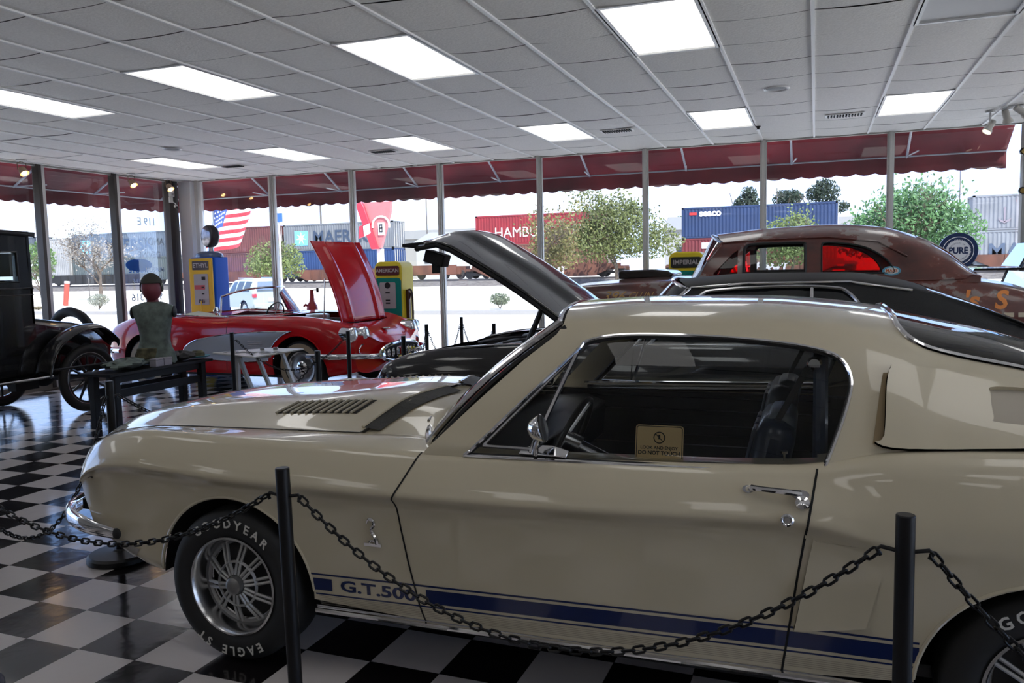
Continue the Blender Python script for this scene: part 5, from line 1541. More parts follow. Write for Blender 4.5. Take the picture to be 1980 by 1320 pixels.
# raised bonnet: hinged at the nose, outer face forwards, with two wind-split ridges
def hood3(u, v):   # u -1..1 across, v 0..1 from nose hinge up to the free rear edge
    w = 0.50 + 0.04 * v
    x = 1.84 - 0.40 * v + 0.06 * math.sin(PI * v) - 0.025 * (u * u)
    z = 0.885 + 1.04 * v
    y = u * w
    for r in (-0.62, 0.62):
        x += 0.026 * math.exp(-((u - r) / 0.07) ** 2)
    return (x, y, z - 0.03 * v * (1 - u * u) * 0)
b = MB(); b.grid(hood3, [-1 + k / 30 for k in range(61)], [k / 14 for k in range(15)])
hd2 = obj('raised_hood', b, red, vet, smooth=60, thick=0.02)
b = MB()
for s in (-1, 1): b.tube([Vector(hood3(s, v / 10)) + Vector((-0.01, 0, 0)) for v in range(11)], 0.012, n=6)
obj('hood_edge', b, red, hd2)
obj('hood_stay', MB().tube([(1.5, -0.46, 0.93), (1.55, -0.47, 1.45)], 0.008, n=6), chrome_dull, hd2)
# engine with round air cleaner
b = MB().box((1.25, 0, 0.75), (0.65, 0.5, 0.22)).cyl((1.0, -0.30, 0.86), (1.5, -0.30, 0.86), 0.04).cyl((1.0, 0.30, 0.86), (1.5, 0.30, 0.86), 0.04)
en = obj('engine', b, mat('engine_dark', (0.03, 0.03, 0.032), 0.5, 0.5), vet, bevel=0.01)
obj('air_cleaner', MB().lathe([(0, 0.975), (0.12, 0.975), (0.155, 0.965), (0.16, 0.93), (0.155, 0.90), (0, 0.90)], T(1.1, -0.05, 0)), mat('air_cleaner_pale', (0.55, 0.62, 0.6), 0.3, 0.3), en)
# windscreen
def vw(u, v):
    w = abs(u)
    y = u * (0.70 - 0.10 * v); x = 0.62 - 0.60 * w ** 2.6 - (0.42 * (1 - w ** 2.6) + 0.10 * w) * v * 0.6
    z = 0.975 + v * (0.365 - 0.11 * w ** 4)
    return (x, y, z)
b = MB(); b.grid(vw, [-1 + k / 14 for k in range(29)], [k / 6 for k in range(7)])
wsc = obj('windscreen', b, carglass, vet, smooth=60)
rim_ = [Vector(vw(-1, v / 8)) for v in range(8)] + [Vector(vw(-1 + k / 14, 1)) for k in range(29)] + [Vector(vw(1, 1 - v / 8)) for v in range(1, 9)]
obj('frame', MB().tube(rim_, 0.013, n=8), chrome_dull, wsc)
obj('sill_trim', MB().tube([Vector(vw(-1 + k / 14, 0)) for k in range(29)], 0.012, n=6), chrome, wsc)
# cockpit
b = MB()
for s in (-1, 1):
    b.box((-0.55, s * 0.34, 0.62), (0.18, 0.50, 0.46), (0, 0.25, 0)).box((-0.25, s * 0.34, 0.46), (0.5, 0.5, 0.14))
obj('seats', b, mat('seat_white_red', (0.30, 0.02, 0.03), 0.4), vet, bevel=0.04)
b = MB().box((0.28, 0, 0.83), (0.14, 1.40, 0.20)).box((0.33, 0.34, 0.93), (0.12, 0.36, 0.08))
obj('dashboard', b, mat('dash_dark', (0.02, 0.02, 0.022), 0.4), vet, bevel=0.03)
sw = T(0.06, 0.34, 0.93) @ RY(-PI / 2 + 0.35)
b = MB().tube([sw @ Vector((0.19 * math.cos(2 * PI * k / 28), 0.19 * math.sin(2 * PI * k / 28), 0)) for k in range(28)], 0.011, n=8, closed=True)
so_ = obj('steering_wheel', b, black_metal, vet)
b = MB().cyl(sw @ Vector((0, 0, 0)), sw @ Vector((0, 0, -0.3)), 0.025)
for a in (0.3, PI - 0.3, -PI / 2): b.tube([sw @ Vector((0, 0, 0)), sw @ Vector((0.18 * math.cos(a), 0.18 * math.sin(a), 0))], 0.007, n=5)
obj('spokes', b, chrome_dull, so_)
obj('cockpit_rail', MB().tube(smoothpath([(0.18, -0.72, 0.965), (-0.55, -0.76, 0.985), (-0.80, -0.66, 0.99), (-0.86, 0, 0.97), (-0.80, 0.66, 0.99), (-0.55, 0.76, 0.985), (0.18, 0.72, 0.965)], 5), 0.014, n=6), chrome, vet)
b = MB().tube([(0.12, -0.82, 0.985), (0.10, -0.83, 1.03)], 0.008, n=6).lathe([(0, 0.03), (0.04, 0.02), (0.055, 0.0), (0.05, -0.012), (0, -0.015)], T(0.08, -0.83, 1.055) @ RY(-PI / 2))
obj('door_mirror', b, chrome, vet)
obj('visor_papers', MB().box((-0.42, -0.55, 0.985), (0.42, 0.26, 0.01), (0.1, 0.12, 0)), mat('pale_card', (0.55, 0.55, 0.42), 0.6), vet, smooth=0)
for (cx, cz, r) in VA:
    for s in (-1, 1):
        make_wheel(vet, (cx, s * 0.76, 0.345), 0.345, 0.17, 0.205, s, 'disc', whitewall=(0.235, 0.305, mat('tan_whitewall', (0.33, 0.25, 0.16), 0.6)))

# ================================================================== black muscle car, bonnet raised
bcar = empty('black_car', (0, 6.12, 0), 0, 'black coupe with raised bonnet and chrome window trim, right behind the cream fastback', 'car', 'cars on show')
def bk(x, w, zb, zs, zc):
    h = zs - zb
    return (x, [(w * 0.8, zb), (w * 0.95, zb + 0.04), (w * 0.985, zb + h * 0.25), (w * 0.985, zb + h * 0.45), (w * 1.0, zb + h * 0.70), (w * 0.985, zb + h * 0.83), (w * 0.95, zb + h * 0.955), (w * 0.90, zs), (w * 0.75, zs - 0.005), (w * 0.5, zc), (0, zc)])
BK = [bk(-3.06, 0.86, 0.45, 0.74, 0.76), bk(-3.0, 0.90, 0.38, 0.83, 0.84), bk(-2.85, 0.93, 0.32, 0.905, 0.91), bk(-2.4, 0.95, 0.26, 0.985, 0.99), bk(-1.7, 0.96, 0.25, 1.02, 1.02), bk(-1.0, 0.96, 0.25, 1.02, 1.02), bk(0.2, 0.96, 0.25, 1.02, 1.0), bk(0.9, 0.97, 0.27, 1.06, 1.04), bk(1.6, 0.95, 0.30, 1.03, 1.02), bk(2.1, 0.90, 0.40, 0.98, 0.98)]
BL = Loft(BK)
BA = [(-2.05, 0.34, 0.39), (0.85, 0.34, 0.39)]
pm = PM()
for s in (-1, 1):
    lo_ = [(-3.05, 0.5), (-2.9, 0.36)] + lowedge(-2.8, 1.9, 0.30, BA)[1:-1] + [(1.9, 0.36), (2.09, 0.5)]
    out = [(x, float(BL.tz(x, z, 0, 7)[0])) for x, z in dens(lo_, 0.04, False)]
    out += [(2.09, 10), (1.2, 10), (1.2, 7.6), (-1.05, 7.6), (-1.05, 10), (-1.22, 10), (-1.22, 8.1), (-2.9, 8.1), (-2.9, 10), (-3.05, 10)]
    pm.panel(BL, out, side=s, space='t', step=0.05)
bbody = pm.obj('body', black_gloss, bcar)
capend(bcar, 'front_panel', BL, -3.05, 0.5, black_gloss, (-3.10, 0, 0.62)); capend(bcar, 'tail_panel', BL, 2.09, 0.5, black_gloss, (2.14, 0, 0.7))
wells(bcar, BA, 0.92, 0.6)
obj('underbody', MB().box((-0.5, 0, 0.27), (4.0, 1.55, 0.03)).box((-2.1, 0, 0.62), (1.5, 1.1, 0.02)), black_matt, bcar)
for s in (-1, 1):
    seam('shut_line', BL, [[(-1.1, 0.99), (-1.12, 0.6), (-1.05, 0.30)], [(0.15, 0.99), (0.12, 0.6), (0.05, 0.30)]], bcar, s, 0.006, lo=1, hi=7)
    trimtube('fender_trim', BL, [(-2.85, 7), (-1.2, 7.2), (1.1, 7.3), (2.0, 7.2)], bcar, s, 0.004, chrome_dull, 0.002, space='t')
    b = MB()
    for k in range(3): P, N = curve_on(BL, [(-2.5 + 0.03 * k, 0.80 - 0.06 * k), (-2.15 + 0.03 * k, 0.80 - 0.06 * k)], s, 0.003, lo=1, hi=7); b.tube(P, 0.004, n=5)
    obj('fender_louvers', b, black_metal, bcar)
    for (cx, cz, r) in BA: make_wheel(bcar, (cx, s * 0.80, 0.335), 0.335, 0.2, 0.19, s, 'disc')
obj('grille', MB().box((-3.10, 0, 0.66), (0.03, 1.3, 0.16)), seam_m, bcar)
obj('front_bumper', MB().tube(smoothpath([(-2.85, -0.95, 0.50), (-3.08, -0.88, 0.50), (-3.16, 0, 0.50), (-3.08, 0.88, 0.50), (-2.85, 0.95, 0.50)], 6), 0.055, n=10, flat=0.6), chrome, bcar)
b = MB().box((-2.0, 0, 0.85), (0.75, 0.6, 0.2)).lathe([(0, 1.02), (0.16, 1.02), (0.19, 1.0), (0.19, 0.95), (0, 0.94)], T(-2.0, 0, 0)).box((-1.30, 0.2, 0.97), (0.12, 1.1, 0.08)).box((-1.5, 0.62, 0.98), (0.3, 0.22, 0.12))
obj('engine', b, mat('engine_dark', (0.03, 0.03, 0.032), 0.5, 0.5), bcar, bevel=0.02)
b = MB()
for k in range(3): b.tube(smoothpath([(-2.4 + 0.2 * k, -0.4, 0.98), (-2.1 + 0.2 * k, -0.5, 1.03), (-1.7 + 0.1 * k, -0.3, 1.02)], 5), 0.010, n=5)
obj('hoses', b, mat('hose_grey', (0.1, 0.1, 0.11), 0.4), bcar)
# raised bonnet, hinged at the cowl: lofted slab with a raised centre bulge and rolled nose
hb, ht = Vector((-1.45, 0, 1.04)), Vector((-2.63, 0, 1.80))
ax = (ht - hb).normalized(); up = Vector((ax.z, 0, -ax.x)).normalized()
if up.z < 0: up = -up
def bh(u, v, off=0.0):
    w = 0.72 + 0.03 * v
    p = hb + (ht - hb) * v
    bulge = 0.045 * (1 / (1 + math.exp((abs(u) - 0.42) * 28))) * (1 - max(0, v - 0.86) / 0.14 * 0.9)
    crown = 0.05 * (1 - u * u) + 0.035 * math.sin(PI * v)
    roll = -0.11 * max(0, (v - 0.86) / 0.14) ** 2
    q = p + up * (bulge + crown + roll + off) + ax * (0.10 * (1 - u * u) * max(0, v - 0.7) / 0.3)
    return (q.x, u * w - 0.04, q.z)
b = MB(); b.grid(lambda u, v: bh(u, v), [-1 + k / 24 for k in range(49)], [k / 20 for k in range(21)])
rh = obj('raised_hood', b, black_gloss, bcar, smooth=40, thick=0.02)
rh.modifiers[0].offset = 0
b = MB()
for s in (-1, 1): b.tube([Vector(bh(s, v / 12, -0.02)) for v in range(13)], 0.018, n=6)
b.tube([Vector(bh(-1 + k / 10, 1, -0.02)) for k in range(21)], 0.022, n=6)
for s in (-0.35, 0.35): b.tube([Vector(bh(s, 0.06, -0.05)), Vector(bh(s * 0.6, 0.9, -0.05))], 0.03, n=6)
obj('hood_frame', b, black_metal, rh)
b = MB()
q = Vector(bh(-0.98, 1)); b.prism([(0, 0), (-0.16, 0.015), (-0.16, 0.04), (0.0, 0.05), (0.08, 0.03)], -0.05, 0.05, frame(q + Vector((0.02, 0.05, -0.02)), (1, 0, 0), (0, 0, 1)))
b.box(q + Vector((0.07, 0.15, -0.09)), (0.16, 0.12, 0.09), (0, 0.3, 0)).box(q + Vector((0.06, 0.15, -0.16)), (0.05, 0.05, 0.08))
obj('hood_latch', b, black_metal, rh, bevel=0.006)
b = MB()
for s in (-1,): b.tube([(-1.90, s * 0.72, 0.98), (-1.87, s * 0.72, 1.06), (-1.78, s * 0.72, 1.26)], [0.03, 0.022, 0.018], n=8)
for s in (1,): b.tube([(-1.90, s * 0.72, 0.98), (-1.87, s * 0.72, 1.06), (-1.78, s * 0.72, 1.26)], [0.03, 0.022, 0.018], n=8)
obj('hood_hinge', b, black_metal, rh)
# greenhouse
def bgk(x, rz, cz, bz=1.0, rw=0.62):
    h = rz - bz
    return (x, [(0.86, bz - 0.03), (0.84, bz + 0.04), (0.79, bz + h * 0.35), (0.72, bz + h * 0.7), (0.66, bz + h * 0.93), (rw, rz + 0.005), (rw - 0.10, rz + (cz - rz) * 0.55), (0.3, rz + (cz - rz) * 0.9), (0, cz)])
BG = Loft([bgk(-1.3, 1.385, 1.42), bgk(-0.85, 1.385, 1.43), bgk(-0.4, 1.415, 1.465), bgk(0.2, 1.41, 1.46), bgk(0.5, 1.37, 1.415), bgk(0.9, 1.245, 1.275, rw=0.66), bgk(1.35, 1.05, 1.07, rw=0.70), bgk(1.45, 1.0, 1.02, rw=0.70)],
          lambda X, Wd: -0.14 * np.clip((-0.3 - X) / 0.5, 0, 1) * np.clip(1 - (Wd / 0.66) ** 2, 0, 1))
bw = cat2([(-1.02, 1.02), (-0.80, 1.24), (-0.70, 1.335), (-0.60, 1.365), (-0.2, 1.385), (0.10, 1.375), (0.19, 1.345), (0.27, 1.25), (0.36, 1.06), (0.34, 1.02)], 4)
tB = lambda pts: [(x, float(BG.tz(x, z, 0, 5)[0])) for x, z in pts]
bwt = tB(bw)
vinyl = mat('black_vinyl_roof', (0.007, 0.007, 0.007), 0.6, bump=0.3, nscale=160)
pm = PM()
for s in (-1, 1):
    out = tB([(-1.16, 0.975), (-1.10, 1.02), (-0.88, 1.27), (-0.80, 1.36)]) + [(-0.79, 5), (-0.79, 8), (0.62, 8), (0.66, 5.6), (1.0, 5.2), (1.42, 5.0), (1.44, 0), (-1.16, 0)]
    pm.panel(BG, out, [bwt], side=s, space='t', step=0.045)
rf = pm.obj('vinyl_roof', vinyl, bcar)
for s in (-1, 1):
    P, N = curve_on(BG, bwt + [bwt[0]], s, 0.003, space='t')
    obj('window_trim', MB().tube(P[:-1], 0.011, n=6, closed=True), chrome_dull, rf)
    trimtube('drip_rail', BG, [(-1.12, 1.0), (-0.86, 1.30), (-0.76, 1.38), (-0.4, 1.405), (0.2, 1.405), (0.55, 1.35)], rf, s, 0.009, chrome, 0.006, hi=5)
    g = PM().panel(BG, bwt, side=s, space='t', step=0.06, off=-0.012)
    g.obj('side_window', mat('dark_glass', (0.008, 0.009, 0.011), 0.03, 0, 0.0, spec=0.7), bcar)
    P, N = curve_on(BG, [(-0.02, 1.04), (-0.02, 1.375)], s, 0.0, hi=5)
    obj('window_divider', MB().tube(P, 0.011, n=6), chrome_dull, bcar)
def bws(v, u):
    w = abs(u)
    return (-1.16 - 0.22 * (1 - w * w) + (0.37 + 0.03 * (1 - w * w)) * v, u * (0.76 - 0.13 * v), 1.0 + 0.01 * (1 - w * w) + (0.375 + 0.045 * (1 - w * w)) * v)
b = MB(); b.grid(bws, [k / 6 for k in range(7)], [-1 + k / 10 for k in range(21)])
wsb = obj('windscreen', b, carglass, bcar, smooth=60)
obj('frame', MB().tube([Vector(bws(v / 8, -1)) for v in range(9)] + [Vector(bws(1, -1 + k / 10)) for k in range(1, 21)] + [Vector(bws(1 - v / 8, 1)) for v in range(1, 9)], 0.014, n=8), chrome, wsb)
b = MB()
def brw(u, v):
    p, _ = BG.ev(np.array([0.64 + 0.78 * v]), np.array([8 - abs(u) * 2.9]), -1 if u <= 0 else 1, 0.002); return tuple(p[0])
b.grid(brw, [-1 + k / 10 for k in range(21)], [k / 10 for k in range(11)])
obj('rear_window', b, glass_mat('rear_glass', (0.25, 0.27, 0.28), 1.6), bcar, smooth=60)
obj('cabin', MB().box((-0.2, 0, 0.62), (1.5, 1.5, 0.6)).box((-0.25, -0.38, 1.0), (0.16, 0.45, 0.3)).box((-0.25, 0.38, 1.0), (0.16, 0.45, 0.3)).box((-0.95, 0, 0.95), (0.3, 1.5, 0.14)), trim_b, bcar, bevel=0.03)

# ================================================================== rusty drag sedan with red windows
rust = bpy.data.materials.new('rusty_brown_paint'); rust.use_nodes = True
n = rust.node_tree; b_ = n.nodes['Principled BSDF']
tcn = n.nodes.new('ShaderNodeTexCoord'); z1 = n.nodes.new('ShaderNodeTexNoise'); z1.inputs['Scale'].default_value = 1.7; z1.inputs['Detail'].default_value = 7; z1.inputs['Roughness'].default_value = 0.6
mpn = n.nodes.new('ShaderNodeMapping'); mpn.inputs['Location'].default_value = (0.3, 0.7, 0.2); mpn.inputs['Scale'].default_value = (1, 1, 1.7)
n.links.new(tcn.outputs['Object'], mpn.inputs[0]); n.links.new(mpn.outputs[0], z1.inputs['Vector'])
rr = n.nodes.new('ShaderNodeValToRGB'); rr.color_ramp.elements[0].position = 0.30; rr.color_ramp.elements[0].color = (0.030, 0.014, 0.012, 1)
rr.color_ramp.elements[1].position = 0.52; rr.color_ramp.elements[1].color = (0.13, 0.030, 0.021, 1)
e = rr.color_ramp.elements.new(0.54); e.color = (0.17, 0.045, 0.030, 1)
e = rr.color_ramp.elements.new(0.555); e.color = (0.26, 0.20, 0.18, 1)
n.links.new(z1.outputs['Fac'], rr.inputs[0]); n.links.new(rr.outputs[0], b_.inputs['Base Color']); b_.inputs['Roughness'].default_value = 0.3; b_.inputs['Coat Weight'].default_value = 0.8; b_.inputs['Coat Roughness'].default_value = 0.1
rcar = empty('rusty_sedan', (0, 8.35, 0), 0, 'rusty brown vintage drag sedan with red tinted windows, in front of the right windows', 'car', 'cars on show')
def rk(x, w, zb, zs, zc):
    h = zs - zb
    return (x, [(w * 0.85, zb), (w * 0.97, zb + 0.05), (w * 1.0, zb + h * 0.3), (w * 1.0, zb + h * 0.6), (w * 0.97, zb + h * 0.82), (w * 0.90, zs - 0.02), (w * 0.80, zs), (w * 0.6, zs + (zc - zs) * 0.5), (w * 0.3, zc), (0, zc)])
RK = [rk(-2.42, 0.60, 0.75, 1.28, 1.30), rk(-2.30, 0.74, 0.68, 1.33, 1.35), rk(-2.0, 0.82, 0.62, 1.36, 1.385), rk(-1.3, 0.86, 0.60, 1.385, 1.42), rk(-0.6, 0.88, 0.60, 1.39, 1.42), rk(0.4, 0.88, 0.60, 1.39, 1.41), rk(1.0, 0.88, 0.60, 1.385, 1.40), rk(1.5, 0.86, 0.62, 1.30, 1.33), rk(1.95, 0.80, 0.68, 1.12, 1.14), rk(2.15, 0.70, 0.75, 0.98, 0.99)]
RL = Loft(RK)
RAa = [(-1.75, 0.60, 0.42), (1.15, 0.60, 0.45)]
pm = PM()
for s in (-1, 1):
    lo_ = [(-2.41, 0.85)] + lowedge(-2.35, 2.05, 0.70, RAa)[1:-1] + [(2.14, 0.82)]
    out = [(x, float(RL.tz(x, z, 0, 6)[0])) for x, z in dens(lo_, 0.05, False)] + [(2.14, 9), (-2.41, 9)]
    pm.panel(RL, out, side=s, space='t', step=0.05)
pm.obj('body', rust, rcar)
capend(rcar, 'front_panel', RL, -2.41, 0.5, rust, (-2.47, 0, 1.0)); capend(rcar, 'tail_panel', RL, 2.14, 0.5, rust, (2.18, 0, 0.88))
wells(rcar, RAa, 0.84, 0.5)
obj('underbody', MB().box((-0.1, 0, 0.63), (3.9, 1.4, 0.03)), black_matt, rcar)
def rgk(x, rz, cz, bz=1.37, rw=0.62):
    h = rz - bz
    return (x, [(0.80, bz - 0.03), (0.79, bz + 0.02), (0.76, bz + h * 0.4), (0.71, bz + h * 0.75), (rw + 0.02, bz + h * 0.95), (rw - 0.06, rz + 0.02), (rw - 0.18, rz + (cz - rz) * 0.6), (0.25, rz + (cz - rz) * 0.93), (0, cz)])
RG = Loft([rgk(-1.3, 1.73, 1.80), rgk(-0.8, 1.73, 1.82), rgk(-0.4, 1.775, 1.86), rgk(0.1, 1.785, 1.875), rgk(0.5, 1.765, 1.845), rgk(0.8, 1.69, 1.76), rgk(1.05, 1.56, 1.62, rw=0.60), rgk(1.22, 1.42, 1.46, rw=0.58), rgk(1.27, 1.39, 1.41, rw=0.55)],
          lambda X, Wd: -0.10 * np.clip((-0.3 - X) / 0.5, 0, 1) * np.clip(1 - (Wd / 0.66) ** 2, 0, 1))
tR = lambda pts: [(x, float(RG.tz(x, z, 0, 5)[0])) for x, z in pts]
w1 = cat2([(-0.60, 1.44), (-0.60, 1.50), (-0.60, 1.62), (-0.585, 1.68), (-0.50, 1.70), (-0.13, 1.70), (-0.09, 1.675), (-0.085, 1.60), (-0.085, 1.44)], 4)
w2 = cat2([(0.05, 1.425), (0.05, 1.52), (0.05, 1.67), (0.07, 1.695), (0.15, 1.695), (0.32, 1.67), (0.45, 1.62), (0.56, 1.54), (0.62, 1.45), (0.61, 1.425)], 4)
w0 = [(-0.655, 1.43), (-0.655, 1.655), (-0.70, 1.62), (-0.86, 1.45), (-0.87, 1.43)][::-1]
ws_ = [tR(w) for w in (w0, w1, w2)]
pm = PM()
for s in (-1, 1):
    out = tR([(-1.02, 1.345), (-1.0, 1.40), (-0.92, 1.56), (-0.82, 1.72)]) + [(-0.80, 5), (-0.80, 8), (0.80, 8), (0.84, 6.2), (1.05, 5.8), (1.26, 5.6), (1.26, 0), (-1.02, 0)]
    pm.panel(RG, out, ws_, side=s, space='t', step=0.045)
rrf = pm.obj('roof', rust, rcar)
redg = glass_mat('red_tint_glass', (0.75, 0.015, 0.02), 1.45)
for s in (-1, 1):
    for k, w in enumerate(ws_):
        g = PM().panel(RG, w, side=s, space='t', step=0.06, off=-0.012)
        g.obj('clear_window' if k == 1 else 'red_window', carglass if k == 1 else redg, rcar)
    P, N = curve_on(RG, ws_[1] + [ws_[1][0]], s, 0.0, space='t')
    obj('window_rubber', MB().tube(P[:-1], 0.014, n=6, closed=True), rubber, rcar)
    P, N = curve_on(RG, ws_[2] + [ws_[2][0]], s, 0.0, space='t')
    obj('window_rubber', MB().tube(P[:-1], 0.008, n=6, closed=True), rubber, rcar)
    trimtube('drip_rail', RG, [(-0.92, 1.55), (-0.80, 1.715), (-0.5, 1.735), (0.1, 1.74), (0.5, 1.69), (0.72, 1.56)], rcar, s, 0.009, rust, 0.004, hi=5)
    P, N = curve_on(RG, [(0.95, 5.9), (1.18, 5.7), (1.262, 5.4), (1.265, 4), (1.262, 2), (1.15, 0.6), (0.6, 0.4)], s, 0.003, space='t')
    obj('belt_bead', MB().tube(P, 0.008, n=6), rust, rcar)
def rws(v, u):
    w = abs(u)
    return (-1.02 - 0.14 * (1 - w * w) + 0.21 * v, u * (0.74 - 0.13 * v), 1.40 + (0.325 + 0.08 * (1 - w * w)) * v)
b = MB(); b.grid(rws, [k / 6 for k in range(7)], [-1 + k / 10 for k in range(21)])
wsr = obj('windscreen', b, carglass, rcar, smooth=60)
obj('frame', MB().tube([Vector(rws(v / 8, -1)) for v in range(9)] + [Vector(rws(1, -1 + k / 10)) for k in range(1, 21)] + [Vector(rws(1 - v / 8, 1)) for v in range(1, 9)], 0.016, n=8), mat('silver_blue_frame', (0.35, 0.42, 0.52), 0.25, 0.6), wsr)
b = MB()
def rrw(u, v):
    p, _ = RG.ev(np.array([0.82 + 0.42 * v]), np.array([8 - abs(u) * 2.0]), -1 if u <= 0 else 1, 0.004); return tuple(p[0])
b.grid(rrw, [-1 + k / 8 for k in range(17)], [k / 8 for k in range(9)])
rw_ = obj('rear_window', b, carglass, rcar, smooth=60)
obj('frame', MB().tube([Vector(rrw(-1, v / 8)) for v in range(9)] + [Vector(rrw(-1 + k / 8, 1)) for k in range(1, 17)] + [Vector(rrw(1, 1 - v / 8)) for v in range(1, 9)], 0.010, n=6), chrome, rw_)
# bonnet scoop box
b = MB(); b.prism([(-1.84, 1.40), (-1.85, 1.46), (-1.83, 1.485), (-1.50, 1.49), (-1.35, 1.475), (-1.30, 1.44), (-1.33, 1.405)], -0.32, 0.32, frame((0, 0, 0), (1, 0, 0), (0, 0, 1)))
sc_ = obj('hood_scoop', b, mat('scoop_black', (0.02, 0.015, 0.013), 0.2, 0, 0.6), rcar, bevel=0.02)
obj('scoop_mount', MB().box((-1.55, 0, 1.40), (0.35, 0.4, 0.06)), black_metal, sc_)
gold = mat('gold_leaf_paint', (0.60, 0.34, 0.10), 0.45)
tb_ = MB()
def rt(v):
    x = -1.66 + v[0]; z = 1.245 + v[1]; t = float(RL.tz(x, z, 0, 5)[0]); p, _ = RL.ev(np.array([x]), np.array([t]), -1, 0.003); return tuple(p[0])
add_text(tb_, '396', None, 0.125, fn=lambda v: rt((v[0] - 0.13, v[1])), shear=0.5, sx=1.15)
add_text(tb_, 'CU.IN', None, 0.085, fn=lambda v: rt((v[0] + 0.13, v[1] + 0.008)), shear=0.5)
obj('displacement_lettering', tb_, gold, rcar, smooth=0)
tb_ = MB()
def rt2(v):
    x = 1.28 + v[0]; z = 1.19 + v[1]; t = float(RL.tz(x, z, 0, 5)[0]); p, _ = RL.ev(np.array([x]), np.array([t]), -1, 0.003); return tuple(p[0])
add_text(tb_, "'s  S", None, 0.20, fn=rt2, bold=0.006, shear=0.2)
lt = obj('rear_lettering', tb_, mat('letter_orange', (0.85, 0.28, 0.06), 0.4), rcar, smooth=0)
tb_ = MB()
def rt3(v):
    x = 1.34 + v[0]; z = 1.06 + v[1]; t = float(RL.tz(x, z, 0, 5)[0]); p, _ = RL.ev(np.array([x]), np.array([t]), -1, 0.003); return tuple(p[0])
for k in range(5): tb_.add([rt3((-0.22 + 0.1 * k + dx, dz)) for dx, dz in ((0, 0), (0.07, 0), (0.07, 0.035), (0, 0.035))], [(0, 1, 2, 3)])
obj('lower_marks', tb_, mat('letter_pale', (0.6, 0.5, 0.35), 0.4), rcar, smooth=0)
# oval sticker on the rear quarter window
p, nn = onside(RG, 0.60, 1.443, 0.004, lo=0, hi=5)
F_ = frame(p, (1, 0, 0), (0, -nn.z, -nn.y) if False else nn.cross(Vector((1, 0, 0))))
ov = obj('oval_sticker', MB().prism([(0.072 * math.cos(2 * PI * k / 28), 0.04 * math.sin(2 * PI * k / 28)) for k in range(28)], 0, 0.001, F_), mat('sticker_cyan', (0.10, 0.35, 0.5), 0.4), rcar, smooth=0)
obj('sticker_field', MB().prism([(0.055 * math.cos(2 * PI * k / 28), 0.028 * math.sin(2 * PI * k / 28)) for k in range(28)], 0.001, 0.002, F_), white_p, ov, smooth=0)
tb_ = MB(); add_text(tb_, 'MARS', F_ @ T(0, 0, 0.0025), 0.036, bold=0.001)
obj('sticker_print', tb_, mat('sticker_orange', (0.6, 0.12, 0.02), 0.5), ov, smooth=0)
obj('cabin', MB().box((-0.1, 0, 1.0), (1.7, 1.4, 0.7)).box((-0.95, 0, 1.36), (0.2, 1.3, 0.1)), mat('dark_red_trim', (0.04, 0.006, 0.006), 0.5), rcar, bevel=0.03)
for (cx, cz, r) in RAa:
    for s in (-1, 1): make_wheel(rcar, (cx, s * 0.76, 0.36), 0.36, 0.22, 0.19, s, 'disc')
b = MB()
for cx in (-1.75, 1.15): b.cyl((cx, -0.7, 0.36), (cx, 0.7, 0.36), 0.045).box((cx, 0.35, 0.5), (0.08, 0.06, 0.3)).box((cx, -0.35, 0.5), (0.08, 0.06, 0.3))
obj('axle', b, black_metal, rcar)
# round blue sign standing on a thin pole behind the rusty sedan
t = empty('round_sign', (1.36, 9.42, 0), 0, 'round blue PURE sign with a serrated white ring, on a post behind the rusty sedan', 'sign')
nb = mat('sign_navy', (0.012, 0.035, 0.12), 0.3, 0, 0.4); wh = mat('sign_enamel_white', (0.85, 0.88, 0.92), 0.35)
FS = frame((0, 0, 1.608), (1, 0, 0), (0, 0, 1))
circ = lambda r, n=48: [(r * math.cos(2 * PI * k / n), r * math.sin(2 * PI * k / n)) for k in range(n)]
dsk = obj('disc', MB().prism(circ(0.183), -0.03, 0.0, FS), nb, t, smooth=40, bevel=0.004)
ring = MB(); ring.tube([FS @ Vector((x, y, 0.002)) for x, y in circ(0.140)], 0.0035, n=4, closed=True)
obj('outer_line', ring, wh, dsk)
saw = [((0.118 if k % 2 else 0.106) * math.cos(2 * PI * k / 96), (0.118 if k % 2 else 0.106) * math.sin(2 * PI * k / 96)) for k in range(96)]
fd = MB(); fd.prism(saw, 0.0, 0.003, FS)
obj('white_field', fd, wh, dsk, smooth=0)
tx = MB(); add_text(tx, 'PURE', FS @ T(0, 0, 0.0045), 0.088, bold=0.0035, sx=0.86)
for s_, a0, r_, sg in (('PRODUCTS OF THE', 150, 0.078, 1), ('PURE OIL COMPANY', 212, 0.092, -1)):
    a = math.radians(a0)
    for ch in s_:
        vs, fs = text_mesh(ch, 0.020, res=1)
        w = 0.008 if ch == ' ' or not vs else max(v[0] for v in vs) - min(v[0] for v in vs)
        a -= sg * (w / 2 + 0.0008) / r_
        if ch != ' ':
            tx.add([FS @ Vector(((r_ + sg * v[1]) * math.cos(a - sg * v[0] / r_), (r_ + sg * v[1]) * math.sin(a - sg * v[0] / r_), 0.0045)) for v in vs], fs)
        a -= sg * (w / 2 + 0.0015) / r_
obj('lettering', tx, nb, dsk, smooth=0)
obj('post', MB().cyl((0, 0.02, 0), (0, 0.02, 1.43), 0.02).lathe([(0.2, 0), (0.2, 0.02), (0.03, 0.04), (0, 0.04)], T(0, 0.02, 0)), black_metal, t)
# ================================================================== antique black car at the left, seen from its rear quarter
tcar = empty('antique_car', (-8.52, 7.03, 0), -PI / 2, 'black antique coupe with spoked wooden wheels and curved rear fenders at left edge', 'car', 'cars on show')
blk = mat('black_enamel', (0.008, 0.008, 0.009), 0.18, 0, 0.8)
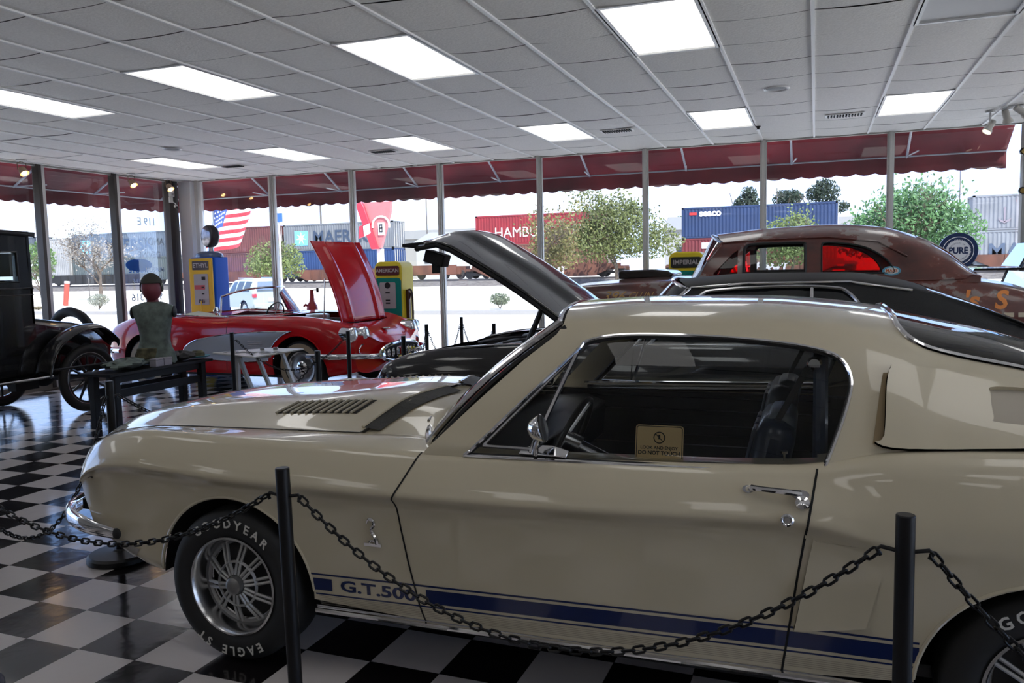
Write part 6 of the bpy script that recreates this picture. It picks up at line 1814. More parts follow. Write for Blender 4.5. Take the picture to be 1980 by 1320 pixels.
# local +x is towards the car's front (towards the camera side), local +y is its near side
for (cx, s) in ((0, 1), (0, -1), (2.54, 1), (2.54, -1)):
    make_wheel(tcar, (cx, s * 0.70, 0.385), 0.385, 0.10, 0.292, 1 if s > 0 else -1, 'artillery')
for s in (-1, 1):
    prof = [(0.56, 0.47), (0.50, 0.66), (0.40, 0.80), (0.22, 0.91), (0.02, 0.965), (-0.18, 0.955), (-0.34, 0.86), (-0.44, 0.73)]
    P = cat2(prof, 5); n = len(P); b = MB(); vs = []
    for k, (x, z) in enumerate(P):
        tpr = min(1, (n - 1 - k) / 5 + 0.45)
        for u in (-1, -0.85, -0.4, 0, 0.4, 0.85, 1):
            vs.append((x, s * (0.665 + u * 0.125 * tpr), z + 0.035 * (1 - u * u) - (0.02 if abs(u) == 1 else 0)))
    b.add(vs, [(i * 7 + j, i * 7 + j + 1, (i + 1) * 7 + j + 1, (i + 1) * 7 + j) for i in range(n - 1) for j in range(6)])
    fd_ = obj('rear_fender', b, blk, tcar, smooth=60, thick=0.006)
    obj('fender_bead', MB().tube([(x, s * (0.665 + 0.125 * min(1, (n - 1 - k) / 5 + 0.45)), z - 0.015) for k, (x, z) in enumerate(P)], 0.008, n=6), blk, fd_)
    b = MB()
    pf = cat2([(0.60, 0.45), (0.50, 0.47), (1.9, 0.47), (2.05, 0.60), (2.2, 0.80), (2.5, 0.93), (2.8, 0.86), (2.95, 0.7)][1:], 5)
    n = len(pf)
    b.add([(x, s * (0.60 + q), z) for x, z in pf for q in (-0.10, 0.17)], [(2 * i, 2 * i + 1, 2 * i + 3, 2 * i + 2) for i in range(n - 1)])
    obj('running_board', b, blk, tcar, smooth=60, thick=0.012)
    obj('running_board_edge', MB().tube([(0.52, s * 0.775, 0.475), (1.9, s * 0.775, 0.475)], 0.011, n=6), chrome_dull, tcar)
# coupe body: rear deck, cab with window openings
def yb(x): return 0.545 if x > 0.45 else 0.545 - 0.10 * ((0.45 - x) / 1.1) ** 1.6
b = MB()
secs = [(-0.62, 0.40, 0.56, 0.80), (-0.50, 0.44, 0.52, 0.93), (-0.25, 0.475, 0.50, 1.00), (0.05, 0.50, 0.50, 1.05), (0.30, 0.52, 0.50, 1.09), (0.50, 0.53, 0.50, 1.13)]
vs = []
for (x, w, z0, z1) in secs:
    for (yy, zz) in ((-w, z0), (-w * 1.02, (z0 + z1) / 2), (-w, z1 - 0.09), (-w * 0.85, z1 - 0.025), (-w * 0.5, z1), (0, z1 + 0.01), (w * 0.5, z1), (w * 0.85, z1 - 0.025), (w, z1 - 0.09), (w * 1.02, (z0 + z1) / 2), (w, z0)):
        vs.append((x, yy, zz))
b.add(vs, [(i * 11 + j, i * 11 + j + 1, (i + 1) * 11 + j + 1, (i + 1) * 11 + j) for i in range(len(secs) - 1) for j in range(10)] + [tuple(range(11))])
obj('rear_deck', b, blk, tcar, smooth=45)
def sidewall(s):
    # cab side with a quarter window and a door window
    xs = [0.50, 0.66, 1.00, 1.06, 1.62, 1.72]; zs = [0.50, 1.12, 1.42, 1.50, 1.82, 1.90, 2.04]
    b = MB(); holes = {(1, 3), (3, 3), (1, 2)} - {(1, 2)}
    for i in range(5):
        for j in range(6):
            if (i, j) in {(1, 3), (3, 3)}: continue
            x0, x1, z0, z1 = xs[i], xs[i + 1], zs[j], zs[j + 1]
            y = lambda z: s * (0.545 - 0.02 * max(0, z - 1.42))
            b.hexa([(x0, y(z0), z0), (x1, y(z0), z0), (x1, y(z0) - s * 0.03, z0), (x0, y(z0) - s * 0.03, z0), (x0, y(z1), z1), (x1, y(z1), z1), (x1, y(z1) - s * 0.03, z1), (x0, y(z1) - s * 0.03, z1)])
    return b
for s in (-1, 1):
    sw_ = obj('cab_side', sidewall(s), blk, tcar, smooth=0)
    obj('belt_mould', MB().tube([(0.50, s * 0.55, 1.43), (1.72, s * 0.55, 1.43)], 0.013, n=6).tube([(0.50, s * 0.55, 1.36), (1.72, s * 0.55, 1.36)], 0.008, n=6), blk, sw_)
    fr_ = MB()
    for (a0, a1) in ((0.66, 1.00), (1.06, 1.62)):
        fr_.tube([(a0, s * 0.543, 1.50), (a1, s * 0.543, 1.50), (a1, s * 0.538, 1.82), (a0, s * 0.538, 1.82)], 0.012, n=6, closed=True)
    obj('window_frame', fr_, blk, sw_)
    for (a0, a1) in ((0.66, 1.00), (1.06, 1.62)):
        obj('side_window', MB().box(((a0 + a1) / 2, s * 0.525, 1.66), (a1 - a0, 0.005, 0.32)), carglass, sw_, smooth=0)
    obj('door_seam', MB().box((1.03, s * 0.548, 1.0), (0.008, 0.004, 0.9)), seam_m, sw_, smooth=0)
bk_ = MB()
for (x, y0, y1, z0, z1) in ((0.50, -0.545, 0.545, 1.05, 1.52), (0.50, -0.545, -0.30, 1.52, 1.82), (0.50, 0.30, 0.545, 1.52, 1.82), (0.50, -0.54, 0.54, 1.82, 2.04)):
    bk_.box((x + 0.015, (y0 + y1) / 2, (z0 + z1) / 2), (0.03, y1 - y0, z1 - z0))
obj('cab_back', bk_, blk, tcar, smooth=0)
b = MB(); b.grid(lambda u, v: (0.44 + 1.34 * u, v * 0.565, 2.05 + 0.03 * (1 - v * v) - 0.02 * (2 * u - 1) ** 2), [k / 8 for k in range(9)], [-1 + k / 6 for k in range(13)])
obj('roof', b, mat('black_roof_cloth', (0.012, 0.012, 0.013), 0.6), tcar, smooth=60, thick=0.05)
obj('curtain', MB().box((0.83, 0.49, 1.68), (0.30, 0.01, 0.24)).box((0.93, 0.485, 1.56), (0.10, 0.01, 0.10)), mat('grey_curtain', (0.12, 0.11, 0.09), 0.8), tcar, smooth=0)
b = MB().box((1.15, 0, 0.68), (0.5, 1.0, 0.25)).box((0.75, 0, 0.95), (0.15, 1.0, 0.5)).box((1.74, 0, 1.0), (0.06, 1.05, 0.95))
obj('seat', b, trim_b, tcar, bevel=0.03)
b = MB(); b.prism([(1.72, 0.55), (2.75, 0.60), (2.75, 1.05), (1.72, 1.25)], -0.30, 0.30, frame((0, 0, 0), (1, 0, 0), (0, 0, 1)))
obj('bonnet', b, blk, tcar, bevel=0.05)
obj('windscreen', MB().box((1.80, 0, 1.62), (0.006, 1.02, 0.72)), carglass, tcar, smooth=0)
b = MB().cyl((0, -0.7, 0.385), (0, 0.7, 0.385), 0.04).cyl((2.54, -0.7, 0.385), (2.54, 0.7, 0.385), 0.03).box((1.1, 0.3, 0.47), (3.4, 0.06, 0.08)).box((1.1, -0.3, 0.47), (3.4, 0.06, 0.08)).sphere((0, 0, 0.385), 0.12)
b.box((0.62, 0.45, 0.40), (0.28, 0.12, 0.14))
obj('chassis', b, black_matt, tcar)
# spare wheel carried upright at the tail
sp_ = MB().lathe([(0.395 - 0.055 + 0.055 * math.sin(PI * 2 * k / 14), 0.055 * math.cos(PI * 2 * k / 14)) for k in range(15)], T(-0.72, -0.30, 0.77) @ RY(PI / 2 + 0.12), n=56)
st_ = obj('spare_tire', sp_, rubber, tcar)
obj('spare_rim', MB().lathe([(0.29, 0.02), (0.30, 0.0), (0.29, -0.02), (0.275, 0)], T(-0.72, -0.30, 0.77) @ RY(PI / 2 + 0.12), n=48), chrome_dull, st_)
obj('spare_bracket', MB().tube([(-0.70, -0.30, 0.75), (-0.50, -0.20, 0.72), (-0.55, 0, 0.55)], 0.02, n=6), black_metal, tcar)

# ================================================================== table with the mannequin and its kit
tx0, tx1, ty0, ty1, tz = -6.90, -6.52, 6.12, 7.55, 0.575
t = empty('display_table', ((tx0 + tx1) / 2, (ty0 + ty1) / 2, 0), 0, 'low black wooden table carrying the camouflaged mannequin', 'table')
bw_ = mat('black_wood', (0.006, 0.006, 0.007), 0.5, 0, 0.0, spec=0.3)
hx, hy = (tx1 - tx0) / 2, (ty1 - ty0) / 2
obj('tabletop', MB().box((0, 0, tz - 0.015), (2 * hx + 0.04, 2 * hy + 0.04, 0.03)), bw_, t, bevel=0.004)
for sx in (-1, 1):
    for sy in (-0.86, 0.86): obj('leg', MB().box((sx * (hx - 0.05), sy * hy, (tz - 0.03) / 2), (0.07, 0.07, tz - 0.03)), bw_, t, bevel=0.004)
obj('rail', MB().box((hx - 0.05, 0, 0.36), (0.03, 2 * hy * 0.80, 0.08)).box((-hx + 0.05, 0, 0.36), (0.03, 2 * hy * 0.80, 0.08)).box((hx - 0.05, 0, tz - 0.07), (0.025, 2 * hy * 0.80, 0.07)), bw_, t, smooth=0)
mx_, my_ = -6.73, 6.95
camo = mat('camouflage_cloth', (0.11, 0.10, 0.055), 0.85, noise=0.6, nscale=14)
sage = mat('faded_green_vest', (0.13, 0.16, 0.14), 0.85, noise=0.38, nscale=11, bump=0.4)
t = empty('mannequin', (mx_, my_, tz + 0.001), 0.55, 'armless red-faced mannequin torso in a faded green camouflage vest and skull cap', 'mannequin')
K = [(0.02, 0.205, 0.13), (0.10, 0.20, 0.13), (0.20, 0.165, 0.12), (0.30, 0.150, 0.115), (0.40, 0.165, 0.125), (0.48, 0.18, 0.135), (0.55, 0.205, 0.135), (0.60, 0.22, 0.12), (0.635, 0.205, 0.10), (0.66, 0.14, 0.085), (0.68, 0.08, 0.07)]
KP = pchip([k[0] for k in K], np.array(K), np.linspace(0.02, 0.68, 32))
b = MB(); rnm = random.Random(4); vs = []
for i, (z, rx, ry) in enumerate(KP):
    for k in range(40):
        a = 2 * PI * k / 40
        fold = 1 + 0.022 * math.sin(5 * a + z * 17) + 0.014 * math.sin(9 * a - z * 23)
        e = 0.85
        cx = math.copysign(abs(math.cos(a)) ** e, math.cos(a)); cy = math.copysign(abs(math.sin(a)) ** e, math.sin(a))
        vs.append((rx * cx * fold, ry * cy * fold, z + (0.012 * math.sin(6 * a) if i == 0 else 0)))
b.add(vs, [(i * 40 + k, i * 40 + (k + 1) % 40, (i + 1) * 40 + (k + 1) % 40, (i + 1) * 40 + k) for i in range(31) for k in range(40)] + [tuple(range(39, -1, -1)), tuple(31 * 40 + k for k in range(40))])
obj('vest', b, sage, t, smooth=70)
red_face = mat('mannequin_red', (0.20, 0.035, 0.05), 0.5)
b = MB().tube([(0, 0, 0.66), (0, -0.01, 0.72), (0, -0.015, 0.79)], [0.065, 0.058, 0.062], n=20)
hv = []
for i in range(17):
    th = PI * i / 16
    for k in range(24):
        ph = 2 * PI * k / 24
        x = 0.086 * math.sin(th) * math.cos(ph); y = 0.105 * math.sin(th) * math.sin(ph); z = 0.155 * math.cos(th)
        if z < 0: x *= 1 - 0.35 * (-z / 0.155) ** 2; y *= 1 - 0.2 * (-z / 0.155) ** 2
        if y < 0:
            y -= 0.018 * math.exp(-((x / 0.018) ** 2) - ((z + 0.015) / 0.035) ** 2)      # nose
            y += 0.010 * (math.exp(-(((abs(x) - 0.032) / 0.016) ** 2) - ((z - 0.02) / 0.014) ** 2))   # eye hollows
            y -= 0.006 * math.exp(-((x / 0.03) ** 2) - ((z + 0.065) / 0.012) ** 2)       # lips
        hv.append((x * 1.25, y * 1.12 - 0.02, 0.825 + z))
b.add(hv, [(i * 24 + k, (i + 1) * 24 + k, (i + 1) * 24 + (k + 1) % 24, i * 24 + (k + 1) % 24) for i in range(16) for k in range(24)])
obj('head', b, red_face, t, smooth=70)
b = MB(); cv = []
for i in range(10):
    th = PI * 0.60 * i / 9
    for k in range(28):
        ph = 2 * PI * k / 28
        lim = th * (0.68 if math.sin(ph) < -0.25 else 1.0)
        cv.append((0.119 * math.sin(lim) * math.cos(ph), 0.130 * math.sin(lim) * math.sin(ph) - 0.016, 0.835 + 0.155 * math.cos(lim)))
b.add(cv, [(i * 28 + k, (i + 1) * 28 + k, (i + 1) * 28 + (k + 1) % 28, i * 28 + (k + 1) % 28) for i in range(9) for k in range(28)])
cp = obj('skull_cap', b, mat('dark_olive_cap', (0.04, 0.04, 0.03), 0.8), t, smooth=70, thick=0.004)
bb = MB()
for q in range(9): bb.tube([(0.112, -0.055 + 0.008 * q, 0.845 + 0.012 * (q % 3)), (0.114, -0.050 + 0.008 * q, 0.870 + 0.01 * (q % 2))], 0.003, n=4)
obj('cap_patch', bb, mat('patch_white', (0.5, 0.5, 0.45), 0.7), cp)
b = MB()
for s in (-1, 1): b.sphere((s * 0.212, 0, 0.565), (0.025, 0.08, 0.065), 14, 10)
obj('arm_caps', b, black_matt, t)
b = MB().box((-0.06, -0.135, 0.13), (0.20, 0.03, 0.12), (0.1, 0, 0.2)).box((-0.14, -0.11, 0.07), (0.10, 0.06, 0.13), (0, 0.3, 0))
pk_ = obj('belt_pouch', b, camo, t, bevel=0.012)
b = MB()
for q in range(14): b.tube([(-0.12 + 0.010 * q, -0.156 + 0.002 * q, 0.115 + 0.012 * math.sin(q * 2.1)), (-0.115 + 0.010 * q, -0.156 + 0.002 * q, 0.138 + 0.01 * math.cos(q * 1.7))], 0.0035, n=4)
obj('pouch_print', b, mat('patch_white', (0.5, 0.5, 0.45), 0.7), pk_)
def lump(name, c, r, m, label, cat, seed, rz=0, group=None):
    t = empty(name, c, rz, label, cat, group)
    rn = random.Random(seed); vs = []; ph0 = rn.uniform(0, 6)
    for i in range(11):
        th = PI * i / 10
        for k in range(28):
            a = 2 * PI * k / 28; f = 1 + 0.16 * math.sin(3 * a + ph0 + i) + 0.10 * math.sin(7 * a - i * 1.3)
            vs.append((r[0] * math.sin(th) * math.cos(a) * f, r[1] * math.sin(th) * math.sin(a) * f, r[2] + r[2] * math.cos(th) * (1 + 0.3 * math.sin(5 * a + i))))
    z0 = min(v[2] for v in vs); vs = [(x, y, max(0, z - z0)) for x, y, z in vs]
    obj('cloth', MB().add(vs, [(i * 28 + k, (i + 1) * 28 + k, (i + 1) * 28 + (k + 1) % 28, i * 28 + (k + 1) % 28) for i in range(10) for k in range(28)]), m, t, smooth=60)
    return t
ztop = tz + 0.001
lump('folded_jacket', (-6.65, 6.45, ztop), (0.14, 0.25, 0.05), sage, 'crumpled sage green jacket lying at the near end of the black table', 'jacket', 5)
t = empty('toy_rifle', (-6.85, 6.30, ztop + 0.02), 1.35, 'dark rifle lying across the left end of the black table', 'rifle')
obj('barrel', MB().cyl((-0.45, 0, 0.045), (0.25, 0, 0.06), 0.012).box((0.05, 0, 0.03), (0.35, 0.035, 0.05)), black_metal, t, bevel=0.004)
obj('stock', MB().hexa([(0.2, -0.02, -0.01), (0.48, -0.02, -0.018), (0.48, 0.02, -0.018), (0.2, 0.02, -0.01), (0.2, -0.02, 0.06), (0.48, -0.02, 0.07), (0.48, 0.02, 0.07), (0.2, 0.02, 0.06)]), bw_, t, bevel=0.008)
for k, (yy, lb) in enumerate(((6.78, 'pale grey card box on the table below the mannequin, left of its pair'), (6.90, 'pale grey card box on the table below the mannequin, right of its pair'))):
    t = empty('card_box', (-6.565, yy, ztop), 0.0, lb, 'box', 'pale boxes on the table')
    obj('body', MB().box((0, 0, 0.042), (0.09, 0.112, 0.084)), mat('pale_card_box', (0.33, 0.31, 0.35), 0.6), t, bevel=0.003)
    obj('lid_line', MB().box((0, 0, 0.068), (0.092, 0.114, 0.003)), mat('box_line', (0.12, 0.11, 0.12), 0.6), t, smooth=0)
lump('gear_heap', (-6.70, 7.25, ztop), (0.15, 0.19, 0.045), mat('dark_webbing', (0.03, 0.028, 0.025), 0.7, noise=0.6, nscale=20), 'heap of dark webbing gear at the far end of the black table', 'gear', 8)
t = empty('brimmed_hat', (-6.62, 7.46, ztop + 0.003), 0.4, 'blue-lined dark brimmed hat at the right end of the black table', 'hat')
obj('brim', MB().lathe([(0.05, 0.03), (0.12, 0.022), (0.135, 0.032), (0.138, 0.037), (0.12, 0.03), (0.05, 0.036)], n=32), mat('hat_blue', (0.05, 0.20, 0.26), 0.6), t)
obj('crown', MB().lathe([(0, 0.10), (0.05, 0.095), (0.075, 0.07), (0.08, 0.03), (0.08, 0.026)], n=28), camo, t)

# ------------------------------------------------ white reading stand
t = empty('reading_stand', (-5.45, 6.95, 0), 0.12, 'white slanted-leg information stand with printed board in front of the red convertible', 'stand')
wm = mat('stand_white', (0.42, 0.42, 0.41), 0.4)
b = MB(); b.prism([(-0.44, -0.05), (0.20, -0.30), (0.46, 0.22), (0.02, 0.26)], 0, 0.014, T(0, 0, 0.715) @ RX(0.06))
bd = obj('board', b, mat('board_face', (0.50, 0.49, 0.46), 0.35), t, bevel=0.002)
b = MB(); rnm = random.Random(6)
for q in range(12): b.box((-0.28 + 0.055 * q, -0.04 + 0.03 * math.sin(q * 2), 0.7315 + 0.0025 * math.sin(q)), (0.03, 0.10, 0.002), (0, 0, rnm.uniform(-0.3, 0.3)))
obj('printing', b, mat('print_grey', (0.2, 0.2, 0.2), 0.6), bd, smooth=0)
obj('clips', MB().box((0.05, 0.10, 0.745), (0.05, 0.01, 0.03)).box((0.18, 0.14, 0.748), (0.05, 0.01, 0.03)), chrome_dull, bd, smooth=0)
b = MB()
for (p, q) in (((-0.18, 0.0, 0.70), (-0.20, 0.0, 0.02)), ((-0.16, -0.02, 0.70), (0.12, -0.05, 0.02)), ((0.08, -0.06, 0.70), (0.34, -0.05, 0.02)), ((0.27, 0.10, 0.72), (0.52, 0.10, 0.02))):
    d = Vector(q) - Vector(p); m_ = (Vector(p) + Vector(q)) / 2
    R_ = d.to_track_quat('Z', 'Y').to_matrix()
    b2 = MB().box(m_, (0.05, 0.03, d.length), R_)
    obj('leg', b2, wm, t, bevel=0.003)
obj('crossbar', MB().box((0.0, -0.01, 0.69), (0.40, 0.04, 0.03)), wm, t, smooth=0)
obj('foot', MB().box((0.16, 0.0, 0.012), (0.85, 0.24, 0.024)), wm, t, bevel=0.003)

# ================================================================== petrol pumps
def slab(w, d, r=0.05, n=5):
    o = []
    for cx, cy, a in ((w / 2 - r, d / 2 - r, 0), (-w / 2 + r, d / 2 - r, 90), (-w / 2 + r, -d / 2 + r, 180), (w / 2 - r, -d / 2 + r, 270)): o += arc(cx, cy, r, a, a + 90, n)
    return o
def face(x0, x1, z0, z1, y, r, th, m, name, par):
    return obj(name, MB().prism([(x + (x0 + x1) / 2, z + (z0 + z1) / 2) for x, z in slab(x1 - x0, z1 - z0, r)], 0, th, frame((0, y, 0), (1, 0, 0), (0, 0, 1))), m, par, bevel=0.003)
ylw = mat('pump_yellow', (0.75, 0.46, 0.008), 0.4, spec=0.3); blu = mat('pump_blue', (0.004, 0.10, 0.60), 0.45, spec=0.2); teal = mat('pump_teal', (0.0, 0.20, 0.16), 0.4, spec=0.3)
ylw2 = mat('pump_lemon', (0.75, 0.58, 0.03), 0.4, spec=0.3); greyd = mat('dial_face', (0.38, 0.36, 0.36), 0.35)
t = empty('gas_pump', (-9.06, 10.60, 0), 0, 'yellow and blue vintage petrol pump with round black globe, at the window corner', 'gas pump', 'vintage petrol pumps')
b = MB()
for z, ww, dd in ((0.05, 0.44, 0.37), (1.72, 0.44, 0.37)): pass
b.prism(slab(0.45, 0.37, 0.05), 0.02, 1.80)
obj('cabinet', b, blu, t, bevel=0.01)
b = MB(); b.lathe([(0.30, 0), (0.30, 0.02), (0.27, 0.06), (0.18, 0.09), (0.05, 0.10), (0, 0.10)], T(0, 0, 1.80) @ Matrix.Diagonal((0.78, 0.63, 1, 1)), n=32)
obj('top_cap', b, mat('pump_slate_blue', (0.06, 0.10, 0.2), 0.3, 0, 0.5), t)
yf = face(-0.225, 0.215, 0.10, 1.785, -0.186, 0.02, 0.03, ylw, 'front_panel', t)
face(-0.16, 0.16, 1.60, 1.74, -0.217, 0.01, 0.004, mat('sign_dark', (0.06, 0.04, 0.045), 0.4), 'name_panel', yf)
tb_ = MB(); add_text(tb_, 'ETHYL', frame((0, -0.2225, 1.67), (1, 0, 0), (0, 0, 1)), 0.10, bold=0.003)
obj('name_lettering', tb_, mat('dull_cream_letters', (0.45, 0.42, 0.40), 0.5), yf, smooth=0)
dl = face(-0.14, 0.14, 1.05, 1.54, -0.217, 0.02, 0.004, greyd, 'dial_window', yf)
obj('dial_red_band', MB().box((-0.03, -0.2225, 1.33), (0.20, 0.002, 0.07)), mat('dial_red', (0.5, 0.05, 0.06), 0.5), dl, smooth=0)
b = MB().box((0.05, -0.223, 1.47), (0.07, 0.002, 0.05)).box((0.03, -0.223, 1.33), (0.05, 0.002, 0.02)).box((0.03, -0.223, 1.23), (0.05, 0.002, 0.02))
for q in range(4): b.box((-0.05 + 0.03 * q, -0.223, 1.11), (0.012, 0.002, 0.06))
obj('dial_figures', b, seam_m, dl, smooth=0)
face(-0.05, 0.03, 0.55, 0.83, -0.217, 0.035, 0.004, blu, 'nozzle_recess', yf)
obj('hose', MB().tube(smoothpath([(0.0, -0.24, 1.12), (0.02, -0.26, 0.90), (0.06, -0.26, 0.60), (0.08, -0.25, 0.35)], 6), 0.008, n=6), ylw, t)
obj('side_hose', MB().tube(smoothpath([(-0.23, 0.0, 1.45), (-0.27, -0.02, 1.30), (-0.27, -0.03, 0.9), (-0.25, 0, 0.5)], 6), 0.016, n=8), rubber, t)
gb = obj('globe', MB().lathe([(0, 0.075), (0.10, 0.075), (0.155, 0.06), (0.175, 0.035), (0.178, 0.0), (0.172, -0.06), (0.15, -0.09), (0, -0.10)], T(0.04, -0.02, 2.13) @ RX(PI / 2) @ RY(-0.35)), mat('globe_black', (0.02, 0.022, 0.03), 0.4), t)
obj('globe_glass', MB().lathe([(0, 0.082), (0.08, 0.081), (0.14, 0.068)], T(0.04, -0.02, 2.13) @ RX(PI / 2) @ RY(-0.35)), mat('globe_face', (0.16, 0.15, 0.17), 0.08, 0.5, noise=0.8, nscale=7), gb)
obj('globe_neck', MB().cyl((0.04, 0, 1.88), (0.04, 0, 1.97), 0.05, 0.04), chrome_dull, t)

def pump2(x, y, label, name, panelcol, h=1.66, w=0.44, lab=(0.10, 0.012, 0.015), txt=0.075):
    t = empty('gas_pump', (x, y, 0), 0, label, 'gas pump', 'vintage petrol pumps')
    b = MB(); b.prism([(-w / 2, 0.02), (w / 2, 0.02), (w / 2, h - 0.10)] + arc(w / 2 - 0.10, h - 0.10, 0.10, 0, 90, 6) + arc(-w / 2 + 0.10, h - 0.10, 0.10, 90, 180, 6) + [(-w / 2, h - 0.10)], -0.19, 0.19, frame((0, 0, 0), (1, 0, 0), (0, 0, 1)))
    obj('cabinet', b, ylw2, t, bevel=0.02)
    lp = face(-w / 2 + 0.03, w / 2 - 0.03, h - 0.20, h - 0.065, -0.19, 0.03, 0.012, mat('label_%d' % int(lab[0] * 1000), lab, 0.3), 'name_panel', t)
    tb_ = MB(); add_text(tb_, name, frame((0, -0.2035, h - 0.132), (1, 0, 0), (0, 0, 1)), txt, bold=0.0015)
    obj('name_lettering', tb_, mat('dull_cream_letters', (0.45, 0.42, 0.40), 0.5), lp, smooth=0)
    dp = face(-w / 2 + 0.005, w / 2 - 0.005, 0.35, h - 0.235, -0.19, 0.06, 0.014, panelcol, 'door_panel', t)
    dl = face(-0.13, 0.13, h - 0.68, h - 0.30, -0.205, 0.02, 0.006, greyd, 'dial_window', dp)
    b = MB().prism([(0.045 * math.cos(2 * PI * k / 16), 0.045 * math.sin(2 * PI * k / 16)) for k in range(16)], 0, 0.002, frame((0, -0.212, h - 0.345), (1, 0, 0), (0, 0, 1)))
    for z in (0.45, 0.56, 0.60): b.box((0.0, -0.213, h - z), (0.07, 0.002, 0.022))
    obj('dial_figures', b, seam_m, dl, smooth=0)
    obj('round_emblem', MB().prism([(0.12 * math.cos(2 * PI * k / 28), 0.12 * math.sin(2 * PI * k / 28)) for k in range(28)], 0, 0.004, frame((0, -0.205, h - 0.86), (1, 0, 0), (0, 0, 1))), ylw, dp, smooth=0)
    obj('hose', MB().tube(smoothpath([(w / 2 + 0.02, -0.05, h - 0.42), (w / 2 + 0.09, -0.06, h - 0.45), (w / 2 + 0.10, -0.06, 0.8), (w / 2 + 0.06, -0.05, 0.5), (w / 2 + 0.02, 0, 0.45)], 6), 0.014, n=8), mat('hose_brown', (0.05, 0.03, 0.025), 0.6), t)
    b = MB().box((w / 2 + 0.025, -0.05, h - 0.62), (0.05, 0.06, 0.42)).box((w / 2 + 0.05, -0.06, h - 0.50), (0.06, 0.03, 0.10), (0, 0.4, 0)).box((w / 2 + 0.03, -0.05, h - 0.92), (0.05, 0.06, 0.14))
    obj('nozzle', b, mat('nozzle_brown', (0.07, 0.03, 0.03), 0.4, 0.3), t, bevel=0.008)
    return t
pump2(-5.80, 10.68, 'yellow and teal vintage petrol pump lettered AMERICAN, behind the raised red bonnet', 'AMERICAN', teal)
pump2(-1.52, 10.58, 'yellow and teal vintage petrol pump lettered IMPERIAL, behind the rusty sedan windscreen', 'IMPERIAL', teal, lab=(0.02, 0.022, 0.02), txt=0.08, h=1.685)
# small red hand pump
t = empty('hand_pump', (-7.30, 10.78, 0), 0, 'slim red hand-cranked oil pump standing behind the red convertible', 'hand pump')
hr = mat('hand_pump_red', (0.32, 0.012, 0.018), 0.35, 0, 0.4)
obj('column', MB().lathe([(0.10, 0), (0.10, 0.04), (0.085, 0.06), (0.085, 0.98), (0.075, 1.02), (0.04, 1.08), (0.03, 1.22), (0.03, 1.26), (0, 1.26)], n=20), hr, t)
obj('crank', MB().tube([(0, 0, 1.25), (0.05, -0.02, 1.255), (0.14, -0.05, 1.26)], 0.010, n=6).cyl((0.14, -0.05, 1.22), (0.14, -0.05, 1.29), 0.02), black_metal, t)
obj('spout', MB().tube([(-0.06, 0, 1.0), (-0.10, -0.03, 1.03), (-0.12, -0.05, 1.0)], 0.02, n=8), hr, t)

# ================================================================== stanchions and chains
def stanchion(x, y, label, h=0.97, lean=(0, 0), r=0.021):
    t = empty('stanchion', (x, y, 0), 0, label, 'barrier post', 'black barrier posts')
    L_ = Vector((lean[0], lean[1], h))
    obj('pole', MB().cyl((0, 0, 0.02), L_, r, n=20), black_metal, t, bevel=0.003)
    obj('base', MB().lathe([(0.0, 0.0), (0.165, 0.0), (0.170, 0.008), (0.168, 0.030), (0.155, 0.042), (0.04, 0.052), (0.03, 0.06), (0, 0.06)], n=40), black_metal, t)
    return t
def hookpts(t_, x, y, h, dirv, lean=(0, 0)):
    z = h - 0.085
    c = Vector((x + lean[0] * z / h, y + lean[1] * z / h, z)); d = Vector((dirv[0], dirv[1], 0)).normalized()
    return c, d
POST = {}
def post(k, x, y, label, h=0.97, lean=(0, 0)):
    POST[k] = (stanchion(x, y, label, h, lean), x, y, h, lean)
def chain(a, b_, label, sag=0.30, za=None, wire=0.0036, zb=None):
    ta, xa, ya, ha, la = POST[a]; tb2, xb, yb_, hb_, lb_ = POST[b_]
    dv = Vector((xb - xa, yb_ - ya, 0)).normalized()
    ca, _ = hookpts(ta, xa, ya, ha, dv, la); cb, _ = hookpts(tb2, xb, yb_, hb_, dv, lb_)
    A_ = ca + dv * 0.055; B2 = cb - dv * 0.055
    for (tt, c, d) in ((ta, ca, dv), (tb2, cb, -dv)):
        o = Vector((tt.location.x, tt.location.y, 0))
        hk = MB().tube([c - o + d * 0.018, c - o + d * 0.05 + Vector((0, 0, 0.006)), c - o + d * 0.058, c - o + d * 0.05 + Vector((0, 0, -0.014))], 0.005, n=8)
        obj('hook', hk, black_metal, tt)
    # parabola, arc-length stepped
    N = 400; P = []
    for i in range(N + 1):
        u = i / N; p = A_.lerp(B2, u); p.z -= 4 * sag * u * (1 - u); P.append(p)
    pitch = 0.0285; out = [P[0]]; acc = 0
    for i in range(1, N + 1):
        d = (P[i] - P[i - 1]).length; acc += d
        if acc >= pitch: out.append(P[i]); acc -= pitch
    org = Vector(A_)
    t = empty('chain', tuple(org), 0, label, 'chain', 'barrier chains')
    m = MB()
    for i in range(len(out) - 1):
        c = (out[i] + out[i + 1]) / 2 - org; d = (out[i + 1] - out[i]).normalized()
        s_ = d.cross(Vector((0, 0, 1))).normalized(); v_ = s_.cross(d)
        w = (s_ * math.cos(0.5) + v_ * math.sin(0.5)) if i % 2 else (s_ * math.cos(0.5 + PI / 2) + v_ * math.sin(0.5 + PI / 2))
        hl, hw = 0.0185 - 0.004, 0.0085
        ring = []
        for k in range(12):
            a = 2 * PI * k / 12
            ex = hl * (1 if math.cos(a) > 0 else -1) * (1 if abs(math.cos(a)) > 0.3 else 0.75) * 0.62 + 0.0075 * math.cos(a)
            ring.append(c + d * ex + w * hw * math.sin(a))
        m.tube(ring, wire, n=6, closed=True)
    tag(t)
    obj('links', m, mat('black_chain', (0.012, 0.012, 0.013), 0.35, 0.5), t, smooth=60, kind=None)
    return t
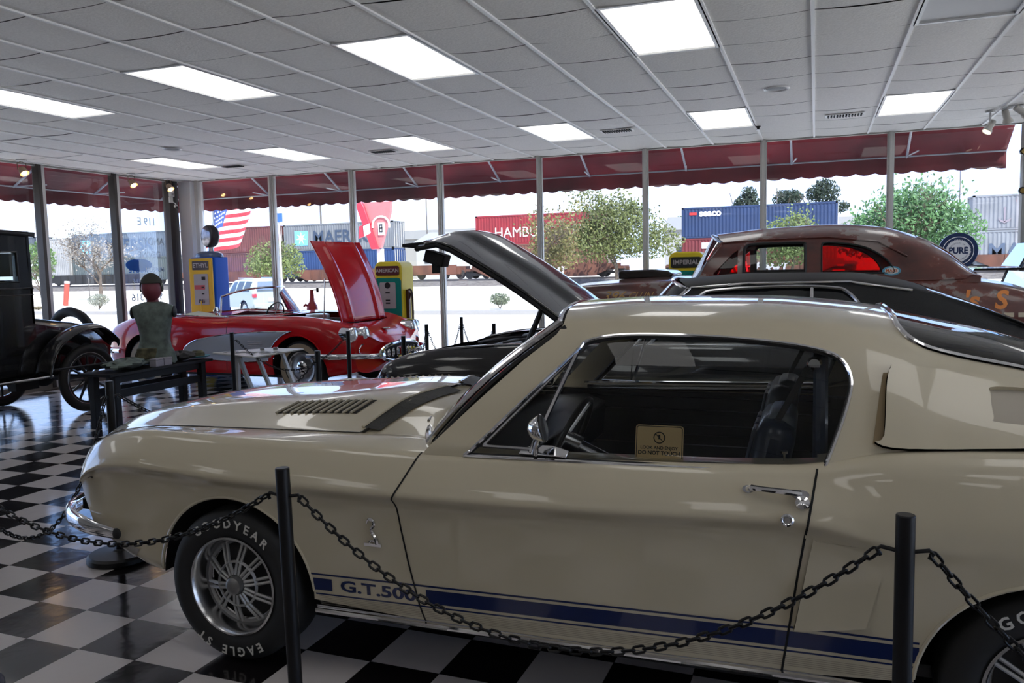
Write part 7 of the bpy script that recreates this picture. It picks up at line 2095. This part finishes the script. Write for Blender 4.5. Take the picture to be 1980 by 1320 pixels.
post('A', -1.455, 1.98, 'black barrier post in front of the cream car fender, near its front wheel', 0.975, (-0.015, 0))
post('B', 0.197, 1.99, 'black barrier post nearest at right, in front of the cream car quarter', 0.975)
post('Z', -2.98, 1.98, 'black barrier post outside the picture at left')
post('Y', 1.85, 1.99, 'black barrier post outside the picture at right')
post('S', -3.56, 3.33, 'black barrier post beside the cream car nose, its round base on the checkered floor', 0.985)
post('D', -3.40, 5.06, 'black barrier post between cream car bonnet and red convertible front wheel', 0.97)
post('E', -5.52, 6.72, 'black barrier post in front of the red convertible door', 0.95)
post('F', -4.32, 6.97, 'black barrier post in front of the red convertible left headlights', 0.95)
post('G', -3.47, 6.52, 'black barrier post in front of the red convertible grille right end', 0.95)
post('H', -3.92, 7.90, 'black barrier post right of the red convertible, leftmost of three before the glass', 0.95)
post('I', -4.05, 9.12, 'black barrier post nearest the glass, middle of three before the kerb view', 0.95)
post('J', -3.20, 8.05, 'black barrier post behind the black car fender, rightmost of three before the glass', 0.95)
chain('A', 'B', 'long black chain sagging across the cream car door and blue stripe', 0.35)
chain('Z', 'A', 'black chain sagging across the cream car front wheel', 0.215)
chain('B', 'Y', 'black chain hanging right of the right foreground post over the rear wheel', 0.50)
chain('Z', 'S', 'black chain sagging over the checkered floor left of the cream car nose', 0.50)
chain('S', 'D', 'black chain running from the nose post behind the cream car bonnet', 0.30)
chain('E', 'F', 'black chain hanging before the pale cove of the red convertible', 0.30)
chain('G', 'H', 'black chain between the grille post and the first glass-side post', 0.28)
chain('H', 'I', 'black chain between two glass-side posts beside the window mullion', 0.34)
chain('I', 'J', 'black chain running from the glass to the post behind the black fender', 0.30)

# ================================================================== spotlights, cameras, window lettering
glow = mat('warm_bulb', (1, 0.8, 0.5), 0.5, emit=(1.0, 0.62, 0.25), es=14)
for k, (y, lb) in enumerate(((7.85, 'lit spotlight above the black antique car at left edge'), (9.66, 'lit spotlight hanging by the second left-wall window post'), (10.41, 'lit spotlight nearest the window corner'))):
    t = empty('spotlight', (-9.62, y, CEIL - 0.006), 0, lb, 'spotlight', 'warm ceiling spotlights')
    obj('canopy', MB().lathe([(0, 0), (0.065, 0), (0.065, -0.012), (0.02, -0.02), (0, -0.02)], n=20), whitef, t)
    obj('bracket', MB().tube([(0.0, 0.06, -0.13), (0.0, 0.062, -0.04), (0, 0, -0.018), (0.0, -0.062, -0.04), (0.0, -0.06, -0.13)], 0.005, n=6), mat('brass_wire', (0.2, 0.15, 0.1), 0.4, 0.8), t)
    F_ = T(0.02, 0, -0.14) @ RY(2.5)
    obj('shade', MB().lathe([(0.012, -0.06), (0.035, -0.05), (0.05, 0.0), (0.055, 0.045)], F_, n=24), mat('amber_glass_shade', (0.35, 0.24, 0.15), 0.3), t)
    obj('bulb', MB().sphere(F_ @ Vector((0, 0, 0.03)), 0.034, 14, 10), glow, t)
for k, (x, y, z, rx, ry, lb) in enumerate(((1.70, 9.95, 2.90, -0.35, 0.5, 'white cylinder spotlight at right end, lowest of the cluster'), (1.83, 9.85, 2.98, 0.3, -0.3, 'white cylinder spotlight at right end, middle of the cluster'), (1.93, 9.7, 3.0, 0.5, -0.9, 'white cylinder spotlight at right end, rightmost of the cluster'))):
    t = empty('spotlight', (x, y, CEIL - 0.006), 0, lb, 'spotlight', 'white clustered spotlights')
    dz = z - (CEIL - 0.006)
    obj('stem', MB().cyl((0, 0, 0), (0, 0, dz + 0.02), 0.010).cyl((0, 0, 0), (0, 0, -0.012), 0.05), whitef, t)
    F_ = T(0, 0, dz) @ RX(rx) @ RY(ry + PI)
    obj('can', MB().lathe([(0, -0.07), (0.03, -0.07), (0.034, -0.05), (0.034, 0.02), (0.048, 0.05), (0.05, 0.07), (0.044, 0.07)], F_, n=24), mat('spot_enamel', (0.5, 0.48, 0.44), 0.4), t)
    obj('bulb', MB().lathe([(0, 0.05), (0.03, 0.055), (0.043, 0.066)], F_, n=20), mat('dim_bulb', (0.9, 0.85, 0.7), 0.5, emit=(1, 0.85, 0.6), es=1.5), t)
t = empty('security_camera', (-9.835, 10.70, 2.72), 0, 'small white security camera on the dark corner window post', 'camera')
obj('mount', MB().box((-0.02, 0, 0.03), (0.03, 0.07, 0.09)).tube([(0, 0, 0.0), (0.07, -0.01, -0.03), (0.09, -0.01, -0.06)], 0.009, n=6), white_p, t, bevel=0.004)
obj('body', MB().cyl((0.13, -0.04, -0.10), (0.05, 0.02, -0.07), 0.028), white_p, t)
obj('lens', MB().cyl((0.138, -0.046, -0.103), (0.13, -0.04, -0.10), 0.024), seam_m, t)
t = empty('alarm_sensor', (-9.845, 10.71, 2.86), 0, 'white box sensor above the camera on the corner post', 'sensor')
obj('housing', MB().box((0, 0, 0), (0.05, 0.08, 0.12)), white_p, t, bevel=0.006)
obj('window', MB().box((0.026, 0, -0.02), (0.004, 0.05, 0.04)), greyd, t, smooth=0)
for z, lb in ((2.72, 'dark round lens fixed high on the right end column'), (2.28, 'dark round lens fixed lower on the right end column')):
    t = empty('column_lens', (2.20, 10.855, z), 0, lb, 'lens', 'lenses on the right column')
    obj('ring', MB().cyl((0, 0, 0), (0, -0.03, 0), 0.045, 0.04), black_metal, t)
    obj('glass', MB().cyl((0, -0.03, 0), (0, -0.036, 0), 0.028), mat('lens_amber', (0.3, 0.2, 0.05), 0.2), t)
# reversed shop lettering on the outside of the left glass
vin = glass_mat('frosted_letter_grey', (0.55, 0.57, 0.56), 1.45, 0.3, 0.5)
t = empty('window_lettering', (LX - 0.03, 10.2, 1.8), 0, 'reversed grey shop lettering and blue logo on the left window glass', 'lettering')
def wl(s, y, z, size, m=None, nm='line'):
    tb_ = MB(); add_text(tb_, s, frame((0, y - 10.2, z - 1.8), (0, -1, 0), (0, 0, 1)), size, ext=0.001, bold=0.002)
    return obj(nm, tb_, m or vin, t, smooth=0)
wl('119 E', 10.28, 2.38, 0.17); wl('ANDY', 10.40, 2.07, 0.16); wl('DEVINE', 10.30, 1.86, 0.14); wl('928-1316', 10.20, 1.19, 0.17)
bl_ = mat('logo_blue', (0.03, 0.18, 0.55), 0.5)
obj('logo', MB().prism([(0.27 * math.cos(2 * PI * k / 32), 0.10 * math.sin(2 * PI * k / 32)) for k in range(32)], 0, 0.002, frame((0, -0.13, -0.10), (0, -1, 0), (0, 0, 1))), bl_, t, smooth=0)
wl('ROUTE', 10.05, 1.62, 0.12, bl_, 'logo_line'); wl('MUSEUM', 10.40, 1.62, 0.10)
wl('OPEN 9-5', 10.10, 1.45, 0.08)

# ================================================================== silver car outside
SC = 0.80
t = empty('silver_suv', (-18.95, 25.35, gz), -0.45, 'silver estate car parked outside beyond the road, seen through the red convertible windscreen', 'car')
svm = mat('silver_green_paint', (0.40, 0.43, 0.41), 0.3, 0.3, 0.6); dgl = mat('suv_dark_glass', (0.03, 0.045, 0.06), 0.08)
def q_(x, w, zb, zs, rz, rw): return (x, [(w * 0.9, zb), (w, zb + 0.1), (w, zb + (zs - zb) * 0.6), (w * 0.99, zs), (w * 0.93, zs + (rz - zs) * 0.25), (rw, rz - 0.08), (rw - 0.12, rz), (0, rz + 0.03)])
SK = [q_(-4.55, 0.80, 0.45, 0.80, 0.88, 0.6), q_(-4.3, 0.88, 0.35, 0.95, 1.02, 0.7), q_(-3.3, 0.92, 0.32, 1.05, 1.12, 0.7), q_(-2.9, 0.92, 0.32, 1.08, 1.30, 0.68), q_(-2.35, 0.92, 0.32, 1.10, 1.68, 0.66), q_(-1.5, 0.92, 0.32, 1.12, 1.75, 0.67), q_(-0.35, 0.92, 0.35, 1.14, 1.72, 0.66), q_(-0.10, 0.90, 0.40, 1.12, 1.50, 0.70), q_(0.0, 0.86, 0.45, 0.95, 1.10, 0.75)]
SK = [(x * SC, [(a * SC, b * SC) for a, b in p]) for x, p in SK]
SL = Loft(SK); sA = [(-3.55 * SC, 0.36 * SC, 0.42 * SC), (-0.90 * SC, 0.36 * SC, 0.42 * SC)]
pm = PM()
for s in (-1, 1):
    lo_ = lowedge(-4.5 * SC, -0.02, 0.42 * SC, sA)
    pm.panel(SL, [(x, float(SL.tz(x, z, 0, 3)[0])) for x, z in dens(lo_, 0.06, False)] + [(-0.005, 7), (-4.54 * SC, 7)], side=s, space='t', step=0.07)
pm.obj('body', svm, t)
capend(t, 'tailgate', SL, -0.01, 0.3, svm, (0.02, 0, 0.75 * SC)); capend(t, 'nose', SL, -4.53 * SC, 0.3, svm, (-4.6 * SC, 0, 0.6))
for s in (-1, 1):
    pm = PM()
    for (x0, x1) in ((-2.35, -1.75), (-1.68, -1.05), (-0.97, -0.32)):
        pm.panel(SL, [(x0 * SC, 3.15), (x1 * SC, 3.15), ((x1 - 0.06) * SC, 4.85), ((x0 + (0.15 if x0 < -2 else 0.04)) * SC, 4.85)], side=s, space='t', off=0.006, step=0.06)
    pm.obj('side_window', dgl, t)
    obj('roof_rail', MB().tube([(-2.0 * SC, s * 0.58 * SC, 1.79 * SC), (-0.5 * SC, s * 0.58 * SC, 1.78 * SC)], 0.02, n=6), chrome_dull, t)
    obj('tail_light', MB().box((-0.04 * SC, s * 0.80 * SC, 0.98 * SC), (0.16, 0.14, 0.14)), mat('tail_red', (0.5, 0.03, 0.05), 0.3), t, bevel=0.02)
    for (cx, cz, r) in sA: make_wheel(t, (cx, s * 0.78 * SC, 0.36 * SC), 0.36 * SC, 0.17, 0.23 * SC, s, 'disc')
obj('rear_window', MB().hexa([(0.03, -0.55, 0.98), (0.03, 0.55, 0.98), (0.045, 0.55, 0.98), (0.045, -0.55, 0.98), (-0.08, -0.46, 1.30), (-0.08, 0.46, 1.30), (-0.065, 0.46, 1.30), (-0.065, -0.46, 1.30)]), mat('suv_rear_glass', (0.12, 0.15, 0.22), 0.1), t, smooth=0)
obj('plate', MB().box((0.03, 0, 0.62), (0.02, 0.28, 0.13)), white_p, t, smooth=0)
obj('bumper', MB().box((0.0, 0, 0.42), (0.12, 1.36, 0.16)), svm, t, bevel=0.03)
wells(t, sA, 0.88 * SC, 0.5 * SC)

# ================================================================== vehicle at the right picture edge
t = empty('cab_van', (3.03, 10.12, 0), 0, 'dark cab-over van with chrome-framed windscreen at the right picture edge', 'van', 'cars on show')
b = MB(); b.prism([(-1.22, 0.35), (1.4, 0.35), (1.4, 1.42), (-1.00, 1.42), (-1.17, 0.95)], -0.75, 0.60, frame((0, 0, 0), (1, 0, 0), (0, 0, 1)))
b = MB()
b.box((0.1, 0, 0.62), (2.55, 1.35, 0.60)); b.box((1.0, 0, 1.15), (0.8, 1.3, 0.5))
obj('body', b, mat('van_paint', (0.05, 0.012, 0.012), 0.25, 0, 0.7), t, bevel=0.08)
fr_ = MB()
for s in (-0.60, 0.60): fr_.tube([(-1.15, s, 0.92), (-0.98, s, 1.385)], 0.014, n=8)
fr_.tube([(-1.15, -0.60, 0.92), (-1.15, 0.60, 0.92)], 0.014, n=8)
obj('windscreen_frame', fr_, chrome, t)
mir = mat('sky_blue_glass', (0.55, 0.65, 0.72), 0.04, 0.9)
b = MB(); b.add([(-1.148, -0.60, 0.93), (-1.148, 0.60, 0.93), (-0.98, 0.60, 1.38), (-0.98, -0.60, 1.38)], [(0, 1, 2, 3)])
obj('windscreen', b, mir, t, smooth=0, thick=0.006)
b = MB()
for q in (-0.55, -0.2): b.tube([(-1.155, q, 0.94), (-1.06, q + 0.25, 1.20)], 0.006, n=5)
obj('wiper', b, black_metal, t)
obj('roof_visor', MB().hexa([(-1.52, -0.62, 1.405), (1.3, -0.62, 1.385), (1.3, 0.62, 1.385), (-1.52, 0.62, 1.405), (-1.50, -0.62, 1.425), (1.3, -0.62, 1.43), (1.3, 0.62, 1.43), (-1.50, 0.62, 1.425)]), black_gloss, t, smooth=0)
b = MB(); b.add([(-1.08, -0.55, 1.44), (-1.08, 0.40, 1.44), (-0.93, 0.40, 1.68), (-0.93, -0.55, 1.68)], [(0, 1, 2, 3)]); b.add([(-0.93, -0.55, 1.68), (-0.93, 0.40, 1.68), (0.2, 0.4, 1.68), (0.2, -0.55, 1.68)], [(0, 1, 2, 3)])
obj('upper_glass', b, mir, t, smooth=0, thick=0.006)
obj('upper_glass_edge', MB().tube([(-1.09, -0.56, 1.43), (-1.02, -0.56, 1.58), (-0.94, -0.56, 1.69), (0.2, -0.56, 1.69)], 0.016, n=6), black_gloss, t)
for cx in (-0.75, 0.95):
    for s in (-1, 1): make_wheel(t, (cx, s * 0.60, 0.31), 0.31, 0.15, 0.19, s, 'disc')
